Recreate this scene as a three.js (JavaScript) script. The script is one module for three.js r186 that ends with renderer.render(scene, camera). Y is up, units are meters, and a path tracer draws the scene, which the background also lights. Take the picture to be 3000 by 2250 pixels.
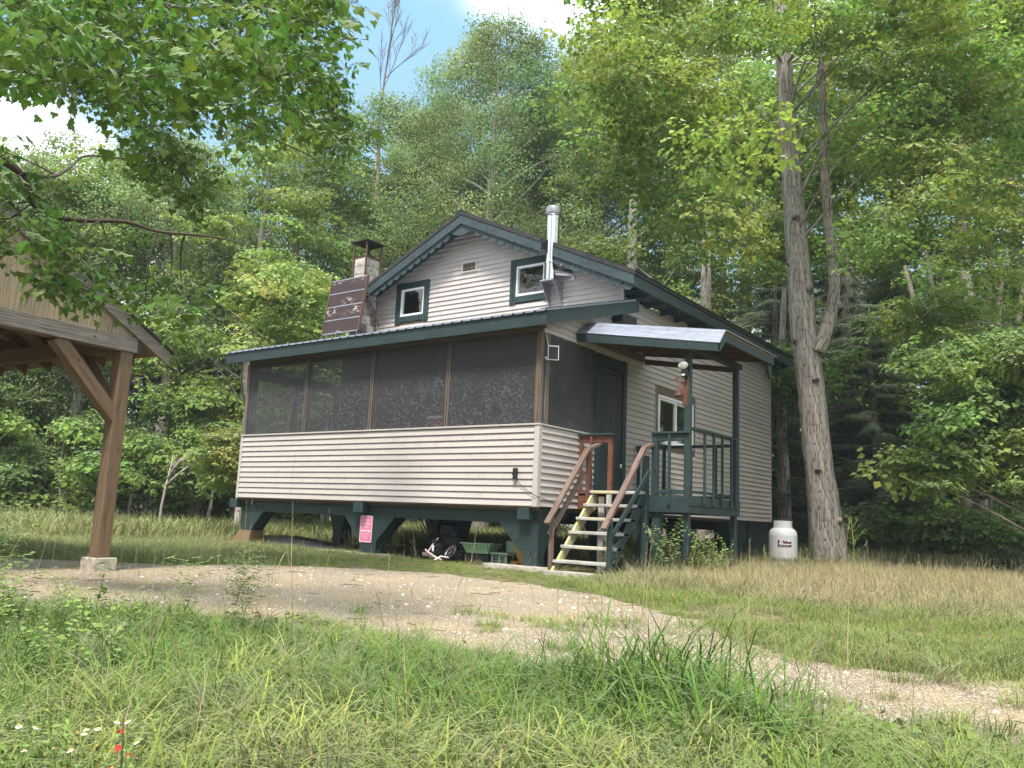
import * as THREE from 'three';
import { mergeGeometries } from 'three/addons/utils/BufferGeometryUtils.js';

// ---------------------------------------------------------------- camera, sky, sun, exposure
const scene = new THREE.Scene();
const camera = new THREE.PerspectiveCamera(49.25, 4 / 3, 0.1, 400);
camera.position.set(7.21, -0.214, 10.384);
camera.rotation.set(0.1607, 0.6416, 0.0436, 'YXZ');
scene.add(camera);

const SUN_DIR = new THREE.Vector3(0.16, 0.88, 0.45).normalize();
const SUN_I = 3.0, EXPOSURE = 2.45;
const sun = new THREE.DirectionalLight(0xfff5ea, SUN_I);
sun.name = 'sun';
sun.position.copy(SUN_DIR).multiplyScalar(80);
sun.castShadow = true;
sun.shadow.radius = 20;
sun.shadow.mapSize.set(4096, 4096);
Object.assign(sun.shadow.camera, { left: -45, right: 45, top: 45, bottom: -45, near: 1, far: 200 });
scene.add(sun); scene.add(sun.target);
scene.fog = new THREE.FogExp2(0xd8e4ee, 0.0009);

const renderer = new THREE.WebGLRenderer({ antialias: true });
renderer.toneMapping = THREE.LinearToneMapping;
renderer.toneMappingExposure = EXPOSURE;
renderer.shadowMap.enabled = true;

// ---------------------------------------------------------------- random numbers and noise
function rng(seed) { let a = seed >>> 0; return () => { a = (a + 0x6D2B79F5) | 0; let t = Math.imul(a ^ (a >>> 15), 1 | a); t = (t + Math.imul(t ^ (t >>> 7), 61 | t)) ^ t; return ((t ^ (t >>> 14)) >>> 0) / 4294967296; }; }
function hash2(x, y, s) { let h = Math.imul(x, 374761393) ^ Math.imul(y, 668265263) ^ Math.imul(s, 2147483647); h = Math.imul(h ^ (h >>> 13), 1274126177); return ((h ^ (h >>> 16)) >>> 0) / 4294967296; }
// value noise; px, py are the periods in cells (0 = none)
function vnoise(x, y, s = 1, px = 0, py = 0) {
  const xi = Math.floor(x), yi = Math.floor(y), fx = x - xi, fy = y - yi;
  const w = (v, p) => p ? ((v % p) + p) % p : v;
  const u = fx * fx * (3 - 2 * fx), v = fy * fy * (3 - 2 * fy);
  const a = hash2(w(xi, px), w(yi, py), s), b = hash2(w(xi + 1, px), w(yi, py), s), c = hash2(w(xi, px), w(yi + 1, py), s), d = hash2(w(xi + 1, px), w(yi + 1, py), s);
  return (a + (b - a) * u) * (1 - v) + (c + (d - c) * u) * v;
}
function fbm(x, y, s, o = 4, px = 0, py = 0) { let t = 0, a = 0.5, n = 0; for (let i = 0; i < o; i++) { t += a * vnoise(x, y, s + i, px, py); n += a; x *= 2; y *= 2; px *= 2; py *= 2; a *= 0.5; } return t / n; }
const smooth = (a, b, x) => { const t = Math.min(1, Math.max(0, (x - a) / (b - a))); return t * t * (3 - 2 * t); };
const lerp = (a, b, t) => a + (b - a) * t;

// ---------------------------------------------------------------- the sky: summer blue with broken fair-weather cloud
{
  const W = 1024, H = 512, data = new Float32Array(W * H * 4);
  const r3 = (x, y, z, s, o) => { // cheap 3-D-like noise: blend of three planes
    return (fbm(x + 31.7, y + 11.3, s, o) + fbm(y + 57.1, z + 23.9, s + 7, o) + fbm(z + 83.2, x + 41.5, s + 13, o)) / 3;
  };
  for (let j = 0; j < H; j++) {
    const el = (j + 0.5) / H * Math.PI - Math.PI / 2;
    for (let i = 0; i < W; i++) {
      const az = ((i + 0.5) / W - 0.5) * 2 * Math.PI;
      const x = Math.cos(el) * Math.cos(az), y = Math.sin(el), z = Math.cos(el) * Math.sin(az);
      const h = Math.max(0, y);
      let c = [lerp(0.30, 0.13, Math.pow(h, 0.5)), lerp(0.40, 0.285, Math.pow(h, 0.5)), lerp(0.49, 0.44, Math.pow(h, 0.5))];
      const px = x / (h + 0.25), pz = z / (h + 0.25);
      const n = r3(px * 1.5, y * 2.2, pz * 1.5, 164, 6);
      const cl = smooth(0.45, 0.535, n);
      const br = 0.86 + 0.28 * fbm(px * 5, pz * 5, 91, 3);
      c = [lerp(c[0], 0.92 * br, cl), lerp(c[1], 0.93 * br, cl), lerp(c[2], 0.96 * br, cl)];
      if (y < 0) c = [0.16, 0.19, 0.12];
      const k = (j * W + i) * 4;
      data[k] = c[0]; data[k + 1] = c[1]; data[k + 2] = c[2]; data[k + 3] = 1;
    }
  }
  const t = new THREE.DataTexture(data, W, H, THREE.RGBAFormat, THREE.FloatType);
  t.mapping = THREE.EquirectangularReflectionMapping; t.magFilter = THREE.LinearFilter; t.minFilter = THREE.LinearFilter; t.needsUpdate = true;
  scene.background = t; scene.environment = t;
}

// ---------------------------------------------------------------- textures
const T = {};
function tex(size, fn, { srgb = true, repeat = [1, 1], h = size } = {}) {
  const d = new Uint8Array(size * h * 4);
  for (let j = 0; j < h; j++) for (let i = 0; i < size; i++) {
    const c = fn(i / size, j / h), k = (j * size + i) * 4;
    d[k] = Math.max(0, Math.min(255, c[0] * 255)); d[k + 1] = Math.max(0, Math.min(255, c[1] * 255)); d[k + 2] = Math.max(0, Math.min(255, c[2] * 255)); d[k + 3] = c.length > 3 ? Math.max(0, Math.min(255, c[3] * 255)) : 255;
  }
  const t = new THREE.DataTexture(d, size, h, THREE.RGBAFormat, THREE.UnsignedByteType);
  t.wrapS = t.wrapT = THREE.RepeatWrapping; t.magFilter = THREE.LinearFilter; t.minFilter = THREE.LinearFilter;
  if (srgb) t.colorSpace = THREE.SRGBColorSpace;
  t.repeat.set(...repeat); t.needsUpdate = true; return t;
}
const g3 = (v) => [v, v, v];
const mixc = (a, b, t) => [lerp(a[0], b[0], t), lerp(a[1], b[1], t), lerp(a[2], b[2], t)];
// wood: grain runs along u. tile = 1.2 m x 0.3 m
function woodTex(cA, cB, cC, seed, knots = true) {
  return tex(512, (u, v) => {
    const warp = fbm(u * 4, v * 4, seed, 3, 4, 4) * 0.5;
    const g = vnoise(u * 4, (v * 40 + warp * 10), seed + 3, 4, 0), f = vnoise(u * 10, v * 128, seed + 9, 10, 128);
    let c = mixc(cA, cB, smooth(0.25, 0.8, g * 0.6 + f * 0.4));
    c = mixc(c, cC, 0.75 * smooth(0.62, 0.9, vnoise(u * 5, v * 70 + warp * 7, seed + 21, 5, 0)));
    if (knots) for (const [kx, ky] of [[0.22, 0.3], [0.71, 0.74]]) { const d = Math.hypot((u - kx) * 4, v - ky); c = mixc(cC, c, smooth(0.02, 0.07, d)); }
    return c;
  }, { repeat: [1 / 1.2, 1 / 0.3] });
}
T.woodPT = woodTex([0.46, 0.385, 0.295], [0.38, 0.31, 0.235], [0.28, 0.22, 0.165], 11);
T.woodGrey = woodTex([0.52, 0.50, 0.47], [0.42, 0.40, 0.38], [0.25, 0.24, 0.23], 12);
T.woodTan = woodTex([0.64, 0.58, 0.48], [0.54, 0.50, 0.43], [0.40, 0.38, 0.36], 13);
T.woodRail = woodTex([0.47, 0.40, 0.365], [0.375, 0.31, 0.28], [0.25, 0.20, 0.175], 14);
T.woodPorch = woodTex([0.47, 0.43, 0.39], [0.37, 0.34, 0.31], [0.25, 0.22, 0.20], 15, false);
// paint with faint brush grain and chalking (multiplies the material colour)
T.paint = tex(512, (u, v) => g3(0.80 + 0.14 * vnoise(u * 6, v * 90, 31, 6, 90) + 0.12 * (fbm(u * 6, v * 6, 33, 5, 6, 6) - 0.5) * 2 - 0.22 * smooth(0.70, 0.78, fbm(u * 14, v * 14, 37, 3, 14, 14))), { repeat: [1 / 1.0, 1 / 1.0] });
// vinyl siding: embossed grain, dust and drips
T.vinyl = tex(512, (u, v) => { const s = fbm(u * 3, v * 3, 41, 5, 3, 3), d = fbm(u * 24, v * 5, 43, 4, 24, 5); const k = 0.92 + 0.08 * s - 0.05 * smooth(0.60, 0.85, d); return [k, k * 0.995, k * 0.985]; }, { repeat: [1 / 2.3, 1 / 1.7] });
T.vinylBump = tex(256, (u, v) => g3(vnoise(u * 6, v * 60, 47, 6, 60) * 0.7 + 0.3 * vnoise(u * 12, v * 120, 48, 12, 120)), { srgb: false, repeat: [1 / 0.5, 1 / 0.15] });
T.bark = tex(512, (u, v) => {
  const w = fbm(u * 6, v * 3, 51, 3, 6, 3) * 1.6, r = Math.abs(vnoise(u * 24 + w, v * 5 + w * 0.4, 53, 0, 5) - 0.5) * 2, f = fbm(u * 40, v * 14, 55, 3, 40, 14);
  let c = mixc([0.37, 0.335, 0.315], [0.75, 0.715, 0.69], smooth(0.0, 0.42, r)); c = mixc(c, [0.57, 0.535, 0.51], 0.55 * f);
  return mixc(c, [0.72, 0.73, 0.68], 0.7 * smooth(0.63, 0.72, fbm(u * 9, v * 7, 57, 4, 9, 7)));
}, { repeat: [1 / 0.9, 1 / 1.1] });
T.barkBump = tex(512, (u, v) => { const w = fbm(u * 6, v * 3, 51, 3, 6, 3) * 1.6; const r = Math.abs(vnoise(u * 24 + w, v * 5 + w * 0.4, 53, 0, 5) - 0.5) * 2; return g3(smooth(0.03, 0.6, r) * 0.75 + 0.25 * fbm(u * 40, v * 14, 55, 3, 40, 14)); }, { srgb: false, repeat: [1 / 0.9, 1 / 1.1] });
T.block = tex(256, (u, v) => { const k = 0.55 + 0.25 * fbm(u * 16, v * 16, 61, 5, 16, 16) - 0.12 * smooth(0.6, 0.75, fbm(u * 5, v * 5, 63, 3, 5, 5)); return [k, k * 0.98, k * 0.94]; }, { repeat: [1 / 0.6, 1 / 0.6] });
T.grit = tex(256, (u, v) => g3(fbm(u * 48, v * 48, 65, 3, 48, 48)), { srgb: false, repeat: [1 / 0.5, 1 / 0.5] });
T.shingle = tex(256, (u, v) => { const k = 0.16 + 0.16 * hash2(Math.floor(u * 256), Math.floor(v * 256), 67) * fbm(u * 8, v * 8, 68, 3, 8, 8); return [k * 1.05, k, k]; }, { repeat: [1 / 0.8, 1 / 0.8] });
// insect screen: dusty weave with pale specks
T.screen = tex(512, (u, v) => { const w = vnoise(u * 3, v * 3, 70, 3, 3); const s = vnoise(u * 50 + 0.6 * w, v * 84, 71, 50, 84) * 0.6 + 0.4 * vnoise(u * 110, v * 130, 72, 110, 130); const sp = smooth(0.52, 0.80, s) * smooth(0.2, 0.6, fbm(u * 3, v * 4, 73, 3, 3, 4)); return mixc([0.25, 0.25, 0.26], [0.60, 0.59, 0.60], 0.50 * sp + 0.10 * fbm(u * 30, v * 4, 75, 3, 30, 4)); }, { repeat: [1 / 1.9, 1 / 1.5] });
T.soil = tex(1024, (u, v) => {
  const a = fbm(u * 9, v * 9, 81, 5, 9, 9), b = fbm(u * 60, v * 60, 83, 3, 60, 60);
  let c = mixc([0.36, 0.33, 0.20], [0.50, 0.46, 0.32], a); c = mixc(c, [0.30, 0.36, 0.16], 0.6 * smooth(0.45, 0.7, fbm(u * 5 + 3, v * 5, 85, 4, 5, 5))); return mixc(c, [0.20, 0.17, 0.11], 0.7 * smooth(0.5, 0.8, b));
}, { repeat: [1 / 5, 1 / 5] });
T.gravel = tex(1024, (u, v) => {
  const cell = (n, s) => { const x = u * n, y = v * n, xi = Math.floor(x), yi = Math.floor(y); let best = 9, id = 0; for (let dy = -1; dy < 2; dy++) for (let dx = -1; dx < 2; dx++) { const cx = ((xi + dx) % n + n) % n, cy = ((yi + dy) % n + n) % n; const px = xi + dx + hash2(cx, cy, s), py = yi + dy + hash2(cx, cy, s + 1); const d = Math.hypot(px - x, py - y); if (d < best) { best = d; id = hash2(cx, cy, s + 2); } } return [best, id]; };
  const [d, id] = cell(72, 87), [d2, id2] = cell(150, 91);
  let c = mixc([0.57, 0.52, 0.45], [0.76, 0.71, 0.63], id2); c = mixc(c, [0.36, 0.32, 0.27], smooth(0.40, 0.72, d2));
  if (id > 0.55) { const st = mixc([0.40, 0.39, 0.39], [0.84, 0.81, 0.77], (id - 0.55) / 0.45); c = mixc(st, c, smooth(0.30, 0.42, d)); }
  return mixc(c, [0.68, 0.61, 0.48], 0.35 * smooth(0.45, 0.7, fbm(u * 4, v * 4, 95, 4, 4, 4)));
}, { repeat: [1 / 1.7, 1 / 1.7] });
T.rust = tex(256, (u, v) => { const f = smooth(0.56, 0.66, fbm(u * 16, v * 22, 97, 3, 16, 22)) * smooth(0.35, 0.6, fbm(u * 2, v * 2, 98, 3, 2, 2)); return mixc(mixc([0.20, 0.13, 0.125], [0.26, 0.175, 0.165], fbm(u * 4, v * 4, 99, 3, 4, 4)), [0.80, 0.77, 0.75], f); }, { repeat: [1 / 0.9, 1 / 0.6] });
T.yellowWorn = tex(512, (u, v) => { const f = smooth(0.36, 0.52, fbm(u * 20, v * 50, 101, 4, 20, 50)); return mixc([0.80, 0.74, 0.32], mixc([0.74, 0.74, 0.71], [0.60, 0.60, 0.57], fbm(u * 30, v * 60, 103, 3, 30, 60)), f); }, { repeat: [1 / 0.9, 1 / 0.5] });
T.treadWorn = tex(512, (u, v) => { const f = smooth(0.50, 0.56, fbm(u * 7, v * 22, 105, 4, 7, 22)); return mixc(mixc([0.74, 0.74, 0.73], [0.60, 0.60, 0.59], fbm(u * 20, v * 60, 108, 3, 20, 60)), mixc([0.80, 0.75, 0.38], [0.45, 0.44, 0.41], smooth(0.40, 0.48, fbm(u * 3, v * 3, 107, 3, 3, 3))), f * 0.4); }, { repeat: [1 / 0.9, 1 / 0.5] });
T.galv = tex(256, (u, v) => { const k = 0.62 + 0.2 * fbm(u * 3, v * 40, 109, 3, 3, 40) + 0.12 * fbm(u * 20, v * 20, 110, 2, 20, 20); return [k, k * 1.0, k * 1.03]; }, { repeat: [1 / 1.2, 1 / 0.6] });

// ---------------------------------------------------------------- materials
const mat = (o) => new THREE.MeshStandardMaterial({ roughness: 0.8, metalness: 0, ...o });
const lin = (r, g, b) => new THREE.Color().setRGB(r, g, b);
const M = {
  vinyl: [0, 1, 2, 3].map((i) => mat({ map: T.vinyl, color: lin(0.478 + 0.008 * i, 0.447 + 0.008 * i, 0.432 + 0.008 * i), roughness: 0.55, bumpMap: T.vinylBump, bumpScale: 0.0006 })),
  vinylPatch: mat({ map: T.vinyl, color: lin(0.40, 0.40, 0.42), roughness: 0.6 }),
  trim: mat({ map: T.vinyl, color: lin(0.50, 0.475, 0.462), roughness: 0.5 }),
  green: mat({ map: T.paint, color: lin(0.020, 0.050, 0.052), roughness: 0.62, bumpMap: T.paint, bumpScale: 0.001 }),
  greenB: mat({ map: T.paint, color: lin(0.015, 0.043, 0.041), roughness: 0.7, bumpMap: T.paint, bumpScale: 0.001 }),
  greenPale: mat({ map: T.paint, color: lin(0.045, 0.078, 0.088), roughness: 0.75, bumpMap: T.paint, bumpScale: 0.0015 }),
  red: mat({ map: T.paint, color: lin(0.19, 0.068, 0.042), roughness: 0.7, bumpMap: T.paint, bumpScale: 0.001 }),
  rail: mat({ map: T.woodRail, roughness: 0.85, bumpMap: T.woodRail, bumpScale: 0.002 }),
  pt: mat({ map: T.woodPT, roughness: 0.82, bumpMap: T.woodPT, bumpScale: 0.0015 }),
  grey: mat({ map: T.woodGrey, roughness: 0.9, bumpMap: T.woodGrey, bumpScale: 0.002 }),
  tan: [0, 1, 2].map((i) => mat({ map: T.woodTan, color: lin(0.80 + 0.09 * i, 0.79 + 0.09 * i, 0.78 + 0.09 * i), roughness: 0.9, bumpMap: T.woodTan, bumpScale: 0.0015 })),
  porchWood: mat({ map: T.woodPorch, roughness: 0.9, bumpMap: T.woodPorch, bumpScale: 0.002 }),
  rafter: mat({ map: T.woodPT, color: lin(0.74, 0.62, 0.52), roughness: 0.9 }),
  darkWood: mat({ map: T.woodPorch, color: lin(0.85, 0.78, 0.72), roughness: 0.9 }),
  ply: mat({ map: T.woodTan, color: lin(0.72, 0.60, 0.48), roughness: 0.9 }),
  bark: mat({ map: T.bark, color: lin(1.08, 1.08, 1.09), roughness: 0.95, bumpMap: T.barkBump, bumpScale: 0.011 }),
  barkDark: mat({ map: T.bark, color: lin(0.92, 0.88, 0.84), roughness: 0.95, bumpMap: T.barkBump, bumpScale: 0.008 }),
  barkPale: mat({ map: T.bark, color: lin(1.05, 1.04, 1.0), roughness: 0.95, bumpMap: T.barkBump, bumpScale: 0.003 }),
  twig: mat({ color: lin(0.075, 0.058, 0.045), roughness: 0.95 }),
  deadTwig: mat({ color: lin(0.13, 0.115, 0.105), roughness: 0.95 }),
  block: [0, 1, 2].map((i) => mat({ map: T.block, color: lin(0.95 + 0.1 * i, 0.95 + 0.1 * i, 0.94 + 0.1 * i), roughness: 0.95, bumpMap: T.grit, bumpScale: 0.003 })),
  blockDark: mat({ map: T.block, color: lin(0.45, 0.44, 0.42), roughness: 0.95, bumpMap: T.grit, bumpScale: 0.003 }),
  mortar: mat({ map: T.block, color: lin(0.55, 0.54, 0.52), roughness: 1 }),
  concrete: mat({ map: T.block, color: lin(0.95, 0.92, 0.86), roughness: 0.95, bumpMap: T.grit, bumpScale: 0.002 }),
  shingle: mat({ map: T.shingle, roughness: 0.95, bumpMap: T.grit, bumpScale: 0.002 }),
  roofGreen: mat({ map: T.paint, color: lin(0.022, 0.055, 0.048), roughness: 0.4, metalness: 0.2 }),
  galv: mat({ map: T.galv, color: lin(0.66, 0.70, 0.80), roughness: 0.45, metalness: 0.8 }),
  steel: mat({ color: lin(0.72, 0.71, 0.69), roughness: 0.16, metalness: 1 }),
  steelDull: mat({ map: T.galv, color: lin(0.7, 0.7, 0.7), roughness: 0.4, metalness: 0.9 }),
  white: mat({ color: lin(0.78, 0.79, 0.80), roughness: 0.4 }),
  black: mat({ color: lin(0.010, 0.010, 0.011), roughness: 0.5 }),
  blackGloss: mat({ color: lin(0.008, 0.010, 0.016), roughness: 0.45 }),
  glass: new THREE.MeshPhysicalMaterial({ color: 0xffffff, roughness: 0.02, transmission: 1, thickness: 0, ior: 1.5 }),
  sheathing: mat({ map: T.woodTan, color: lin(0.62, 0.55, 0.47), roughness: 0.95 }),

  screen: mat({ map: T.screen, color: lin(1.1, 1.1, 1.15), roughness: 0.7, transparent: true, opacity: 0.41, side: THREE.DoubleSide }),
  screenFar: mat({ map: T.screen, color: lin(0.6, 0.6, 0.6), roughness: 0.8, transparent: true, opacity: 0.22, side: THREE.DoubleSide }),
  rust: mat({ map: T.rust, roughness: 0.45, metalness: 0.1 }),
  yellowWorn: mat({ map: T.yellowWorn, roughness: 0.8, bumpMap: T.yellowWorn, bumpScale: 0.001 }),
  treadWorn: mat({ map: T.treadWorn, roughness: 0.8, bumpMap: T.treadWorn, bumpScale: 0.001 }),
  rustIron: mat({ color: lin(0.10, 0.052, 0.038), roughness: 0.85 }),
};

// ---------------------------------------------------------------- geometry helpers (uv in metres)
const V = (x, y, z) => new THREE.Vector3(x, y, z);
function geoFromTris(pos, uv, smoothN = null) {
  const g = new THREE.BufferGeometry();
  g.setAttribute('position', new THREE.Float32BufferAttribute(pos, 3));
  if (uv) g.setAttribute('uv', new THREE.Float32BufferAttribute(uv, 2));
  if (smoothN) g.setAttribute('normal', new THREE.Float32BufferAttribute(smoothN, 3)); else g.computeVertexNormals();
  return g;
}
let uvShift = 0;
// polygons (arrays of Vector3, outward winding) -> flat faces; the long local axis runs along u
function faces(polys, longAxis = 0) {
  const pos = [], uv = [];
  uvShift = (uvShift + 0.381) % 7;
  for (const p of polys) {
    const n = new THREE.Vector3();
    for (let i = 1; i + 1 < p.length; i++) n.add(p[i].clone().sub(p[0]).cross(p[i + 1].clone().sub(p[0])));
    const a = [Math.abs(n.x), Math.abs(n.y), Math.abs(n.z)], ax = a.indexOf(Math.max(...a));
    let o = [0, 1, 2].filter((k) => k !== ax);
    if (o[1] === longAxis) o = [o[1], o[0]];
    const c = (q) => [q.getComponent(o[0]) + uvShift, q.getComponent(o[1]) + uvShift * 0.617 + ax * 0.13];
    for (let i = 1; i + 1 < p.length; i++) for (const q of [p[0], p[i], p[i + 1]]) { pos.push(q.x, q.y, q.z); uv.push(...c(q)); }
  }
  return geoFromTris(pos, uv);
}
// chamfered box centred on the origin
function cbox(w, h, d, c = 0.004) {
  const x = w / 2, y = h / 2, z = d / 2; c = Math.min(c, x * 0.45, y * 0.45, z * 0.45);
  const P = (sx, sy, sz, k) => V(sx * (x - (k === 0 ? 0 : c)), sy * (y - (k === 1 ? 0 : c)), sz * (z - (k === 2 ? 0 : c)));
  const out = [], S = [-1, 1];
  const add = (p) => { // orient outward
    const n = p[1].clone().sub(p[0]).cross(p[2].clone().sub(p[0])), m = p.reduce((s, q) => s.add(q), V(0, 0, 0));
    out.push(n.dot(m) < 0 ? p.reverse() : p);
  };
  for (const s of S) {
    add([P(s, -1, -1, 0), P(s, 1, -1, 0), P(s, 1, 1, 0), P(s, -1, 1, 0)]);
    add([P(-1, s, -1, 1), P(-1, s, 1, 1), P(1, s, 1, 1), P(1, s, -1, 1)]);
    add([P(-1, -1, s, 2), P(1, -1, s, 2), P(1, 1, s, 2), P(-1, 1, s, 2)]);
  }
  for (const a of S) for (const b of S) {
    add([P(-1, a, b, 1), P(1, a, b, 1), P(1, a, b, 2), P(-1, a, b, 2)]);
    add([P(a, -1, b, 0), P(a, 1, b, 0), P(a, 1, b, 2), P(a, -1, b, 2)]);
    add([P(a, b, -1, 0), P(a, b, 1, 0), P(a, b, 1, 1), P(a, b, -1, 1)]);
    for (const e of S) add([P(a, b, e, 0), P(a, b, e, 1), P(a, b, e, 2)]);
  }
  const L = [w, h, d], la = L.indexOf(Math.max(...L));
  return faces(out, la);
}
const box = (x0, x1, y0, y1, z0, z1, c) => cbox(x1 - x0, y1 - y0, z1 - z0, c).translate((x0 + x1) / 2, (y0 + y1) / 2, (z0 + z1) / 2);
// a square timber from a to b; w is its width across 'side', h its depth
function beam(a, b, w, h, c = 0.004, up = V(0, 1, 0)) {
  const A = V(...a), B = V(...b), d = B.clone().sub(A), L = d.length(); d.normalize();
  let s = d.clone().cross(up); if (s.lengthSq() < 1e-6) s = V(0, 0, 1); s.normalize();
  const u = s.clone().cross(d).normalize();
  return cbox(L, h, w, c).applyMatrix4(new THREE.Matrix4().makeBasis(d, u, s).setPosition(A.add(B).multiplyScalar(0.5)));
}
// prism: 2-D outline in the plane of two axes, pushed along the third
function prism(pts, z0, z1, ax = 2, long = ax === 0 ? 2 : 0) {
  let a = 0; for (let i = 0; i < pts.length; i++) { const p = pts[i], q = pts[(i + 1) % pts.length]; a += p[0] * q[1] - q[0] * p[1]; }
  if (a < 0) pts = pts.slice().reverse();
  const at = (p, z) => ax === 2 ? V(p[0], p[1], z) : ax === 0 ? V(z, p[1], -p[0]) : V(p[0], z, -p[1]);
  const out = [];
  const sh = THREE.ShapeUtils.triangulateShape(pts.map((p) => new THREE.Vector2(...p)), []);
  for (const t of sh) { out.push(t.map((i) => at(pts[i], z1))); out.push(t.slice().reverse().map((i) => at(pts[i], z0))); }
  for (let i = 0; i < pts.length; i++) { const p = pts[i], q = pts[(i + 1) % pts.length]; out.push([at(p, z0), at(q, z0), at(q, z1), at(p, z1)]); }
  return faces(out, long);
}
// round tapered tube through points with radii; uv in metres
function tube(pts, rad, seg = 8, wob = 0, seed = 1, cap = false) {
  const pos = [], uv = [], nor = [], idx = [], n = pts.length, P = pts.map((p) => p.isVector3 ? p : V(...p));
  let prev = null, len = 0;
  for (let i = 0; i < n; i++) {
    const t = P[Math.min(n - 1, i + 1)].clone().sub(P[Math.max(0, i - 1)]).normalize();
    let s = prev ? prev.clone().sub(t.clone().multiplyScalar(prev.dot(t))) : (Math.abs(t.y) > 0.9 ? V(1, 0, 0) : V(0, 1, 0)).cross(t);
    s.normalize(); prev = s; const b = t.clone().cross(s);
    if (i) len += P[i].distanceTo(P[i - 1]);
    for (let k = 0; k <= seg; k++) {
      const a = k / seg * Math.PI * 2, w = 1 + wob * (vnoise((k % seg) * 1.3 + 7, i * 0.9, seed) - 0.5) * 2;
      const d = s.clone().multiplyScalar(Math.cos(a)).addScaledVector(b, Math.sin(a)), q = P[i].clone().addScaledVector(d, rad[i] * w);
      pos.push(q.x, q.y, q.z); nor.push(d.x, d.y, d.z); uv.push(k / seg * Math.max(0.3, Math.round(2 * Math.PI * rad[0] / 0.9 * 10) / 10) * 0.9, len);
    }
  }
  for (let i = 0; i < n - 1; i++) for (let k = 0; k < seg; k++) { const a = i * (seg + 1) + k, b = a + seg + 1; idx.push(a, a + 1, b, a + 1, b + 1, b); }
  if (cap) for (const [i, f] of [[0, 1], [n - 1, 0]]) for (let k = 1; k + 1 < seg; k++) { const o = i * (seg + 1); f ? idx.push(o, o + k + 1, o + k) : idx.push(o, o + k, o + k + 1); }
  const g = new THREE.BufferGeometry();
  g.setAttribute('position', new THREE.Float32BufferAttribute(pos, 3)); g.setAttribute('normal', new THREE.Float32BufferAttribute(nor, 3)); g.setAttribute('uv', new THREE.Float32BufferAttribute(uv, 2)); g.setIndex(idx);
  return g;
}
const rod = (a, b, r, seg = 8) => tube([a, b], [r, r], seg, 0, 1, true);
const lathe = (pts, seg = 28) => new THREE.LatheGeometry(pts.map((p) => new THREE.Vector2(...p)), seg);
const join = (gs) => mergeGeometries(gs.map((g) => { const q = g.index ? g.toNonIndexed() : g; for (const k of Object.keys(q.attributes)) if (!['position', 'normal', 'uv'].includes(k)) q.deleteAttribute(k); return q; }));
const names = {};
function numbered(n) { names[n] = (names[n] ?? -1) + 1; return names[n] ? `${n}_${String(names[n]).padStart(3, '0')}` : n; }
function part(name, geo, m, parent) { const o = new THREE.Mesh(Array.isArray(geo) ? join(geo) : geo, m); o.name = name; o.castShadow = o.receiveShadow = true; parent.add(o); return o; }
function grp(name, parent) { const o = new THREE.Group(); o.name = name; parent.add(o); return o; }
function tag(o, label, category, group) { o.userData.label = label; o.userData.category = category; if (group) o.userData.group = group; return o; }
function thing(name, label, category, pos = [0, 0, 0], ry = 0, group) { const o = grp(numbered(name), scene); o.position.set(...pos); o.rotation.y = ry; return tag(o, label, category, group); }
function solo(name, geo, m, label, category, group) { const o = part(numbered(name), geo, m, scene); return tag(o, label, category, group); }
function setting(name, geo, m, kind = 'structure') { const o = part(name, geo, m, scene); o.userData.kind = kind; return o; }

// ---------------------------------------------------------------- the ground
function groundY(x, z) {
  let h = -0.95;
  h += 0.05 * smooth(-2, -12, x) + 0.028 * Math.max(0, -8.5 - z) * smooth(-4, 1, x);
  h -= 0.07 * smooth(6.5, 10.5, z + 0.4 * x);
  h += 0.05 * (vnoise(x * 0.25 + 9, z * 0.25 + 4, 201) - 0.5);
  return h;
}
// the gravel track: distance inside its outline (positive = gravel)
const TRACK = [[-9, 11.5], [-5.5, 6.9], [-3.06, 5.3], [-2.5, 4.7], [-1.8, 3.2], [-1.0, 2.35], [0.33, 2.05], [1.6, 2.3], [2.9, 2.95], [3.7, 3.6], [4.5, 4.35], [5.5, 5.3], [6.1, 5.3], [6.9, 4.9], [9, 4.2], [13, 3.2], [13, 6.0], [9, 6.3], [6.9, 6.65], [6.1, 6.75], [5.3, 6.8], [4.7, 6.7], [4.2, 6.6], [3.6, 6.55], [3.0, 6.6], [2.3, 6.85], [1.6, 7.3], [-1, 9.1], [-5, 14]];
function inTrack(x, z) {
  let ins = false, d = 1e9;
  for (let i = 0, j = TRACK.length - 1; i < TRACK.length; j = i++) {
    const [xi, zi] = TRACK[i], [xj, zj] = TRACK[j];
    if ((zi > z) !== (zj > z) && x < (xj - xi) * (z - zi) / (zj - zi) + xi) ins = !ins;
    const ex = xj - xi, ez = zj - zi, t = Math.max(0, Math.min(1, ((x - xi) * ex + (z - zi) * ez) / (ex * ex + ez * ez)));
    d = Math.min(d, Math.hypot(x - xi - ex * t, z - zi - ez * t));
  }
  return (ins ? d : -d) + 0.5 * (fbm(x * 1.4, z * 1.4, 205, 4) - 0.5);
}
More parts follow.
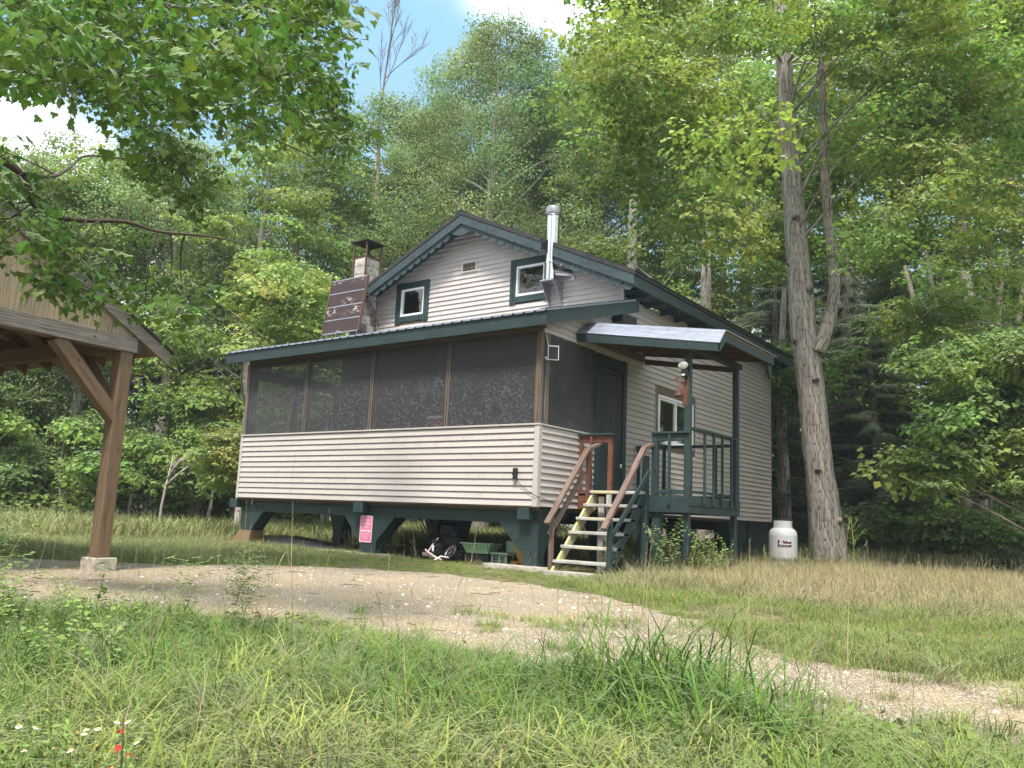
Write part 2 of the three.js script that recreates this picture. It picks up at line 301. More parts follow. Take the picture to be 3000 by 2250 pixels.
{
  const strip = (x0, x1, nx, z0, z1, nz, off, keep) => {
    const pos = [], uv = [], idx = [], id = new Map(), H = (i, j) => {
      const k = j * (nx + 1) + i; if (id.has(k)) return id.get(k);
      const x = lerp(x0, x1, i / nx), z = lerp(z0, z1, j / nz); id.set(k, pos.length / 3);
      pos.push(x, groundY(x, z) + off, z); uv.push(x, z); return id.get(k);
    };
    for (let j = 0; j < nz; j++) for (let i = 0; i < nx; i++) {
      if (keep && !keep(lerp(x0, x1, (i + 0.5) / nx), lerp(z0, z1, (j + 0.5) / nz))) continue;
      const a = H(i, j), b = H(i + 1, j), c = H(i, j + 1), d = H(i + 1, j + 1); idx.push(a, c, b, b, c, d);
    }
    const g = new THREE.BufferGeometry(); g.setAttribute('position', new THREE.Float32BufferAttribute(pos, 3)); g.setAttribute('uv', new THREE.Float32BufferAttribute(uv, 2)); g.setIndex(idx); g.computeVertexNormals(); return g;
  };
  setting('ground', strip(-150, 150, 300, -150, 150, 300, 0), mat({ map: T.soil, roughness: 1 }));
  setting('gravel_track', strip(-9, 13, 240, 1.5, 14, 140, 0.02, (x, z) => inTrack(x, z) > 0), mat({ map: T.gravel, color: lin(0.94, 0.91, 0.84), roughness: 0.95, bumpMap: T.gravel, bumpScale: 0.016 }));
}

// ================================================================ the cottage (front corner of its porch at the origin; front faces +z, side faces +x)
const C4 = 0.1016;
const house = thing('cottage', 'beige vinyl-sided cottage with green trim and a screened porch, raised on green piers', 'house');
const rs = rng(77);
// one siding course; wall plane z = 0, facing +z; ends may slope
function sideBoard(parent, y0, y1, xb0, xb1, xt0, xt1, m) {
  const p = (x, y, z) => V(x, y, z), w = 0.0025 * (rs() - 0.5);
  const zb = 0.025 + w, zt = 0.004, ym = y0 + 0.006; y1 -= 0.004;
  const A = [p(xb0, y0, 0.002), p(xb1, y0, 0.002)], B = [p(xb0, y0, zb - 0.004), p(xb1, y0, zb - 0.004)], Cc = [p(xb0, ym, zb), p(xb1, ym, zb)], D = [p(xt0, y1, zt), p(xt1, y1, zt)], E = [p(xt0, y1, 0.002), p(xt1, y1, 0.002)];
  const q = (a, b) => [a[0], a[1], b[1], b[0]];
  const polys = [q(A, B).reverse(), q(B, Cc), q(Cc, D), q(D, E), q(E, A)].map((k) => k);
  polys[0].reverse();
  polys.push([A[1], E[1], D[1], Cc[1], B[1]].reverse().reverse(), [A[0], B[0], Cc[0], D[0], E[0]]);
  // orient outward from the middle of the board
  const mid = p((xb0 + xb1) / 2, (y0 + y1) / 2, 0.006);
  for (const f of polys) { const n = f[1].clone().sub(f[0]).cross(f[2].clone().sub(f[0])), c = f.reduce((s, k) => s.add(k), p(0, 0, 0)).divideScalar(f.length).sub(mid); if (n.dot(c) < 0) f.reverse(); }
  part('siding_board', faces(polys, 0), m, parent);
}
// rows of siding; extent(y) gives the spans [x0, x1] there
function siding(parent, yStart, rows, extent, seamAt) {
  for (let r = 0; r < rows; r++) {
    const y0 = yStart + r * C4, y1 = y0 + C4, ym = y0 + C4 / 2, b = extent(y0 + 0.002, ym), t = extent(y1 - 0.002, ym);
    b.forEach(([x0, x1], i) => {
      if (!t[i]) { const mx = (x0 + x1) / 2; if (x1 - x0 < 0.05) return; t[i] = [mx - 0.02, mx + 0.02]; }
      const [u0, u1] = t[i]; let cuts = [];
      let s = seamAt ? seamAt(r) : 1e9;
      for (; s < x1 - 0.5; s += 3.66) if (s > x0 + 0.5) cuts.push(s);
      const xs = [x0, ...cuts, x1];
      for (let k = 0; k + 1 < xs.length; k++) sideBoard(parent, y0, y1, xs[k] + (k ? 0.0012 : 0), xs[k + 1], k ? xs[k] + 0.0012 : u0, k + 2 < xs.length ? xs[k + 1] : u1, M.vinyl[(rs() * 4) | 0]);
    });
  }
}
const cutOut = (spans, a, b) => spans.flatMap(([x0, x1]) => b <= x0 || a >= x1 ? [[x0, x1]] : [[x0, a], [b, x1]].filter(([p, q]) => q - p > 0.03));
// --- porch front wall
{
  const w = grp('porch_front_wall', house);
  part('wall_core', box(-7.28, -0.05, 0.004, 1.2, -0.09, 0), M.sheathing, w);
  siding(w, 0, 12, () => [[-7.262, -0.072]], (r) => -3.78 + 0.10 * ((r * 7) % 4) - (r % 3 === 1 ? 0.05 : 0));
  for (const [a, b] of [[-7.335, -7.264], [-0.070, 0.021]]) part('corner_trim', box(a, b, -0.006, 1.224, a < -1 ? -0.06 : -0.07, 0.022, 0.003), M.trim, w);
  part('sill_trim', box(-7.34, 0.028, 1.2245, 1.252, -0.09, 0.034, 0.004), M.trim, w);
  part('starter_strip', box(-7.3, 0.0, -0.022, -0.003, -0.08, 0.006, 0.002), M.sheathing, w);
}
// --- porch and cottage side wall, built in a frame whose x runs back from the porch corner
const sideWall = grp('side_wall', house); sideWall.rotation.y = Math.PI / 2;
{
  const rakeAt = (y) => Math.max(0.075, (y - 2.72) / 0.29 - 0.42);
  part('wall_core', [box(0.02, 1.62, 0.004, 1.2, -0.08, -0.001), box(2.64, 10.05, 0.004, 1.22, -0.1, -0.001), box(2.64, 3.78, 1.22, 3.86, -0.1, -0.001), box(5.6, 10.05, 1.22, 3.86, -0.1, -0.001), box(3.78, 5.6, 2.385, 3.86, -0.1, -0.001), box(0.06, 2.64, 2.74, 2.86, -0.08, -0.001), box(1.0, 2.64, 2.86, 3.0, -0.08, -0.001), box(1.7, 2.64, 3.0, 3.3, -0.08, -0.001)], M.sheathing, sideWall);
  siding(sideWall, 0, 12, () => [[0.075, 1.60]]);
  siding(sideWall, 0, 38, (y, c) => {
    let s = [[c > 2.74 ? Math.max(rakeAt(y), 0.075) : 2.665, 10.0]];
    if (c > 3.55) s = [[2.46, 10.0]];
    if (c > 1.2 && c < 2.39) s = cutOut(s, 3.785, 5.602);
    return s;
  }, (r) => 3.4 + ((r * 5) % 7) * 0.52);
  part('corner_trim', box(10.001, 10.075, -0.006, 3.88, -0.05, 0.024, 0.003), M.trim, sideWall);
  part('sill_trim', box(0.02, 1.6, 1.2245, 1.250, -0.08, 0.030, 0.004), M.trim, sideWall);
  part('screen_header_trim', box(0.03, 1.62, 2.675, 2.738, -0.06, 0.026, 0.004), M.trim, sideWall);
  part('door_header_trim', box(1.625, 3.33, 2.655, 2.738, -0.03, 0.030, 0.004), M.trim, sideWall);
  // five replacement courses of greyer vinyl
  for (const [a, b, y] of [[5.95, 6.75, 29], [5.73, 6.62, 28], [5.9, 6.78, 27], [6.0, 6.66, 26], [5.95, 6.72, 25], [6.02, 6.62, 24], [5.98, 6.66, 23]]) part('siding_patch', faces([[V(a, y * C4 + 0.008, 0.0215), V(b, y * C4 + 0.008, 0.0215), V(b, y * C4 + C4 - 0.002, 0.0072), V(a, y * C4 + C4 - 0.002, 0.0072)]]), M.vinylPatch, sideWall);
}
// --- side window in its raw wood surround
{
  const w = grp('side_window', house); w.rotation.y = Math.PI / 2;
  const fr = (n, x0, x1, y0, y1, t, z0, z1, m) => part(n, [box(x0, x1, y1 - t, y1, z0, z1, 0.003), box(x0, x1, y0, y0 + t, z0, z1, 0.003), box(x0, x0 + t, y0 + t, y1 - t, z0, z1, 0.003), box(x1 - t, x1, y0 + t, y1 - t, z0, z1, 0.003)], m, w);
  fr('surround', 3.79, 5.60, 1.22, 2.382, 0.115, -0.02, 0.012, M.porchWood);
  fr('frame', 3.905, 5.485, 1.335, 2.267, 0.05, -0.05, 0.03, M.white);
  for (const [a, b, z] of [[3.957, 4.73, 0.004], [4.66, 5.433, -0.024]]) { fr('sash', a, b, 1.387, 2.215, 0.045, z - 0.02, z + 0.012, M.white); part('pane', box(a + 0.03, b - 0.03, 1.41, 2.19, z - 0.008, z - 0.003, 0.001), M.glass, w); }
  part('side_strip', box(3.776, 3.789, 1.22, 2.44, -0.01, 0.034, 0.003), M.trim, w);
}
// --- screen door
{
  const d = grp('screen_door', house); d.rotation.y = Math.PI / 2;
  part('door_frame', [box(1.60, 1.765, 0.25, 2.63, -0.08, 0.034), box(2.535, 2.66, 0.25, 2.652, -0.08, 0.034), box(1.766, 2.534, 2.46, 2.63, -0.08, 0.030)], M.green, d);
  part('door_leaf', [box(1.772, 1.85, 0.27, 2.45, -0.05, 0.0), box(2.45, 2.528, 0.27, 2.45, -0.05, 0.0), box(1.851, 2.449, 2.36, 2.449, -0.05, -0.001), box(1.851, 2.449, 0.27, 1.30, -0.045, -0.004)], M.green, d);
  part('screen_cloth', box(1.80, 2.50, 1.27, 2.42, 0.001, 0.004, 0.001), M.screen, d);
  part('door_knob', box(2.50, 2.535, 0.755, 0.83, 0.002, 0.03, 0.006), M.white, d);
}
// --- porch screens and posts
{
  const fr = [-7.285, -5.45, -3.67, -1.87, -0.055];
  const ps = grp('porch_screen_front', house);
  for (let i = 0; i < 4; i++) part('screen_cloth', box(fr[i] + 0.02, fr[i + 1] - 0.02, 1.253, 2.70, -0.012, -0.009, 0.001), M.screen, ps);
  for (let i = 0; i < 5; i++) { const e = i === 0 || i === 4; const w = e ? 0.095 : 0.075; const x = fr[i] + (i === 4 ? 0.005 : 0); part('screen_post', box(x - w / 2, x + w / 2, 1.254, 2.70, -0.10, e ? 0.012 : -0.014, 0.005), M.porchWood, ps); if (!e) { for (const o of [-0.027, 0.024]) part('batten', box(x + o - 0.012, x + o + 0.012, 1.254, 2.66, -0.007, 0.010, 0.003), M.porchWood, ps); } }
  part('corner_batten', box(-0.062, -0.022, 1.254, 2.69, 0.0125, 0.03, 0.003), M.pt, ps);
  part('header_board', box(-7.33, 0.0, 2.62, 2.80, -0.11, -0.0155, 0.004), M.porchWood, ps);
  const sd = grp('porch_screen_side', house); sd.rotation.y = Math.PI / 2;
  part('screen_cloth', box(0.05, 1.60, 1.252, 2.69, 0.004, 0.007, 0.001), M.screen, sd);
  part('screen_post', box(0.012, 0.165, 1.252, 2.674, -0.09, 0.002, 0.005), M.porchWood, sd);
  part('batten', box(0.10, 0.20, 1.252, 2.672, 0.0085, 0.020, 0.003), M.porchWood, sd);
  const lf = grp('porch_screen_left', house); lf.position.x = -7.33; lf.rotation.y = Math.PI / 2;
  part('knee_wall', box(0.03, 2.4, 0, 1.25, 0.0, 0.08), M.porchWood, lf);
  part('screen_cloth', box(0.03, 2.4, 1.25, 2.62, 0.02, 0.023, 0.001), M.screenFar, lf);
  part('screen_post', [box(1.13, 1.25, 1.25, 2.62, 0.03, 0.1), box(2.30, 2.42, 1.25, 2.62, 0.03, 0.1), box(0.03, 2.4, 2.42, 2.62, 0.03, 0.1), box(0.1, 0.2, 1.25, 2.62, 0.03, 0.1)], M.porchWood, lf);
}
// --- floor, plain walls that the woods side and the porch back show
part('floor', [box(-7.28, -0.1, -0.05, 0.05, -10.0, -0.1)], M.darkWood, house);
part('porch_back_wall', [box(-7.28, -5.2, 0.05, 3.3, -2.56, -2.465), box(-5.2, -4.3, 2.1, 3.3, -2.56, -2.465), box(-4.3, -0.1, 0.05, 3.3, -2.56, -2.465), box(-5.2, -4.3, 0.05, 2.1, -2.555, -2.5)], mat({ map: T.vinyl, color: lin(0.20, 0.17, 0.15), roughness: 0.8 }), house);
part('rear_walls', [box(-7.33, -7.23, 0.0, 3.9, -10.05, -2.56), box(-7.22, -0.1, 0.0, 4.0, -10.07, -9.97), prism([[-7.2, 4.0], [-0.1, 4.0], [-3.57, 5.6]], -10.06, -9.98)], M.vinyl[1], house);

// --- gable wall
const RX = -3.57, RY = 5.73, RSL = 0.457, yb = (x) => RY - RSL * Math.abs(x - RX);
{
  const w = grp('gable_wall', house); w.position.z = -2.46;
  part('wall_core', [box(-6.25, -5.64, 3.3, 4.45, -0.1, -0.001), box(-5.64, -4.69, 3.3, 3.92, -0.1, -0.001), box(-4.69, -2.51, 3.3, 5.2, -0.1, -0.001), box(-2.51, -1.56, 3.3, 3.98, -0.1, -0.001), box(-1.56, -0.02, 3.3, 3.95, -0.1, -0.001), prism([[-5.64, 4.80], [-4.7, 4.80], [-4.7, 5.2], [-5.0, 5.2]], -0.1, -0.001), prism([[-2.5, 4.86], [-1.6, 4.86], [-2.4, 5.2], [-2.5, 5.2]], -0.1, -0.001), prism([[-4.9, 5.201], [-2.3, 5.201], [-3.57, 5.78]], -0.1, -0.001), prism([[-1.55, 3.951], [-0.1, 3.951], [-1.55, 4.6]], -0.1, -0.001)], M.sheathing, w);
  siding(w, 3.36, 25, (y, c) => {
    const hw = (RY + 0.10 - y) / RSL; if (hw < 0.1) return [];
    let s = [[Math.max(-6.262, RX - hw), Math.min(-0.03, RX + hw)]];
    if (c > 3.90 && c < 4.81) s = cutOut(s, -5.655, -4.68);
    if (c > 3.96 && c < 4.88) s = cutOut(s, -2.525, -1.55);
    return s;
  }, (r) => -4.4 + ((r * 3) % 5) * 0.6);
  part('corner_trim', box(-0.028, 0.044, 3.36, 4.05, -0.04, 0.024, 0.003), M.trim, w);
}
function gableWindow(x0, x1, y0, y1) {
  const w = grp('gable_window', house); w.position.z = -2.46;
  const t = 0.145;
  part('casing', [box(x0, x0 + t, y0, y1, -0.03, 0.036, 0.004), box(x1 - t, x1, y0, y1, -0.03, 0.036, 0.004), box(x0 + t + 0.001, x1 - t - 0.001, y1 - t, y1 - 0.002, -0.03, 0.031, 0.004), box(x0 + t + 0.001, x1 - t - 0.001, y0 + 0.03, y0 + t + 0.01, -0.03, 0.031, 0.004), box(x0 + 0.06, x0 + 0.075, y0, y1, 0.03, 0.046, 0.003), box(x1 - 0.075, x1 - 0.06, y0, y1, 0.03, 0.046, 0.003)], M.green, w);
  const a = x0 + t, b = x1 - t, c = y0 + t + 0.012, d = y1 - t;
  const s = 0.036;
  part('frame', [box(a, b, d - s, d, -0.05, 0.026, 0.003), box(a, b, c, c + s + 0.01, -0.05, 0.026, 0.003), box(a, a + s, c + s + 0.01, d - s, -0.05, 0.026, 0.003), box(b - s, b, c + s + 0.01, d - s, -0.05, 0.026, 0.003)], M.white, w);
  part('pane', box(a + 0.02, b - 0.02, c + 0.02, d - 0.02, -0.012, -0.007, 0.001), M.glass, w);
}
gableWindow(-5.65, -4.685, 3.90, 4.81);
gableWindow(-2.52, -1.555, 3.965, 4.878);
{
  const v = grp('gable_vent', house); v.position.set(-3.595, 4.917, -2.46);
  part('vent_frame', [box(-0.2, 0.2, 0.085, 0.115, 0.0, 0.04, 0.003), box(-0.2, 0.2, -0.115, -0.085, 0.0, 0.04, 0.003), box(-0.2, -0.17, -0.084, 0.084, 0.0, 0.04, 0.003), box(0.17, 0.2, -0.084, 0.084, 0.0, 0.04, 0.003)], M.trim, v);
  part('vent_back', box(-0.17, 0.17, -0.085, 0.085, 0.018, 0.022, 0.001), M.sheathing, v);
  for (let i = 0; i < 9; i++) part('louver', box(-0.15 + i * 0.0375 - 0.006, -0.15 + i * 0.0375 + 0.006, -0.084, 0.084, 0.0225, 0.034, 0.002), M.black, v);
}
// --- main roof
{
  const r = grp('main_roof', house);
  const slope = (x0, x1, o0, o1, z0, z1) => prism([[x0, yb(x0) + o0], [x1, yb(x1) + o0], [x1, yb(x1) + o1], [x0, yb(x0) + o1]], z0, z1);
  part('shingles', slope(RX, -1.555, 0.192, 0.262, -10.45, -2.035), M.shingle, r);
  part('shingles', slope(-1.554, -1.262, 0.192, 0.262, -10.45, -2.42), M.shingle, r);
  part('shingles', slope(-1.261, 0.475, 0.192, 0.262, -10.45, -2.035), M.shingle, r);
  part('shingles', slope(-6.265, RX - 0.0005, 0.192, 0.262, -10.45, -2.035), M.shingle, r);
  part('shingles', slope(-7.5, -6.266, 0.192, 0.262, -10.45, -2.46), M.shingle, r);
  part('metal_sheet', [slope(RX + 0.001, -1.57, 0.266, 0.274, -10.46, -2.05), slope(-1.245, 0.50, 0.266, 0.274, -10.46, -2.05), slope(-7.52, RX - 0.001, 0.266, 0.274, -10.46, -2.47)], M.roofGreen, r);
  part('ridge_cap', prism([[RX - 0.16, yb(RX - 0.16) + 0.276], [RX, RY + 0.276], [RX + 0.16, yb(RX + 0.16) + 0.276], [RX + 0.16, yb(RX + 0.16) + 0.288], [RX, RY + 0.292], [RX - 0.16, yb(RX - 0.16) + 0.288]], -10.47, -2.03), M.roofGreen, r);
  for (const [a, b] of [[RX + 0.001, -1.545], [-1.275, 0.452], [-6.262, RX - 0.001]]) part('rake_fascia', slope(a, b, 0, 0.1915, -2.085, -2.05), M.greenPale, r);
  part('soffit', [slope(RX, -1.56, 0.10, 0.187, -2.455, -2.087), slope(-1.26, 0.44, 0.10, 0.187, -2.455, -2.087), slope(-6.26, RX, 0.10, 0.187, -2.455, -2.087)], M.greenB, r);
  part('eave_fascia', box(0.432, 0.468, 3.865, 4.055, -10.44, -2.088), M.green, r);
  part('eave_soffit', box(0.03, 0.43, 3.89, 3.93, -10.42, -2.47), M.greenB, r);
  for (let i = 0; i < 13; i++) part('rafter_tail', box(0.03, 0.431, 3.80, 3.888, -2.7 - i * 0.62, -2.655 - i * 0.62), M.greenB, r);
  // scalloped trim
  const ca = 1 / Math.hypot(1, RSL), sl = (x, sgn) => {
    const p = [], n = 10, R = 0.106; for (let i = 0; i <= n; i++) { const a = Math.PI + Math.PI * i / n; p.push([Math.cos(a) * R, Math.sin(a) * R * 1.02]); } p.push([R, 0.06], [-R, 0.06]);
    const g = prism(p, -0.009, 0.009); g.rotateZ(-sgn * Math.atan(RSL)); g.translate(x, yb(x) - 0.022, -2.072 - 0.022); return g;
  };
  const st = 0.213 * ca;
  for (let x = -1.275 + 0.11; x < 0.43; x += 0.2135 * 1.0) part('scallop', sl(x, 1), M.greenPale, r);
  for (let x = -1.545 - 0.16; x > RX + 0.35; x -= 0.2) part('scallop', sl(x, 1), M.greenPale, r);
  for (let x = RX - 0.42; x > -6.22; x -= 0.195) part('scallop', sl(x, -1), M.greenPale, r);
  const lens = []; for (let i = 0; i <= 12; i++) { const t = i / 12 * 2 - 1; lens.push([RX + t * 0.33, RY - 0.115 - 0.13 * (1 - t * t)]); } lens.push([RX + 0.33, RY - 0.06], [RX, RY + 0.05], [RX - 0.33, RY - 0.06]);
  part('peak_ornament', prism(lens, -2.107, -2.088), M.greenPale, r);
}
// --- porch roof: ribbed metal on rafters, green fascia
{
  const r = grp('porch_roof', house), m = 0.29, top = (z) => 2.925 + m * (0.3 - z);
  part('fascia', box(-7.66, -3.6, 2.695, 2.915, 0.275, 0.305), M.green, r);
  part('fascia', box(-3.597, 0.262, 2.695, 2.915, 0.275, 0.305), M.green, r);
  for (const [x0, x1] of [[0.234, 0.2635], [-7.66, -7.63]]) part('rake_fascia', prism([[-0.274, top(0.274) - 0.22], [2.62, top(-2.62) - 0.225], [2.62, top(-2.62) - 0.006], [-0.274, top(0.274) - 0.006]].map(([a, b]) => [a, b]), x0, x1, 0), M.green, r);
  part('roof_deck', prism([[-0.27, top(0.27) - 0.05], [2.45, top(-2.45) - 0.05], [2.45, top(-2.45) - 0.012], [-0.27, top(0.27) - 0.012]], -7.62, 0.23, 0), M.darkWood, r);
  for (let i = 0; i < 13; i++) { const x = -7.5 + i * 0.61; part('rafter', prism([[-0.26, top(0.26) - 0.19], [2.45, top(-2.45) - 0.19], [2.45, top(-2.45) - 0.052], [-0.26, top(0.26) - 0.052]], x, x + 0.04, 0), M.darkWood, r); }
  // box end of the plate under the rake
  part('plate_end', box(0.02, 0.233, 3.27, 3.43, -2.60, -2.08), M.black, r);
  // ribbed sheet
  const prof = []; let x = -7.69; while (x < 0.27) { prof.push([x, 0], [x + 0.15, 0], [x + 0.165, 0.02], [x + 0.19, 0.02]); x += 0.205; } prof.push([0.285, 0]);
  const polys = [], zf = 0.335, zbk = -2.44;
  for (let i = 0; i + 1 < prof.length; i++) { const [a, h] = prof[i], [b, k] = prof[i + 1]; const q = (xx, hh, z) => V(xx, top(z) + hh, z); polys.push([q(a, h, zf), q(b, k, zf), q(b, k, zbk), q(a, h, zbk)], [q(a, h - 0.012, zbk), q(b, k - 0.012, zbk), q(b, k - 0.012, zf), q(a, h - 0.012, zf)], [q(a, h - 0.012, zf), q(b, k - 0.012, zf), q(b, k, zf), q(a, h, zf)]); }
  part('metal_sheet', faces(polys), M.galv, r);
  part('rake_trim', prism([[-0.345, top(0.345) + 0.022], [2.70, top(-2.70) + 0.022], [2.70, top(-2.70) + 0.034], [-0.345, top(0.345) + 0.034]], 0.17, 0.295, 0), M.roofGreen, r);
}
// --- concrete block chimney with a rusty rain cap
{
  const c = grp('block_chimney', house), x0 = -6.63, x1 = -6.27, z0 = -2.44, z1 = -2.03;
  part('mortar_core', box(x0 + 0.012, x1 - 0.012, 3.2, 5.415, z0 + 0.012, z1 - 0.012), M.mortar, c);
  for (let i = 0; i < 12; i++) { const y = 3.16 + i * 0.19; for (const s of [0, 1]) { const cut = i % 2 ? (z0 + z1) / 2 + 0.05 : (z0 + z1) / 2 - 0.05; part('block', box(x0, x1, y + 0.005, y + 0.185, s ? cut + 0.004 : z0, s ? z1 : cut - 0.004, 0.006), y < 4.45 && (i * 5 + s) % 3 ? M.blockDark : M.block[(i * 2 + s) % 3], c); } }
  const cap = grp('rain_cap', c);
  part('clay_rim', [box(x0 - 0.01, x1 + 0.01, 5.44, 5.465, z0 - 0.01, z1 + 0.01), box(x0 + 0.08, x1 - 0.08, 5.466, 5.53, z0 + 0.09, z1 - 0.09)], mat({ color: lin(0.30, 0.115, 0.065), roughness: 0.9, map: T.block }), cap);
  part('cap_plate', box(x0 - 0.10, x1 + 0.10, 5.80, 5.82, z0 - 0.09, z1 + 0.09), mat({ color: lin(0.022, 0.026, 0.024), roughness: 0.8 }), cap);
  part('flue_stub', rod([(x0 + x1) / 2, 5.53, (z0 + z1) / 2], [(x0 + x1) / 2, 5.80, (z0 + z1) / 2], 0.045, 10), M.black, cap);
  for (const [x, z] of [[x0 - 0.022, z0 - 0.022], [x0 - 0.022, z1 + 0.022], [x1 + 0.022, z0 - 0.022], [x1 + 0.022, z1 + 0.022]]) part('cap_leg', box(x - 0.018, x + 0.018, 4.98, 5.80, z - 0.018, z + 0.018, 0.004), M.rustIron, cap);
}
// --- stove pipe on its wall bracket
{
  const s = grp('stove_pipe', house); s.position.set(-1.41, 0, -2.25);
  const P = lathe([[0.001, 4.26], [0.115, 4.26], [0.118, 4.28], [0.118, 4.58], [0.128, 4.585], [0.128, 4.64], [0.122, 4.645], [0.122, 5.50], [0.126, 5.505], [0.126, 5.53]], 32);
  part('pipe', P, M.steel, s);
  part('pipe_cap', lathe([[0.126, 5.53], [0.148, 5.535], [0.150, 5.545], [0.132, 5.552], [0.132, 5.57], [0.150, 5.58], [0.153, 5.70], [0.14, 5.715], [0.001, 5.715]], 32), M.steelDull, s);
  part('bracket_shelf', box(-0.14, 0.15, 4.225, 4.255, -0.2, 0.175, 0.003), M.steelDull, s);
  for (const x of [-0.135, 0.145]) part('bracket_side', prism([[-0.17, 4.224], [0.205, 4.224], [0.205, 3.78]].map(([a, b]) => [a, b]), x - 0.004, x + 0.004, 0), M.steelDull, s);
  part('wall_tee', tube([[0.08, 4.42, 0], [0.22, 4.42, -0.1], [0.30, 4.42, -0.2]], [0.075, 0.075, 0.08], 16, 0, 1, true), M.steelDull, s);
  part('wall_plate', box(0.24, 0.40, 4.28, 4.58, -0.186, -0.174, 0.002), M.steelDull, s);
}
// --- piers, gussets and girders
{
  const f = grp('foundation', house);
  part('front_girder', box(-7.2, -0.03, -0.262, -0.062, -0.24, -0.13), M.greenB, f);
  part('sill_beam', box(-7.28, -0.03, -0.06, -0.024, -0.3, -0.06), M.darkWood, f);
  const gus = (pts, z0, z1, m = M.greenB) => part('gusset', prism(pts, z0, z1), m, f);
  const mid = [[-4.26, -0.275], [-4.26, -0.05], [-3.04, -0.05], [-3.04, -0.28], [-3.43, -0.67], [-3.45, -0.98], [-3.80, -0.98], [-3.82, -0.75]];
  gus([[-7.27, -0.03], [-6.61, -0.05], [-6.61, -0.27], [-6.95, -0.63], [-6.97, -0.70], [-7.27, -0.70]], -0.42, -0.125);
  gus(mid, -0.42, -0.125);
  gus([[-0.75, -0.275], [-0.75, -0.04], [-0.03, -0.03], [-0.03, -0.98], [-0.28, -0.98], [-0.29, -0.76]], -0.30, -0.125);
  part('side_gusset', prism([[0.126, -0.025], [0.97, -0.01], [0.97, -0.12], [0.50, -0.36], [0.30, -0.70], [0.30, -0.98], [0.126, -0.98]], -0.26, -0.028, 0), M.greenB, f);
  part('pier_boot', prism([[-7.28, -0.64], [-6.93, -0.64], [-6.98, -0.98], [-7.62, -0.98]], -0.43, -0.11), M.ply, f);
  for (const [a, b] of [[-7.52, -7.28], [-3.92, -3.675], [-0.335, -0.12]]) part('joist_end', box(a, b, -0.20, -0.024, -0.124, 0.015), M.green, f);
  const pierX = [-6.9, -3.6, -0.3];
  for (const z of [-2.5, -5.6, -9.2]) {
    part('cross_girder', box(-7.2, -0.12, -0.25, -0.052, z - 0.06, z + 0.06), M.greenB, f);
    for (const x of pierX) gus([[x - 0.28, -0.251], [x + 0.25, -0.251], [x + 0.14, -0.6], [x + 0.14, -1.02], [x - 0.14, -1.02], [x - 0.14, -0.6]], z - 0.15, z + 0.15, M.greenB);
  }
  part('side_pier', prism([[7.43, -0.03], [8.5, -0.03], [8.5, -0.4], [8.2, -0.72], [8.1, -1.0], [7.85, -1.0], [7.8, -0.7]], -0.34, -0.04, 0), M.greenB, f);
  part('corner_pier', box(-0.9, -0.06, -1.02, -0.03, -10.05, -8.75), M.greenB, f);
  part('side_girder', box(-0.2, -0.06, -0.03, -0.012, -9.9, -1.2), M.darkWood, f);
  for (let i = 0; i < 14; i++) part('joist', box(-7.2, -0.14, -0.052, -0.051 + 0.045, -0.9 - i * 0.65, -0.86 - i * 0.65), M.darkWood, f);
}

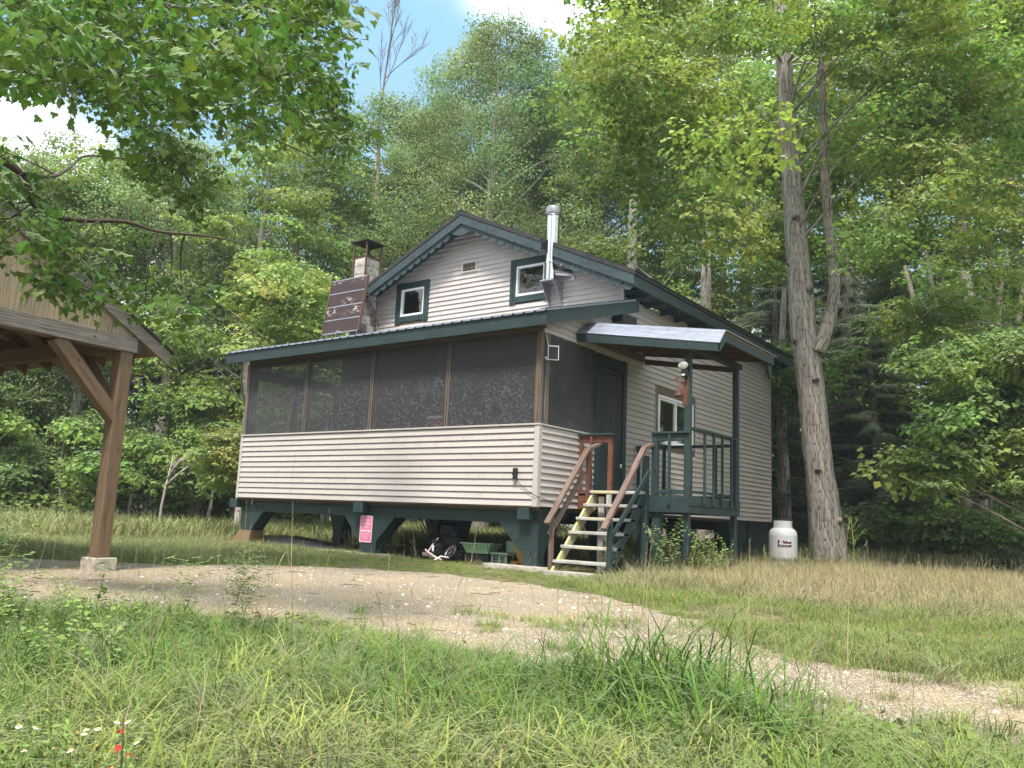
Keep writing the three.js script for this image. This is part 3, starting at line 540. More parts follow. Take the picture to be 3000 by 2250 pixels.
// ================================================================ side deck with its rails and little roof
{
  const d = thing('entry_deck', 'dark green side deck with railings under a small galvanised shed roof', 'deck');
  for (let i = 0; i < 13; i++) part('deck_board', box(0.03 + i * 0.1465, 0.17 + i * 0.1465, 0.215, 0.25, -3.09, -1.12, 0.003), M.green, d);
  part('rim_board', box(0.62, 1.20, 0.10, 0.214, -1.145, -1.11), M.green, d);
  part('rim_board', box(1.22, 1.945, -0.005, 0.235, -1.115, -1.085), M.green, d);
  part('rim_board', box(1.915, 1.948, 0.105, 0.235, -3.10, -1.118), M.green, d);
  part('rim_board', box(1.915, 1.942, -0.005, 0.101, -3.10, -1.118), M.greenB, d);
  part('rim_board', box(0.02, 1.91, 0.0, 0.214, -3.12, -3.085), M.greenB, d);
  const post = (x, z, y0, y1, w = 0.09, m = M.green) => part('post', box(x - w / 2, x + w / 2, y0, y1, z - w / 2, z + w / 2, 0.005), m, d);
  post(1.895, -1.165, 0.236, 2.40); post(1.87, -1.2, groundY(1.9, -1.2) - 0.05, 0.105); post(1.895, -3.045, 0.236, 2.47); post(1.87, -3.0, groundY(1.9, -3) - 0.05, 0.1);
  post(1.375, -1.15, 0.236, 1.165); post(1.40, -1.2, groundY(1.4, -1.2) - 0.05, 0.1, 0.13); post(1.28, -1.02, groundY(1.3, -1) - 0.05, 0.83, 0.085); post(1.12, -1.17, groundY(1.1, -1.1) - 0.05, 0.2, 0.085);
  part('bare_post_face', box(1.853, 1.915, 1.585, 2.10, -1.119, -1.1145, 0.002), mat({ map: T.woodPT, color: lin(0.78, 0.50, 0.42), roughness: 0.85 }), d);
  part('front_rail', box(1.32, 1.945, 1.168, 1.20, -1.21, -1.08), M.green, d); part('front_rail', box(1.42, 1.85, 1.06, 1.165, -1.15, -1.115), M.green, d); part('front_rail', box(1.42, 1.85, 0.27, 0.33, -1.15, -1.115), M.green, d);
  part('baluster', box(1.62, 1.665, 0.10, 1.155, -1.113 + 0.03, -1.083 + 0.03), M.green, d);
  part('side_rail', [box(1.905, 1.955, 1.235, 1.275, -3.0, -1.21)], M.green, d);
  part('side_rail', box(1.905, 1.945, 0.295, 0.335, -3.0, -1.21), M.green, d); part('side_rail', box(1.87, 1.904, 1.235, 1.27, -3.0, -1.21), M.green, d);
  for (const z of [-1.6, -1.945, -2.28, -2.65, -2.86]) part('baluster', box(1.9555, 1.992, 0.13, 1.25, z - 0.02, z + 0.02), M.green, d);
  part('far_rail', [box(0.03, 1.85, 1.14, 1.19, -3.08, -3.03), box(0.03, 1.85, 0.28, 0.32, -3.07, -3.04)], M.green, d);
  for (const x of [0.05, 0.55, 1.05, 1.5]) part('baluster', box(x, x + 0.06, 0.25, 1.139, -3.075, -3.035), M.green, d);
  // red end frame beside the wall
  part('red_frame', [box(0.026, 0.62, 1.06, 1.17, -1.16, -1.12), box(0.026, 0.07, 0.27, 1.059, -1.16, -1.12), box(0.565, 0.635, 0.27, 1.059, -1.17, -1.105)], M.red, d);
  part('red_baluster', box(0.245, 0.285, 0.28, 1.17, -1.119, -1.09), M.red, d);
  part('frame_cap', box(0.024, 0.655, 1.171, 1.203, -1.20, -1.08), M.green, d);
  part('red_skirt', [box(0.026, 0.615, 0.005, 0.268, -1.15, -1.12), box(0.64, 1.2, 0.0, 0.098, -1.165, -1.146)], M.red, d);
  // roof
  const r = grp('deck_roof', d), ty = (x) => 3.075 - 0.1535 * x;
  part('apron', faces([[V(0.02, 2.856, -0.925), V(2.487, 2.458, -0.925), V(2.468, 2.706, -1.2), V(0.1, 3.07, -1.2)], [V(0.1, 3.058, -1.208), V(2.466, 2.694, -1.208), V(2.485, 2.446, -0.933), V(0.02, 2.844, -0.933)], [V(0.02, 2.844, -0.933), V(2.485, 2.446, -0.933), V(2.487, 2.458, -0.925), V(0.02, 2.856, -0.925)], [V(2.485, 2.446, -0.933), V(2.466, 2.694, -1.208), V(2.468, 2.706, -1.2), V(2.487, 2.458, -0.925)], [V(0.02, 2.844, -0.933), V(0.02, 2.856, -0.925), V(0.1, 3.07, -1.2), V(0.1, 3.058, -1.208)]]), M.galv, r);
  part('front_fascia', prism([[0.03, 2.842], [2.45, 2.448], [2.45, 2.335], [0.03, 2.705]], -0.975, -0.937), M.green, r);
  part('roof_deck', prism([[0.03, ty(0.03) - 0.05], [2.46, ty(2.46) - 0.05], [2.46, ty(2.46) - 0.012], [0.03, ty(0.03) - 0.012]], -3.30, -1.21), M.ply, r);
  part('roof_sheet', prism([[0.03, ty(0.03) - 0.01], [2.50, ty(2.50) - 0.01], [2.50, ty(2.50)], [0.03, ty(0.03)]], -3.33, -1.205), M.galv, r);
  part('side_fascia', prism([[1.0, 2.33], [1.22, 2.53], [3.30, 2.53], [3.30, 2.675], [1.21, 2.675], [1.0, 2.48]], 2.425, 2.458, 0), M.green, r);
  for (let i = 0; i < 5; i++) { const z = -1.27 - i * 0.49; part('rafter', prism([[0.04, ty(0.04) - 0.19], [2.42, ty(2.42) - 0.14], [2.42, ty(2.42) - 0.052], [0.04, ty(0.04) - 0.052]], z - 0.02, z + 0.02), M.rafter, r); }
  part('plate', box(1.84, 1.95, 2.47, 2.565, -3.2, -1.0), M.greenB, r);
  part('ledger', box(0.027, 0.07, 2.76, 2.885, -3.25, -1.25), M.darkWood, r);
  part('nailer', prism([[0.07, 2.72], [1.84, 2.44], [1.84, 2.53], [0.07, 2.82]], -3.28, -3.24), M.rafter, r);
  part('bracket', prism([[3.22, 2.30], [3.27, 2.30], [3.29, 2.529], [3.10, 2.529]], 2.38, 2.42, 0), M.green, r);
}
// ================================================================ steps
{
  const s = thing('wooden_steps', 'worn yellow and grey wooden steps with brown and green handrails leading to the deck', 'steps');
  const rise = 0.208, run = 0.2;
  const stringer = (x0, x1, m, n) => part(n, prism([[1.03, 0.22], [1.03, 0.02], [0.86, -0.06], [-0.16, -1.05], [-0.24, -1.0], [-0.11, -0.85], [0.93, 0.26]], x0, x1, 0), m, s);
  stringer(0.40, 0.438, M.yellowWorn, 'stringer'); stringer(1.262, 1.30, M.green, 'stringer');
  for (let k = 0; k < 6; k++) part('tread', box(0.405 - 0.03 * (k === 0), 1.30, 0.245 - rise * k, 0.29 - rise * k, -1.10 + run * k, -0.87 + run * k, 0.008), M.treadWorn, s);
  part('support_leg', box(0.70, 0.78, -1.0, 0.23, -0.90, -0.86), M.treadWorn, s);
  part('support_leg', box(0.50, 0.60, -1.0, 0.20, -1.0, -0.96), M.treadWorn, s);
  part('cross_brace', beam([0.62, -0.30, -0.80], [1.24, -0.95, -0.80], 0.03, 0.09), M.treadWorn, s);
  part('cross_brace', beam([0.66, -0.95, -0.75], [1.24, -0.20, -0.75], 0.03, 0.09), M.treadWorn, s);
  const rail = (x, pts, w, h, m, n = 'handrail') => { for (let i = 0; i + 1 < pts.length; i++) part(n, beam([x, ...pts[i]], [x, ...pts[i + 1]], w, h), m, s); };
  rail(0.385, [[1.10, -1.36], [0.93, -0.80], [-0.245, 0.27]], 0.09, 0.045, M.rail);
  rail(0.375, [[0.56, -0.75], [-0.41, 0.19]], 0.03, 0.09, M.rail, 'lower_rail');
  part('rail_post', box(0.345, 0.40, groundY(0.4, 0.1) - 0.06, -0.13, 0.085, 0.15), M.rail, s);
  part('rail_post', box(0.36, 0.40, 0.10, 0.90, -0.88, -0.80), M.red, s);
  rail(1.335, [[1.11, -1.46], [0.935, -0.86], [-0.29, 0.29]], 0.09, 0.045, M.rail);
  rail(1.345, [[0.60, -1.02], [-0.38, 0.07]], 0.03, 0.075, M.green, 'lower_rail');
  part('rail_post', box(1.30, 1.36, groundY(1.3, 0.1) - 0.06, -0.16, 0.07, 0.14), M.green, s);
}

// ================================================================ things on the cottage
{
  const p = thing('solar_collector', 'tilted rack of four maroon collector panels standing on the porch roof', 'solar panel', [-6.36, 3.56, -1.5]);
  const tilt = grp('panel_rack', p); tilt.rotation.x = -0.135;
  for (let i = 0; i < 4; i++) part('collector_panel', box(-0.545, 0.545, 0.06 + i * 0.312, 0.36 + i * 0.312, -0.03, 0.0, 0.004), M.rust, tilt);
  for (let i = 0; i < 5; i++) part('crossbar', box(-0.545, 0.545, 0.031 + i * 0.312, 0.058 + i * 0.312, -0.03, 0.008, 0.003), M.steelDull, tilt);
  for (const x of [-0.575, 0.546]) part('side_rail', box(x, x + 0.029, -0.06, 1.31, -0.05, 0.012, 0.003), M.rustIron, tilt);
  for (const x of [-0.56, 0.56]) part('rear_leg', beam([x, 0.25, -0.62], [x, 0.95, -0.19], 0.03, 0.03), M.rustIron, p);
  for (const x of [-0.56, -0.1, 0.3, 0.56]) part('foot', beam([x, -0.115, 0.02], [x, 0.05, -0.02], 0.03, 0.04), M.darkWood, p);
}
{
  const o = thing('floodlight', 'black motion-sensor floodlight with an oval lamp on the deck post', 'floodlight', [1.87, 2.06, -1.118]);
  const head = lathe([[0.001, -0.06], [0.05, -0.055], [0.082, -0.03], [0.09, 0.0], [0.086, 0.006]], 24); head.rotateX(Math.PI / 2); head.scale(1, 0.68, 1); head.translate(-0.01, 0.13, 0.07);
  part('lamp_housing', head, M.black, o);
  const ln = lathe([[0.001, 0.014], [0.05, 0.011], [0.084, 0.001]], 24); ln.rotateX(Math.PI / 2); ln.scale(1, 0.68, 1); ln.translate(-0.01, 0.13, 0.071);
  part('lens', ln, mat({ color: lin(0.55, 0.54, 0.48), roughness: 0.12, metalness: 0.5 }), o);
  part('sensor_body', box(-0.045, 0.045, -0.05, 0.075, 0.0, 0.075, 0.012), M.black, o);
  part('sensor_window', box(-0.03, 0.02, -0.03, -0.005, 0.0755, 0.08, 0.003), M.white, o);
  part('knuckle', box(-0.02, 0.01, 0.07, 0.1, 0.01, 0.05, 0.006), M.black, o);
}
{
  const o = thing('dinner_bell', 'rusty red cast iron bell on a scrolled bracket below the floodlight', 'bell', [1.83, 1.74, -1.118]);
  const b = lathe([[0.012, 0.13], [0.03, 0.12], [0.04, 0.09], [0.058, 0.04], [0.085, 0.0], [0.078, 0.0], [0.05, 0.04], [0.03, 0.09], [0.001, 0.11]], 24).scale(0.85, 0.85, 0.85); b.translate(-0.03, -0.02, 0.09);
  part('bell', b, mat({ color: lin(0.20, 0.085, 0.08), roughness: 0.8, map: T.block }), o);
  part('clapper', rod([-0.03, -0.045, 0.09], [-0.03, 0.05, 0.09], 0.012), M.rustIron, o);
  part('bracket', [tube([[0.01, -0.16, 0.004], [0.01, 0.2, 0.004]], [0.014, 0.014], 8, 0, 1, true), tube([[0.01, 0.19, 0.006], [-0.01, 0.22, 0.05], [-0.03, 0.2, 0.085], [-0.03, 0.11, 0.09]], [0.012, 0.012, 0.011, 0.009], 8, 0, 1, true), tube([[0.01, -0.05, 0.006], [0.02, 0.02, 0.05], [0.0, 0.09, 0.06], [-0.02, 0.15, 0.03], [0.01, 0.17, 0.006]], [0.009, 0.009, 0.009, 0.009, 0.009], 8, 0, 1, true), tube([[-0.03, 0.22, 0.085], [-0.055, 0.25, 0.1], [-0.08, 0.24, 0.11], [-0.075, 0.215, 0.1]], [0.012, 0.016, 0.014, 0.006], 8, 0, 1, true)], mat({ color: lin(0.16, 0.058, 0.05), roughness: 0.85 }), o);
}
{
  const o = thing('camera_solar_panel', 'small white-rimmed black solar panel on an arm at the porch corner', 'solar panel', [0.02, 2.27, -0.09]);
  part('mount', [rod([0.0, 0, 0], [0.012, 0, 0], 0.03, 16), rod([0.012, 0.0, 0], [0.10, 0.02, -0.01], 0.013, 12)], M.white, o);
  const p = grp('panel', o); p.position.set(0.12, 0.07, -0.02); p.rotation.y = 0.75;
  part('panel_frame', box(-0.085, 0.085, -0.105, 0.125, -0.012, 0.0, 0.006), M.white, p);
  part('cells', box(-0.074, 0.074, -0.094, 0.105, 0.0005, 0.004, 0.002), M.blackGloss, p);
  part('cable', tube([[0.06, 0.13, -0.03], [0.02, 0.22, -0.01], [0.005, 0.36, 0.02], [0.004, 0.44, 0.03]], [0.005, 0.005, 0.005, 0.005], 6), M.white, o);
}
{
  const o = thing('outlet_box', 'small black box with a trailing cable on the porch knee wall', 'electrical box', [-0.375, 0.40, 0.02]);
  part('box_body', box(-0.032, 0.032, 0.0, 0.17, 0.0, 0.06, 0.008), M.black, o);
  part('side_knob', rod([-0.05, 0.085, 0.03], [-0.03, 0.085, 0.03], 0.02, 12), M.black, o);
  part('cable', tube([[0.0, 0.01, 0.03], [0.15, -0.12, 0.02], [0.38, -0.24, 0.03], [0.46, -0.3, -0.2], [0.43, -0.38, -0.5]], [0.005, 0.005, 0.005, 0.005, 0.005], 6), M.black, o);
}
{ // pink sign on the middle pier
  const cv = document.createElement('canvas'); cv.width = 300; cv.height = 460; const g = cv.getContext('2d');
  g.fillStyle = '#d97f9b'; g.fillRect(0, 0, 300, 460); g.strokeStyle = '#f3cdd8'; g.lineWidth = 12; g.strokeRect(9, 9, 282, 442);
  g.fillStyle = '#e9a9bd'; g.textAlign = 'center'; g.font = 'bold 50px sans-serif'; g.fillText('PRINCESS', 150, 96, 245); g.fillStyle = '#f0c0cf'; g.fillText('PARKING', 150, 156, 245); g.fillText('ONLY', 150, 214, 170);
  g.fillStyle = '#f7dbe4'; g.fillRect(62, 250, 176, 20); g.beginPath(); g.moveTo(30, 260); g.lineTo(70, 232); g.lineTo(70, 288); g.fill(); g.beginPath(); g.moveTo(270, 260); g.lineTo(230, 232); g.lineTo(230, 288); g.fill();
  g.fillStyle = '#eeb6c8'; g.font = 'bold 30px sans-serif'; g.fillText('ALL OTHERS', 150, 326, 230); g.fillText('WILL BE', 150, 366, 160); g.fillText('TOWED', 150, 404, 130);
  const tx = new THREE.CanvasTexture(cv); tx.colorSpace = THREE.SRGBColorSpace;
  const sg = thing('parking_sign', 'faded pink metal parking sign hung on the middle porch pier', 'sign', [-3.69, -0.48, -0.118]); sg.rotation.z = 0.0;
  const rr = (w, h, r) => { const s = new THREE.Shape(); s.moveTo(-w + r, -h); s.lineTo(w - r, -h); s.quadraticCurveTo(w, -h, w, -h + r); s.lineTo(w, h - r); s.quadraticCurveTo(w, h, w - r, h); s.lineTo(-w + r, h); s.quadraticCurveTo(-w, h, -w, h - r); s.lineTo(-w, -h + r); s.quadraticCurveTo(-w, -h, -w + r, -h); return s; };
  part('plate', new THREE.ExtrudeGeometry(rr(0.152, 0.232, 0.03), { depth: 0.004, bevelEnabled: false }), M.white, sg);
  const f = new THREE.ShapeGeometry(rr(0.150, 0.230, 0.03)); { const p = f.attributes.position, u = f.attributes.uv; for (let i = 0; i < p.count; i++) u.setXY(i, p.getX(i) / 0.3 + 0.5, p.getY(i) / 0.46 + 0.5); } f.translate(0, 0, 0.0055);
  part('printed_face', f, mat({ map: tx, roughness: 0.5 }), sg);
  part('bolt', rod([0, 0.205, 0.005], [0, 0.205, 0.011], 0.009, 10), M.rustIron, sg);
}
{ // propane cylinder
  const o = thing('propane_tank', 'large white propane cylinder with a maroon label by the far corner', 'gas tank', [0.86, groundY(0.86, -8.4) - 0.01, -8.4], 0.5);
  const w = mat({ color: lin(0.72, 0.73, 0.76), roughness: 0.32 });
  part('body', lathe([[0.001, 0.10], [0.22, 0.10], [0.285, 0.15], [0.305, 0.22], [0.305, 0.66], [0.307, 0.665], [0.307, 0.68], [0.303, 0.685], [0.296, 0.74], [0.27, 0.79], [0.22, 0.83], [0.12, 0.85], [0.001, 0.855]], 48), w, o);
  part('foot_ring', lathe([[0.235, 0.0], [0.245, 0.0], [0.245, 0.13], [0.235, 0.13]], 40), w, o);
  const col = []; for (let i = 0; i < 40; i++) { const a = i / 40 * Math.PI * 2, b = (i + 1) / 40 * Math.PI * 2; if (i === 2 || i === 3 || i === 22 || i === 23) { for (const [y0, y1] of [[0.83, 0.89], [0.97, 1.0]]) col.push(seg(a, b, y0, y1)); } else col.push(seg(a, b, 0.83, 1.0)); }
  function seg(a, b, y0, y1) { const R = 0.205, r = 0.197, p = (q, y, t) => V(Math.cos(t) * q, y, Math.sin(t) * q); return faces([[p(R, y0, b), p(R, y0, a), p(R, y1, a), p(R, y1, b)], [p(r, y0, a), p(r, y0, b), p(r, y1, b), p(r, y1, a)], [p(r, y1, a), p(r, y1, b), p(R, y1, b), p(R, y1, a)], [p(r, y0, b), p(r, y0, a), p(R, y0, a), p(R, y0, b)]]); }
  part('collar', col, w, o);
  part('lid', lathe([[0.001, 1.03], [0.19, 1.025], [0.208, 1.01], [0.208, 0.998], [0.196, 0.998]], 32), M.black, o);
  part('valve', [rod([0, 0.85, 0], [0, 0.93, 0], 0.03, 12), rod([-0.06, 0.9, 0], [0.06, 0.9, 0], 0.018, 10)], M.rustIron, o);
  const cv = document.createElement('canvas'); cv.width = 280; cv.height = 140; const g = cv.getContext('2d');
  g.fillStyle = '#e9e9ee'; g.fillRect(0, 0, 280, 140); g.fillStyle = '#5a2136'; g.fillRect(0, 8, 280, 62); g.fillRect(0, 92, 280, 48); g.fillStyle = '#3a1a2c'; g.fillRect(0, 0, 24, 140); g.fillRect(268, 12, 12, 128);
  g.fillStyle = '#e9e9ee'; g.beginPath(); g.moveTo(24, 70); g.lineTo(50, 6); g.lineTo(92, 6); g.lineTo(110, 70); g.fill(); g.beginPath(); g.moveTo(128, 6); g.lineTo(148, 38); g.lineTo(164, 6); g.fill(); g.beginPath(); g.moveTo(172, 6); g.lineTo(196, 34); g.lineTo(268, 24); g.lineTo(268, 6); g.fill();
  g.fillStyle = '#e8b9a0'; g.beginPath(); g.arc(78, 48, 20, 0, 7); g.fill(); g.fillStyle = '#d8c6d0'; g.font = 'bold 30px sans-serif'; g.fillText('(207) 868-3318', 28, 128, 236);
  const tx = new THREE.CanvasTexture(cv); tx.colorSpace = THREE.SRGBColorSpace;
  const lb = new THREE.CylinderGeometry(0.3075, 0.3075, 0.15, 16, 1, true, -0.48 + 0.0, 0.96); lb.translate(0, 0.50, 0);
  const lm = part('label', lb, mat({ map: tx, roughness: 0.4 }), o); lm.rotation.y = -0.05;
  const pipe = tube([[0.0, 0.93, 0], [-0.1, 1.06, -0.05], [-0.4, 0.9, -0.3], [-0.6, 0.7, -0.5]], [0.006, 0.006, 0.006, 0.006], 6); part('hose', pipe, M.black, o);
}

// ================================================================ what lies under the porch
{
  const gy = groundY(-6.3, -0.7);
  const k = thing('kayak_hull', 'upturned black plastic kayak hull lying in the grass under the porch', 'kayak', [-6.2, gy, -0.62], -0.03);
  const n = 22, m = 14, pos = [], idx = [];
  for (let i = 0; i <= n; i++) { const t = i / n * 2 - 1, w = 0.30 * Math.pow(1 - Math.pow(Math.abs(t), 2.6), 0.6) + 0.004, h = 0.20 * Math.pow(1 - Math.pow(Math.abs(t), 3), 0.5) * (t < 0 ? 1 : 1 - 0.45 * t) + 0.01; for (let j = 0; j <= m; j++) { const a = j / m * Math.PI; pos.push(t * 1.45, Math.sin(a) * h * (1 + 0.10 * Math.cos(a * 6)), Math.cos(a) * w); } }
  for (let i = 0; i < n; i++) for (let j = 0; j < m; j++) { const a = i * (m + 1) + j, b = a + m + 1; idx.push(a, a + 1, b, a + 1, b + 1, b); }
  const g = new THREE.BufferGeometry(); g.setAttribute('position', new THREE.Float32BufferAttribute(pos, 3)); g.setIndex(idx); g.computeVertexNormals();
  part('hull', g, mat({ color: lin(0.035, 0.037, 0.042), roughness: 0.28 }), k);
  part('cockpit_rim', tube(Array.from({ length: 17 }, (_, i) => [0.15 + Math.cos(i / 16 * Math.PI * 2) * 0.42, 0.03, 0.30 * Math.sin(i / 16 * Math.PI * 2)]), Array(17).fill(0.014), 6), M.black, k);
}
{
  const s = [['stone_slab', -4.1, -0.15, [[-0.95, 0.02], [-0.6, 0.2], [0.3, 0.24], [0.85, 0.1], [0.95, -0.15], [0.2, -0.25], [-0.7, -0.2]], 'flat pale stone slab under the middle porch pier'], ['stone_slab', -0.35, 0.05, [[-0.62, -0.05], [-0.4, 0.16], [0.45, 0.2], [0.72, 0.02], [0.5, -0.2], [-0.45, -0.2]], 'flat pale stone slab beside the foot of the steps'], ['stone_slab', 0.85, 0.42, [[-0.45, -0.05], [-0.3, 0.14], [0.4, 0.17], [0.5, -0.08], [0.1, -0.16]], 'low paving stone in the grass before the bottom step'], ['stone_slab', 1.7, -6.6, [[-0.3, -0.1], [-0.22, 0.18], [0.25, 0.2], [0.32, -0.08]], 'small pale stone in the dry grass beyond the deck']];
  for (const [n, x, z, o, l] of s) { const y = groundY(x, z); const g = prism(o.map(([a, b]) => [x + a, -(z + b)]), y - 0.06, y + 0.055, 1); solo(n, g, M.concrete, l, 'stone', 'flat stones by the porch'); }
}
{ // push mower
  const x = -2.35, z = -0.95, gy = groundY(x, z);
  const m = thing('push_mower', 'black walk-behind lawn mower with a tall wire handle under the porch', 'lawn mower', [x, gy, z], 0.25);
  part('deck', lathe([[0.001, 0.24], [0.20, 0.235], [0.26, 0.20], [0.28, 0.10], [0.27, 0.10]], 24).scale(1.15, 1, 0.95), M.black, m);
  part('engine', [box(-0.14, 0.16, 0.235, 0.40, -0.12, 0.13, 0.02), rod([0, 0.40, 0], [0, 0.47, 0], 0.10, 20)], M.black, m);
  part('control_box', [box(-0.28, -0.02, 0.42, 0.60, -0.06, 0.02, 0.012), box(-0.02, 0.08, 0.40, 0.52, -0.05, 0.02, 0.012)], M.black, m);
  for (const [a, b] of [[-0.27, 0.24], [0.25, 0.24], [-0.27, -0.24], [0.25, -0.24]]) { const w = part('wheel', new THREE.TorusGeometry(0.075, 0.03, 8, 20).translate(a, 0.105, b), M.black, m); part('hub', rod([a, 0.105, b - 0.02], [a, 0.105, b + 0.02], 0.05, 12), M.steelDull, w); }
  for (const s of [-1, 1]) part('handle_bar', tube([[-0.25, 0.18, s * 0.2], [-0.55, 0.62, s * 0.19], [-0.62, 0.72, s * 0.14]], [0.012, 0.012, 0.012], 8), M.black, m);
  part('handle_grip', tube([[-0.62, 0.72, -0.14], [-0.63, 0.735, 0], [-0.62, 0.72, 0.14]], [0.013, 0.013, 0.013], 8), M.black, m);
  part('pull_cord', tube([[-0.2, 0.45, 0.05], [0.1, 0.30, 0.16], [0.35, 0.1, 0.2], [0.5, 0.02, 0.2]], [0.006, 0.006, 0.006, 0.006], 6), M.rustIron, m);
}
{ // small bicycle on its side
  const x = -2.2, z = -0.32, gy = groundY(x, z);
  const b = thing('small_bicycle', 'child bicycle with a pale pink frame lying on its side before the mower', 'bicycle', [x, gy + 0.03, z], -0.35);
  const pk = mat({ color: lin(0.60, 0.42, 0.43), roughness: 0.45 });
  const ring = (cx, cz, r, t, n) => { const w = part('wheel', new THREE.TorusGeometry(r, t, 10, 32).rotateX(-0.55).translate(cx, 0.14, cz), M.black, b); part('rim', new THREE.TorusGeometry(r * 0.84, 0.007, 6, 28).rotateX(-0.55).translate(cx, 0.14, cz), M.steelDull, w); const sp = []; for (let i = 0; i < 8; i++) { const a = i / 8 * Math.PI * 2; sp.push(rod([cx, 0.14, cz], [cx + Math.cos(a) * r * 0.84, 0.14 + Math.sin(a) * r * 0.84 * 0.85, cz - Math.sin(a) * r * 0.84 * 0.52], 0.002, 4)); } part('spokes', sp, M.steelDull, w); };
  ring(-0.22, -0.12, 0.16, 0.02); ring(0.42, -0.02, 0.13, 0.018);
  part('frame', [tube([[-0.2, 0.15, 0.1], [0.0, 0.12, 0.16], [0.26, 0.06, 0.17], [0.50, 0.02, 0.16]], [0.016, 0.018, 0.018, 0.013], 8, 0, 1, true), tube([[-0.2, 0.15, 0.1], [0.02, 0.05, 0.14], [0.26, 0.06, 0.17]], [0.013, 0.013, 0.013], 8), tube([[0.0, 0.12, 0.16], [-0.04, 0.24, 0.06], [0.05, 0.36, 0.0]], [0.012, 0.012, 0.011], 8)], pk, b);
  part('saddle', lathe([[0.001, 0.02], [0.05, 0.015], [0.06, 0], [0.03, -0.012], [0.001, -0.015]], 14).scale(1.4, 1, 0.8).rotateX(0.6).translate(-0.04, 0.30, 0.03), M.black, b);
  part('chain_guard', box(-0.2, 0.12, 0.055, 0.11, 0.145, 0.16, 0.006), mat({ color: lin(0.22, 0.20, 0.20), roughness: 0.6 }), b);
  part('reflector', box(0.10, 0.15, 0.14, 0.24, 0.13, 0.145, 0.01), M.white, b);
  part('handlebar', tube([[0.50, 0.02, 0.30], [0.52, 0.08, 0.20], [0.50, 0.06, 0.05]], [0.012, 0.013, 0.012], 8, 0, 1, true), M.white, b);
}
{ // green tub
  const x = -1.5, z = -0.62, gy = groundY(x, z);
  const t = thing('green_tub', 'pale green ribbed plastic tub raised on junk under the porch', 'plastic tub', [x, gy + 0.17, z], 0.12);
  const gm = mat({ color: lin(0.25, 0.42, 0.28), roughness: 0.45 });
  const o = (hw, hd, y) => [V(-hw, y, -hd), V(hw, y, -hd), V(hw, y, hd), V(-hw, y, hd)];
  const b = o(0.21, 0.12, 0), tp = o(0.27, 0.17, 0.15), ti = o(0.262, 0.162, 0.15), bi = o(0.2, 0.11, 0.012), polys = [[b[0], b[1], b[2], b[3]], [bi[3], bi[2], bi[1], bi[0]]];
  for (let i = 0; i < 4; i++) { const j = (i + 1) % 4; polys.push([b[j], b[i], tp[i], tp[j]], [bi[i], bi[j], ti[j], ti[i]], [tp[j], tp[i], ti[i], ti[j]]); }
  part('tub_wall', faces(polys), gm, t);
  part('rim', [box(-0.295, 0.295, 0.145, 0.165, 0.165, 0.2, 0.005), box(-0.295, 0.295, 0.145, 0.165, -0.2, -0.165, 0.005), box(-0.3, -0.264, 0.146, 0.166, -0.165, 0.165, 0.005), box(0.264, 0.3, 0.146, 0.166, -0.165, 0.165, 0.005)], gm, t);
  for (let i = 0; i < 7; i++) part('rib', beam([-0.2 + i * 0.068, 0.06, 0.143], [-0.215 + i * 0.072, 0.145, 0.172], 0.02, 0.04, 0.006), gm, t);
  part('crate_below', [box(-0.24, 0.22, -0.20, -0.012, -0.1, 0.1, 0.01)], M.black, t);
}
{
  const x = -0.95, z = -0.55, gy = groundY(x, z);
  const c = thing('green_toy_chair', 'faded green plastic toy chair with slatted sides near the right pier', 'toy chair', [x, gy, z], -0.2);
  const gm = mat({ color: lin(0.17, 0.26, 0.20), roughness: 0.55 });
  part('base', box(-0.26, 0.18, 0.0, 0.05, -0.12, 0.12, 0.01), gm, c);
  for (const s of [-0.2, -0.02, 0.13]) part('leg', box(s, s + 0.035, 0.051, 0.17, 0.09, 0.12, 0.006), gm, c);
  for (let i = 0; i < 3; i++) part('slat', box(-0.2, 0.16, 0.07 + i * 0.035, 0.085 + i * 0.035, 0.085, 0.0895, 0.002), gm, c);
  part('seat', box(-0.24, 0.2, 0.171, 0.21, -0.12, 0.13, 0.01), gm, c);
  part('back', box(-0.05, 0.19, 0.211, 0.40, -0.1, -0.06, 0.015), gm, c);
}
{
  const x = -1.05, z = -0.95, gy = groundY(x, z);
  const c = thing('folded_stroller', 'dark folded stroller frame with a wheel leaning behind the green tub', 'stroller', [x, gy, z], 0.3);
  part('frame', [tube([[-0.3, 0.30, 0.1], [-0.1, 0.44, 0.1], [0.28, 0.47, 0.1], [0.22, 0.25, 0.12]], [0.018, 0.018, 0.022, 0.018], 8), tube([[-0.25, 0.05, 0.1], [0.1, 0.3, 0.1], [0.3, 0.44, 0.08]], [0.016, 0.016, 0.016], 8), tube([[0.35, 0.08, 0.12], [0.48, 0.36, 0.1]], [0.03, 0.03], 10, 0, 1, true)], M.black, c);
  part('seat_cloth', faces([[V(-0.05, 0.18, 0.13), V(0.22, 0.18, 0.13), V(0.25, 0.32, 0.12), V(-0.08, 0.32, 0.12)], [V(-0.08, 0.32, 0.11), V(0.25, 0.32, 0.11), V(0.22, 0.18, 0.12), V(-0.05, 0.18, 0.12)]]), mat({ color: lin(0.018, 0.02, 0.035), roughness: 0.9 }), c);
  part('wheel', new THREE.TorusGeometry(0.13, 0.02, 8, 28).translate(0.22, 0.15, 0.16), M.black, c);
}
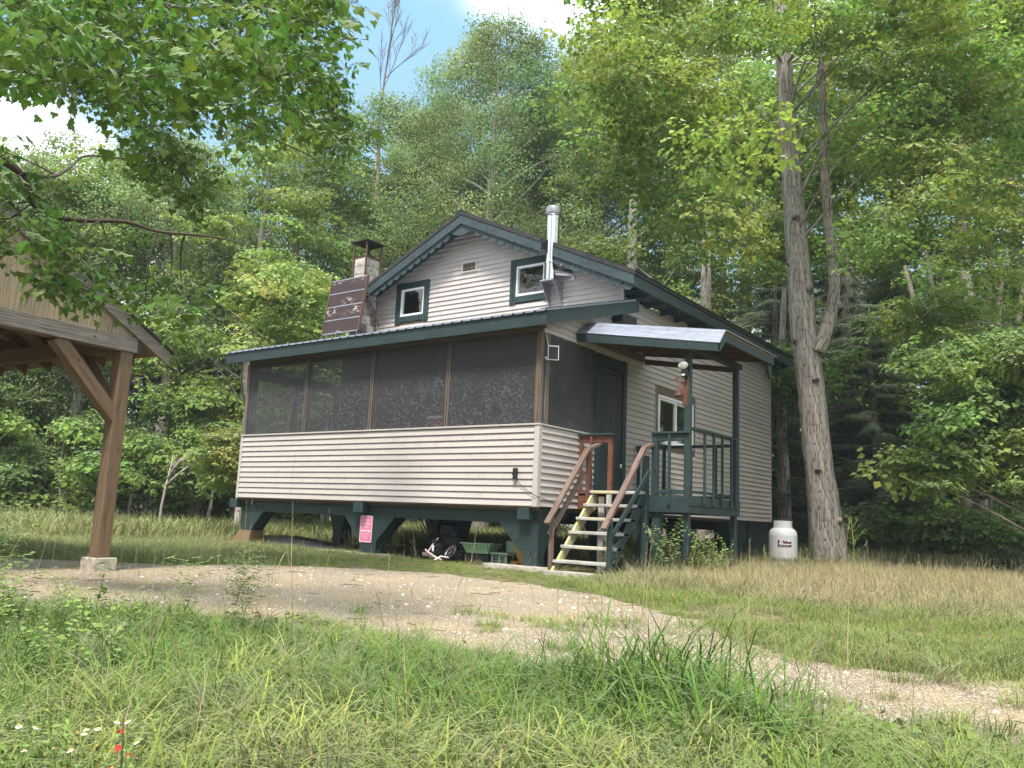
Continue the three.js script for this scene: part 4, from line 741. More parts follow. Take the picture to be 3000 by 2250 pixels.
{
  const x = -0.62, z = -0.62, gy = groundY(x, z);
  const c = thing('yellow_bin', 'mustard yellow plastic bin tipped against the right porch pier', 'plastic bin', [x, gy, z], -0.3);
  part('bin', lathe([[0.001, 0], [0.12, 0.0], [0.15, 0.30], [0.16, 0.30], [0.16, 0.32], [0.14, 0.32], [0.11, 0.02], [0.001, 0.02]], 24).rotateZ(0.35).translate(0.08, 0.04, 0), mat({ color: lin(0.42, 0.24, 0.055), roughness: 0.5 }), c);
  part('spill', box(-0.16, 0.02, 0.0, 0.09, 0.05, 0.17, 0.03), mat({ color: lin(0.40, 0.25, 0.06), roughness: 0.6 }), c);
}
{
  const x = -3.25, z = -0.75, gy = groundY(x, z);
  const c = thing('scrap_boards', 'dark scrap board with a white end lying under the porch', 'board', [x, gy, z], -0.1);
  part('board', box(-0.55, 0.6, 0.02, 0.17, -0.09, 0.06, 0.01), mat({ map: T.woodPorch, color: lin(0.16, 0.14, 0.13), roughness: 0.9 }), c);
  part('white_end', [box(-0.64, -0.551, 0.09, 0.16, -0.08, 0.05, 0.012), box(-0.62, -0.551, 0.04, 0.08, -0.08, 0.05, 0.01)], M.white, c);
}
solo('sandbag', lathe([[0.001, 0.17], [0.12, 0.15], [0.2, 0.09], [0.19, 0.02], [0.001, 0]], 16).scale(1.3, 1, 1).translate(-1.78, groundY(-1.8, -1.2), -1.2), mat({ map: T.block, color: lin(0.42, 0.30, 0.20), roughness: 0.95 }), 'tan sandbag lying behind the mower under the porch', 'sandbag');

// ================================================================ things on the porch behind the screens
{
  const tb = thing('porch_table', 'long wooden table behind the front porch screens', 'table', [-2.9, 0.05, -0.55]);
  part('table_top', box(-1.6, 2.2, 1.13, 1.17, -0.33, 0.33), M.porchWood, tb);
  for (const [a, b] of [[-1.5, -0.26], [-1.5, 0.26], [2.1, -0.26], [2.1, 0.26]]) part('leg', box(a - 0.035, a + 0.035, 0, 1.129, b - 0.035, b + 0.035), M.porchWood, tb);
  const T0 = 1.22;
  const ck = thing('red_cooler', 'red cooler with a white lid on the porch table', 'cooler', [-2.45, T0, -0.5]);
  part('cooler_body', box(-0.15, 0.15, 0, 0.23, -0.13, 0.13, 0.02), mat({ color: lin(0.30, 0.05, 0.06), roughness: 0.5 }), ck);
  part('cooler_lid', box(-0.18, 0.18, 0.231, 0.28, -0.15, 0.15, 0.015), M.white, ck);
  const ch = thing('porch_chair', 'pale high-backed chair seen through the third porch screen', 'chair', [-3.1, 0.05, -1.15], 0.2);
  part('backrest', box(-0.24, 0.24, 0.75, 1.62, -0.04, 0.04, 0.035), mat({ color: lin(0.38, 0.30, 0.25), roughness: 0.9 }), ch);
  part('seat', box(-0.25, 0.25, 0.42, 0.47, 0.0, 0.48), M.porchWood, ch);
  for (const [a, b] of [[-0.22, 0.02], [0.22, 0.02], [-0.22, 0.44], [0.22, 0.44]]) part('leg', box(a - 0.02, a + 0.02, 0, 0.419, b - 0.02, b + 0.02), M.porchWood, ch);
  part('back_post', [box(-0.24, -0.2, 0.47, 0.75, -0.02, 0.02), box(0.2, 0.24, 0.47, 0.75, -0.02, 0.02)], M.porchWood, ch);
  solo('broom_handle', rod([-0.62, T0, -0.35], [-1.06, T0 + 0.46, -0.3], 0.014, 8), M.tan[2], 'bare wooden handle leaning across the right porch screen', 'stick');
  solo('upright_stake', box(-0.57, -0.535, T0, T0 + 0.42, -0.42, -0.39, 0.004), M.tan[1], 'short upright wooden stake beside the leaning handle', 'stake');
  solo('white_tray', box(-4.15, -3.75, T0, T0 + 0.07, -0.6, -0.4, 0.015), M.white, 'white tray at the left end of the porch table', 'tray');
  solo('white_dish', lathe([[0.001, 0], [0.08, 0], [0.11, 0.05], [0.1, 0.05], [0.075, 0.012], [0.001, 0.012]], 18).translate(-1.4, T0, -0.45), M.white, 'white dish on the porch table behind the right screen', 'dish');
  const cans = [[-0.85, -0.45, 0.12], [-0.95, -0.55, 0.09]];
  cans.forEach(([x, z, h], i) => solo('jar', lathe([[0.001, 0], [0.045, 0], [0.045, h * 0.8], [0.03, h], [0.001, h]], 14).translate(x, T0, z), mat({ color: lin(0.55, 0.58, 0.55), roughness: 0.3 }), i ? 'shorter pale jar next to the leaning handle on the porch' : 'taller pale jar next to the leaning handle on the porch', 'jar'));
  const rods = [[-5.3, -0.22, -5.15, 1.9], [-5.38, -0.3, -5.1, 1.8], [-4.62, -0.6, -4.3, 2.05], [-4.28, -0.65, -4.12, 1.95]];
  rods.forEach(([x, z, x2, h], i) => { const o = thing('fishing_rod', ['fishing rod leaning against the second screen post from the left', 'shorter rod propped next to the second screen post', 'black rod with a white grip behind the second porch screen', 'thin dark rod right of the white-gripped one'][i], 'fishing rod', [0, 0, 0]); part('blank', rod([x, 0.06, z], [x2, h, z], 0.010, 6), M.black, o); if (i === 2) part('grip', rod([x + 0.183, 1.2, z], [x + 0.21, 1.38, z], 0.015, 8), M.white, o); });
}

// ================================================================ timber pavilion at the left edge
{
  const p = thing('timber_pavilion', 'open timber pavilion with a vertical board gable and a shingled roof', 'pavilion', [-1.629, -0.93, 5.646], 1.669);
  const g0 = groundY(-1.629, 5.646) + 0.93;
  part('footing', box(-0.13, 0.13, g0 - 0.1, 0.135, -0.2, 0.06, 0.01), M.concrete, p);
  part('post', box(-0.075, 0.075, 0.136, 2.359, -0.15, 0.0, 0.006), M.pt, p);
  part('footing', box(-4.73, -4.47, g0 - 0.3, 0.12, -0.2, 0.06, 0.01), M.concrete, p); part('post', box(-4.675, -4.525, 0.121, 2.359, -0.15, 0.0, 0.006), M.pt, p);
  for (const x of [0, -4.6]) { part('footing', box(x - 0.13, x + 0.13, g0 - 0.3, 0.12, -4.95, -4.69, 0.01), M.concrete, p); part('post', box(x - 0.075, x + 0.075, 0.121, 2.359, -4.9, -4.75, 0.006), M.pt, p); }
  part('gable_beam', box(-4.85, 0.10, 2.36, 2.528, -0.02, 0.022, 0.004), M.grey, p);
  part('beam_end', box(0.101, 0.135, 2.355, 2.53, -0.06, 0.024, 0.004), M.greenB, p);
  part('inner_beam', box(-4.7, 0.08, 2.36, 2.52, -0.15, -0.025, 0.004), M.pt, p);
  part('knee_brace', beam([-0.035, 1.67, -0.075], [-0.78, 2.41, -0.075], 0.13, 0.14, 0.005).translate(0, -0.04, 0), M.pt, p);
  part('knee_brace', beam([-4.565, 1.67, -0.075], [-3.82, 2.41, -0.075], 0.13, 0.14, 0.005).translate(0, -0.04, 0), M.pt, p);
  part('knee_brace', beam([0, 1.66, -0.11], [0, 2.38, -0.84], 0.13, 0.13, 0.005), M.pt, p);
  for (const x of [0, -4.6]) part('eave_beam', box(x - 0.075, x + 0.075, 2.36, 2.53, -4.95, -0.155, 0.004), M.rafter, p);
  part('rear_beam', box(-4.7, 0.08, 2.36, 2.53, -5.05, -4.955, 0.004), M.rafter, p);
  const XP = -2.3, line = (x, o) => 2.54 - 0.556 * (0.062 - 0) * 0 - 0.556 * (Math.abs(x - XP) - Math.abs(0.062 - XP)) + o;
  const sl = (x0, x1, o0, o1, z0, z1) => prism([[x0, line(x0, o0)], [x1, line(x1, o0)], [x1, line(x1, o1)], [x0, line(x0, o1)]], z0, z1);
  let i = 0;
  for (let x = -4.62; x < 0.06; x += 0.142, i++) { const x1 = Math.min(x + 0.139, 0.09), mx = Math.max(0.01, 0); const a = line(x, 0.06), b = line(x1, 0.06); if (Math.max(a, b) < 2.55) continue; const pts = [[x, 2.53], [x1, 2.53], [x1, Math.max(2.531, b)]]; if (x < XP && x1 > XP) pts.push([XP, line(XP, 0.06)]); pts.push([x, Math.max(2.531, a)]); part('gable_board', prism(pts, -0.018, 0.002 + 0.003 * (i % 2), 2, 1), M.tan[(i * 7) % 3], p); mx; }
  part('rake_board', sl(XP + 0.001, 0.50, 0.0, 0.155, 0.006, 0.045), M.grey, p);
  part('rake_board', sl(-5.1, XP - 0.001, 0.0, 0.155, 0.006, 0.045), M.grey, p);
  part('roof_deck', [sl(XP, 0.48, 0.10, 0.14, -5.3, 0.004), sl(-5.08, XP, 0.10, 0.14, -5.3, 0.004)], M.ply, p);
  part('shingles', [sl(XP, 0.54, 0.157, 0.178, -5.35, 0.075), sl(-5.14, XP - 0.001, 0.157, 0.178, -5.35, 0.075)], M.shingle, p);
  for (let k = 0; k < 9; k++) { const z = -0.5 - k * 0.56; for (const [a, b] of [[XP, 0.42], [-5.02, XP]]) part('rafter', sl(a, b, -0.02, 0.098, z - 0.02, z + 0.02), M.rafter, p); if (k % 3 === 0) part('tie_beam', box(-4.6, 0.0, 2.535, 2.62, z - 0.065, z - 0.025), M.rafter, p); }
  for (let k = 0; k < 4; k++) part('purlin', box(-0.3 - k * 0.55, -0.22 - k * 0.55, line(-0.3 - k * 0.55, -0.07), line(-0.3 - k * 0.55, -0.03), -5.2, -0.03), M.rafter, p);
  const nest = []; const rr = rng(9); for (let k = 0; k < 60; k++) { const a = [-0.28 + rr() * 0.22, 2.33 + rr() * 0.04, -0.18 - rr() * 0.05]; nest.push(tube([a, [a[0] + (rr() - 0.5) * 0.2, a[1] - 0.02 + (rr() - 0.6) * 0.06, a[2] + (rr() - 0.5) * 0.14]], [0.003, 0.002], 3)); }
  const ns = solo('bird_nest', nest, mat({ color: lin(0.24, 0.19, 0.13), roughness: 1 }), 'ragged straw nest tucked under the pavilion beam', 'nest');
  ns.position.set(-1.629, -0.93, 5.646); ns.rotation.y = 1.669; ns.position.y += 0.0;
}
const NEAR_A=[[-4.88,5.44,6.35],[-5.12,5.74,5.88],[2.16,2.55,7.53],[-1.59,5,3.27],[0.37,4.97,5.58],[0.42,4.98,5.25],[-3.61,5.38,4.26],[-1.51,4.71,2.96],[-1.94,5.41,6.17],[-0.52,5.44,5.91],[-2.61,5.39,5.92],[0.49,5.28,5.48],[1.58,2.63,7.7],[0.6,5.09,4.98],[-1.97,4.72,2.81],[-0.56,5.7,5.05],[-3.56,5.27,6.58],[-0.66,5.06,4.03],[1.36,3.3,7.81],[-2.57,5.59,4.97],[1.96,2.77,7.68],[-0.5,4.8,3.99],[-3.43,5,6.53],[-2.56,5.16,5.35],[-1.72,5.24,5.72],[-2,5.24,4.77],[-3.12,5.21,6.77],[-2.09,4.91,3.72],[-2.76,4.89,6.04],[-1.15,5.15,3.47],[-4.29,4.91,6.59],[-1.87,5.24,3.73],[-3.2,4.83,5.49],[-0.79,5.31,3.74],[-0.3,5.03,4.26],[-3.56,5.5,4.05],[-2.63,5.1,7.2],[2.76,2.31,7.5],[1.85,3.15,7.62],[1.19,3.18,8.07],[-2.09,5.21,5.57],[0.42,5.54,5.14],[1.47,2.83,7.91],[-4.36,5.12,6.21],[-0.86,5.24,4.52],[-0.92,5.18,3.53],[3.48,2.94,7.53],[-0.43,5.25,4.45],[-4.15,6.03,5.78],[-2.01,5.77,3],[-2.3,5.37,5.71],[-0.63,4.95,6.34],[-1.29,4.89,6.1],[-1,4.96,5.88],[-1.55,6.08,4.29],[-4.94,6,3.92],[-0.12,5.25,5.5],[-2.7,5.49,4.89],[2.65,2.51,7.27],[-2.21,4.98,2.73],[-3.04,5.12,5.2],[-0.64,5.44,4.17],[0.26,5.07,5.23],[-1.3,4.82,4.02],[-0.24,5.77,4.55],[-1.52,5.11,6.49],[-0.22,5.64,5.11],[-1.59,6.35,4.98],[-0.14,5.31,5.7],[-1.85,5.42,2.83],[-1.39,5.2,6.21],[1.88,3.22,7.9],[0.19,5.34,5.06],[-2.31,5.95,5.98],[-2.62,5.07,4.76],[-1.05,4.92,4.73],[-2.99,5.2,6.19],[-1.46,6.07,5.09],[-1.98,4.95,7.2],[-3.4,6.18,4.83],[-2.36,5.02,7.2],[-2.05,5.29,6.13],[-2.07,5.66,4.85],[-3.43,5.49,4.51],[2.39,2.95,7.13],[-3.54,4.75,6.91],[-1.5,5.11,5.13],[-2.87,4.97,6.55],[0.55,5.03,5.32],[-2.22,5.23,6.33],[-1.98,4.89,4.4],[-0.61,5,5.48],[-0.57,5.44,5.26],[-2.97,4.8,6.82],[-1.91,5.04,6.12],[-1.47,6.05,4.72],[-1.29,5.04,5.13],[2.73,2.77,7.25],[1.34,3.34,7.19],[0.76,3.17,8.22],[-1.63,5.56,6.19],[-2.51,5.36,7.19],[-3.36,4.92,6.23],[-1.19,4.98,6.71],[3.34,2.72,7.5],[-1.33,5.01,5.49],[-2.28,4.79,6.15],[-1.67,5.31,6.52],[-0.61,5.34,4.73],[-3.37,4.94,6.65],[-2.06,5.47,6.62],[1.63,2.81,7.96],[-1.85,5.32,4.16],[-2.68,5.66,4.67],[-1.8,4.81,4.29],[-2.79,5.63,6.79],[-1.44,5.17,6.72],[-2.03,4.88,7.32],[-1.05,5.29,5.5],[-4.63,4.96,6.46],[-0.52,5.56,5.32],[-0.89,5.98,4.71],[-1.5,5.84,3.44],[-0.73,5.17,3.91],[-0.5,5.18,5.93],[-1.5,4.86,5.33],[-1.56,5.13,6.2],[-3.55,5.57,5.93],[-1.47,4.89,2.9],[-1.27,5.6,5.98],[-0.04,5.43,4.75],[-1.95,5.49,3.38],[-1.5,5.54,6.35],[2.09,2.76,7.93],[-2.29,4.96,6.15],[-1.59,5.04,2.8],[-3.4,5.1,5.34],[-1.98,5,7.26],[-0.58,5.05,5.29],[-2.17,5.53,2.96],[-3.2,5.92,3.3],[2.35,2.7,7.66],[-3,6.1,5.54],[2.95,2.43,7.84],[-2.61,5.61,4.02],[-3.81,5.77,5.97],[3.41,2.52,7.78],[-1.62,5.03,3.5],[-2.32,4.86,5.59],[1.16,3.46,8.08],[-2.28,4.95,4.91],[-2.99,5.29,3.99],[-4.27,5.17,6.41],[-1.02,4.82,4.16],[2.77,2.73,7.08],[-2.55,5.21,6.99],[-2.46,5.35,3.36],[-2.22,5.24,7.09],[-2,4.76,5.99],[-2.63,4.93,5.53],[-5.41,5.84,4.28],[2.85,2.76,7.51],[-2.21,5.38,5.45],[-2.98,4.99,5.9],[-1.8,5.33,3.97],[-2.21,6.3,5.35],[2.81,2.09,8.87],[0.5,5.35,5.03],[0.38,5.31,5.55],[-2.59,4.81,6.26],[2.25,2.53,7.85],[1.51,3.24,6.71],[-3.18,5.15,5.09],[-3.4,5.87,6.96],[-1.58,5.07,6.05],[-3.62,5.83,6.48],[-3.4,5.05,6.69],[-0.65,5.01,3.81],[0.25,5.72,4.83],[-0.72,5.09,4.98],[-3.15,4.74,6.42],[-2.15,5.06,5.95],[-4.71,5.54,5.37],[-3.49,4.96,6.38],[-2.07,4.78,5.75],[-0.85,5.34,6.16],[-2.57,6.14,5.99],[-0.2,5.19,4.45],[-2.37,4.84,2.32],[-5.55,5.92,5.9],[-1.63,5.06,5.51],[-0.61,5.82,4.72],[-2.26,4.88,5.28],[-1.87,4.89,6.57],[-0.8,5.38,5.02],[-1.16,5.37,5.35],[-0.36,5,4.57],[2.11,3.44,7.55],[-1.7,5.6,3.85],[-1.95,4.86,4.85],[3.17,3.14,7.11],[-3.6,4.93,6.63],[3.39,2.07,7.37],[2.42,2.45,8.37],[-0.27,4.94,4.49],[2.81,3.29,6.81],[-2.16,5.74,6.13],[-2.78,5.55,6.59],[-1.31,5.11,4.9],[-2.83,4.88,6.07],[-1.77,5.69,3.3],[2.53,3.17,6.95],[-2.2,4.87,6.42],[-2.64,5.94,5.98],[2.47,2.77,6.83],[-2.42,4.86,6.3],[-1.4,5.34,4.7],[-0.84,5.19,6.12],[-1.5,5.16,6.93],[2.9,2.83,6.85],[-1.48,5.76,5.64],[-3,4.82,5.96],[-1.93,5.46,5.87],[2.46,2.96,7.8],[-1.43,4.77,5.38],[-0.98,5.46,5.6],[2.31,2.44,7.16],[-1.56,4.94,7.09],[-4.91,5.8,4.77],[0.29,5.03,4.89],[-2.81,5.42,5.41],[2.23,2.56,6.92],[-0.07,5.3,4.46],[-1.77,5.15,3.66],[-2.16,5.6,4.08],[2.06,2.29,8.4],[0.1,5.52,5.22],[0.25,4.98,5.21],[-0.89,4.91,5.37],[-2.3,5.28,5.25],[-0.5,4.9,5.21],[-0.99,5.88,5.23],[2.22,3.64,6.73],[-3.13,4.79,6.64],[-2.18,5.9,3.64],[-1.32,4.85,4.42],[1.99,3.03,6.43],[-3.86,6.44,6.09],[1.33,2.75,8.28],[-1.36,4.89,6.12],[-1.26,4.53,3.26],[1.6,2.99,7.51],[-3.34,5.35,3.52],[-3.49,5.08,5],[-1.16,4.81,3.84],[-0.62,5.51,5.01],[3.15,2.63,7.38],[1.74,2.7,8.35],[0.79,3,7.95],[-0.94,4.53,3.52],[0.53,5.34,5.1],[-1.41,4.74,5.22],[-1.86,4.83,5.84],[-1.54,5.46,5.57],[-1.63,5.53,4.48],[2.09,2.21,8.48],[-1.15,5.9,5.38],[-2.38,4.93,6.79],[2.02,2.66,8.24],[-3.72,6.51,5.72],[0.56,5.35,5.02],[-2.23,6.02,5.6],[-2.47,4.91,7.12],[-3.17,6.04,4.82],[-3.32,5.08,4.91],[-3.51,5.07,6.4],[-2.52,5.12,6.08],[2.18,2.21,7.77],[3.23,3.07,7.3],[-0.59,5.57,5.62],[-4.69,6.04,5.86],[-0.88,4.78,4.32],[-3.16,4.9,6.33],[-1.06,5.03,4.86],[-3.3,5.13,6.31],[-1.58,5.07,5.11],[-1.38,5.61,5.07],[-1.5,4.87,3.44],[-2.95,4.78,5.66],[-1.09,4.94,5.97],[-2.49,4.91,7.16],[-1.39,5.61,6.07],[0.56,3.65,7.45],[-3.21,5.65,2.56],[1.12,3.09,8.06],[-2.06,6.22,5.58],[-2.42,5.08,3.85],[2.47,2.82,7.68],[-3.17,5.13,5.97],[-2.37,5.01,6.07],[-1.31,5.8,4.39],[-1.44,5.17,6.95],[-2.46,5.32,6.48],[-0.39,5.21,5.35],[-2.58,5.1,3.89],[-0.91,5.79,5.25],[2.1,2.53,7.71],[-2.84,5.27,5.08],[-3.15,4.94,5.75],[-3.21,5.15,5.87],[-0.68,5.36,5.6],[-3.7,4.79,6.76],[-4.78,5.96,6.44],[-4.27,5.57,6.38],[-0.52,5.46,5.81],[-3.39,6.26,5.06],[-0.83,5.04,6.2],[-3.58,5.08,4.25],[-0.63,5.45,5.8],[-1.38,5.35,4.9],[-0.87,4.76,3.81],[-3.46,5.11,5.99],[-2.87,5.09,5.21],[-0.31,6.12,4.26],[-1.6,4.95,4.88],[-2.56,4.89,5.14],[-1.67,5.05,2.91],[-0.67,5.16,5.01],[-3.2,5.19,4.53],[-3.48,5.27,4.59],[1.37,2.8,7.74],[-4.3,6.22,5.46],[-2.96,5.32,7.2],[1.75,3.05,7.05],[-0.97,4.94,5.93],[-3.26,4.72,4.96],[-1.7,6.28,3.6],[-1.37,5.59,6.22],[-0.5,4.67,3.73],[-2.37,4.79,6.11],[-2.16,5.4,5.61],[-0.9,5.04,6.43],[-3.15,5.12,4.61],[-1.77,5.15,7.11],[-1.22,5.42,6.37],[1.87,3.39,7.63],[-0.54,4.8,4.32],[-0.28,5.32,5.77],[-0.74,4.75,4.46],[-0.98,5.14,5.96],[-1.06,5.33,4.09],[-2.41,7.03,4.09],[-0.27,5.38,5.71],[-3.33,4.98,6.04],[-0.51,4.89,4],[0.6,5.12,5.37],[-3.09,5.4,3.32],[1.49,3.18,8.11],[-1.84,4.68,2.76],[-1.04,5.06,4.58],[-3.93,5.05,6.6],[-2.57,5.29,6.12],[-4.2,6.2,4.21],[-0.8,4.96,3.86],[-1.71,4.89,3.99],[1.68,3.01,7.9],[-3.45,5.56,5.39],[-1.38,5.45,5.13],[-1.61,5.77,4.48],[-3.47,6.28,3.7],[2.06,3.24,7.2],[-2.79,5.26,5.39],[-2.08,5.42,3.94],[2.47,2.43,7.59],[-1.01,4.9,6.65],[-2.78,6.09,5.67],[3.19,2.52,7.8],[-2.57,5.49,6.12],[-2.03,5.19,4.88],[-1.69,5.62,6.22],[-1.51,5.04,4.93],[-2.08,5.1,3.97],[-0.44,6.16,4.55],[-3.72,5.79,5.38],[-0.48,5.75,4.71],[-0.69,5.14,5.39],[-2.21,5.88,2.91],[-1.93,6.04,5.11],[-3.5,4.97,6.95],[-2.01,4.61,5.06],[-2.78,5.49,4.54],[2.85,2.62,7.55],[-1.43,4.67,4.33],[-3.06,5.31,5.43],[-4.06,6.12,5.94],[-3.58,5.38,6.52],[-0.94,4.97,3.44],[-2.3,4.96,6.42],[-1.1,4.77,5.06],[-3.99,4.97,6.44],[-2.11,6.39,3.95],[2.9,2.53,7.56],[-2.32,4.81,6.31],[-0.57,4.7,3.89],[-1.63,5.56,4.12],[-1.22,5.18,5.44],[3.48,2.97,7.36],[1.59,3.4,7.23],[-1.32,4.88,6.88],[-2.49,5.2,5.76],[-1.68,6.16,5.08],[-2.75,5.38,6.33],[-1.02,5.12,3.72],[0.96,2.98,8],[-2.91,5,5.48],[-1.93,5.66,5.56],[-0.94,4.75,4.3],[-2.34,5.8,5.03],[-3.4,5.11,5.11],[-2.78,5.43,6.28],[-1.3,5.05,6.07],[-1.21,4.91,6.46],[-2.35,5.96,4.14],[-1.22,5.8,5.18],[1.67,3.78,6.82],[-0.16,5.16,5.9],[-1.78,5.27,2.6],[2.83,2.79,6.85],[-2.85,5.61,6.68],[-1.76,4.86,4],[-1.93,5.13,5.53],[-1.03,5.55,4.42],[0.16,5.71,4.73],[-1.52,5.19,4.09],[-1.03,5.37,3.94],[-1.74,4.76,5.33],[-1.81,4.95,4.55],[-1.16,5.41,4.53],[-2.96,5.86,5.99],[-4.05,5.57,5.36],[1.14,2.94,7.94],[-1.4,5.29,3.16],[-0.13,4.87,4.78],[2.3,2.65,8.53],[-0.85,5.11,6.53],[-0.19,5.26,5.41],[-1.88,5.08,6.84],[-3.13,5.22,5.84],[-2.83,5.58,6.26],[-3.87,5.95,4.45],[-3.87,5.81,6.37],[-1.4,5.8,5.75],[-2.5,5.31,5.2],[-0.76,5.46,5.18],[-1.75,4.99,6.62],[2.13,3.26,6.65],[-1.24,5.36,4.86],[1.72,2.82,7.23],[-2.51,5.33,7.1],[-2.16,5.55,4.65],[-0.94,5.03,5.39],[-2.16,5.47,2.53],[-0.43,5.43,5.39],[-2.08,5.5,5.75],[1.68,3.21,7.92],[-0.09,4.9,4.7],[2.06,2.56,7.79],[0.42,4.97,5.39],[-3.16,5.36,6.65],[-4.18,5.44,5.83]];
const NEAR_B=[[-3.58,4.31,4.3],[-2.58,4.42,4.9],[-2.67,4.45,4.63],[-3.23,4.5,4.5],[-2.4,4.27,4.89],[-2.01,4.06,4.96],[-1.96,4.18,5.09],[-2.52,3.73,4.46],[-2.57,3.6,4.41],[-3.31,4.44,4.87],[-2.27,4.08,5.41],[-2.23,3.84,5.01],[-2.73,4.59,5.05],[-2.62,4.15,4.67],[-2.43,3.68,4.59],[-1.58,3.79,5.01],[-3.12,4.59,4.64],[-1.56,4.04,5.52],[-2.83,4.32,4.82],[-3.97,4.65,4.51],[-2.33,3.66,4.82],[-3,4.08,4.76],[-2.85,4.19,4.07],[-1.94,3.73,5.3],[-2.15,3.74,4.67],[-2.7,4.46,4.53],[-2.63,4.25,5.15],[-1.63,3.71,4.88],[-3.93,4.97,4.63],[-3.07,4.73,4.95],[-2.3,4,5.32],[-3.14,4.13,4.81],[-2.9,4.15,5.19],[-2.25,3.92,5.32],[-2.1,4.11,4.76],[-2.59,4.25,4.6],[-2.62,4.46,5],[-3.02,4.23,4.03],[-2.99,4.68,4.7],[-1.27,3.59,5.18],[-3.11,4.36,4.58],[-3.71,4.58,4.81],[-2.04,4.05,5.42],[-3.13,3.88,4.16]];
const NEAR_C=[[0.23,1.61,7.23],[0.86,1.48,7.56],[0,1.92,7.6],[0.1,1.92,7.27],[0.74,2.11,8.09],[1,1.43,7.46],[0.66,1.52,7.55],[0.4,1.9,7.41],[-0.05,1.85,7.81],[0.98,1.64,7.83],[0.73,1.84,7.65],[-0.28,2.64,7.77],[-0.18,2.44,7.89],[0.41,2.41,7.87],[0.3,1.95,7.84],[1.06,1.36,7.36],[0.92,1.83,7.7],[0.31,1.73,7.4],[0.5,2.02,7.66],[0.56,2.15,7.81],[0.08,1.79,7.8],[0.37,1.96,7.95],[0.52,1.66,7.28],[0.58,1.64,7.39],[0.61,1.43,7.34],[0.79,1.36,7.65],[0.5,1.99,7.97],[0.47,1.72,7.75],[0.5,2.03,7.54],[0.99,1.67,7.53],[0.58,1.84,7.45],[0.63,1.82,7.88],[0.18,2.24,7.86],[0.53,1.71,7.4],[0.46,2.26,7.89],[0.26,1.57,7.91]];
const NEAR_D=[[1.3,1.59,6.56],[0.78,1.45,6.8],[0.77,1.63,6.72],[0.61,1.55,6.91],[1.14,1.57,6.51],[0.8,1.46,6.66],[0.49,1.65,6.94],[0.63,1.64,6.78],[0.47,1.49,6.3],[1.03,1.27,6.66],[0.64,1.76,6.56],[0.57,1.84,7.08],[0.7,1.61,6.53],[0.54,1.86,6.64],[0.32,1.28,6.32],[0.97,1.43,6.6],[0.63,1.57,6.61],[0.61,1.35,6.74],[0.41,1.79,7],[0.58,1.77,6.33]];
const LIMB_A=[[0.19,2.72,8.38],[0.33,2.51,8.1],[0.36,2.36,7.9],[0.38,2.27,7.73],[0.35,2.05,7.57],[0.46,2.02,7.34],[0.69,2.06,7.03],[0.79,2.03,6.81],[1.06,2.04,6.47],[1.22,2.01,6.21]];
const LIMB_B=[[0.53,2.23,7.78],[0.09,2.45,7.39],[-0.38,2.77,7.05],[-0.84,3.12,6.71],[-1.09,3.36,6.18],[-1.34,3.69,5.67],[-1.68,3.69,5.17],[-2.12,3.61,4.73]];
const LIMB_C=[[0.59,3.68,8.53],[0.84,3.74,7.88],[1.05,3.79,7.27],[0.97,3.95,6.89],[0.98,4.21,6.47],[1.02,4.42,6.01],[1.08,4.53,5.52],[1.01,4.42,5.08]];
const LIMB_D=[[-0.45,3.41,7.99],[-0.46,3.7,7.42],[-0.56,3.81,6.89],[-0.45,3.91,6.19],[-0.36,3.91,5.49],[-0.37,3.91,4.87],[-0.43,3.93,4.28],[-0.64,3.87,3.8]];
const BIG_T=[[1.41,-0.95,-10.09],[1.38,-0.66,-10.01],[1.36,0.34,-9.79],[1.32,1.4,-9.55],[1.29,2.46,-9.31],[1.27,3.52,-9.09],[1.22,4.57,-8.83],[1.23,5.63,-8.63],[1.22,6.69,-8.4],[1.22,8.28,-8.08],[1.23,9.87,-7.77],[1.24,11.99,-7.35],[1.25,14.11,-6.93]];
const BIG_F=[[1.52,3.91,-8.93],[1.62,4.17,-8.96],[1.78,4.66,-8.98],[1.92,5.4,-8.94],[1.92,6.03,-8.81],[1.9,6.86,-8.63],[1.9,7.7,-8.45],[1.95,9.28,-8.17],[2.01,10.64,-7.94],[2.18,12.54,-7.69]];
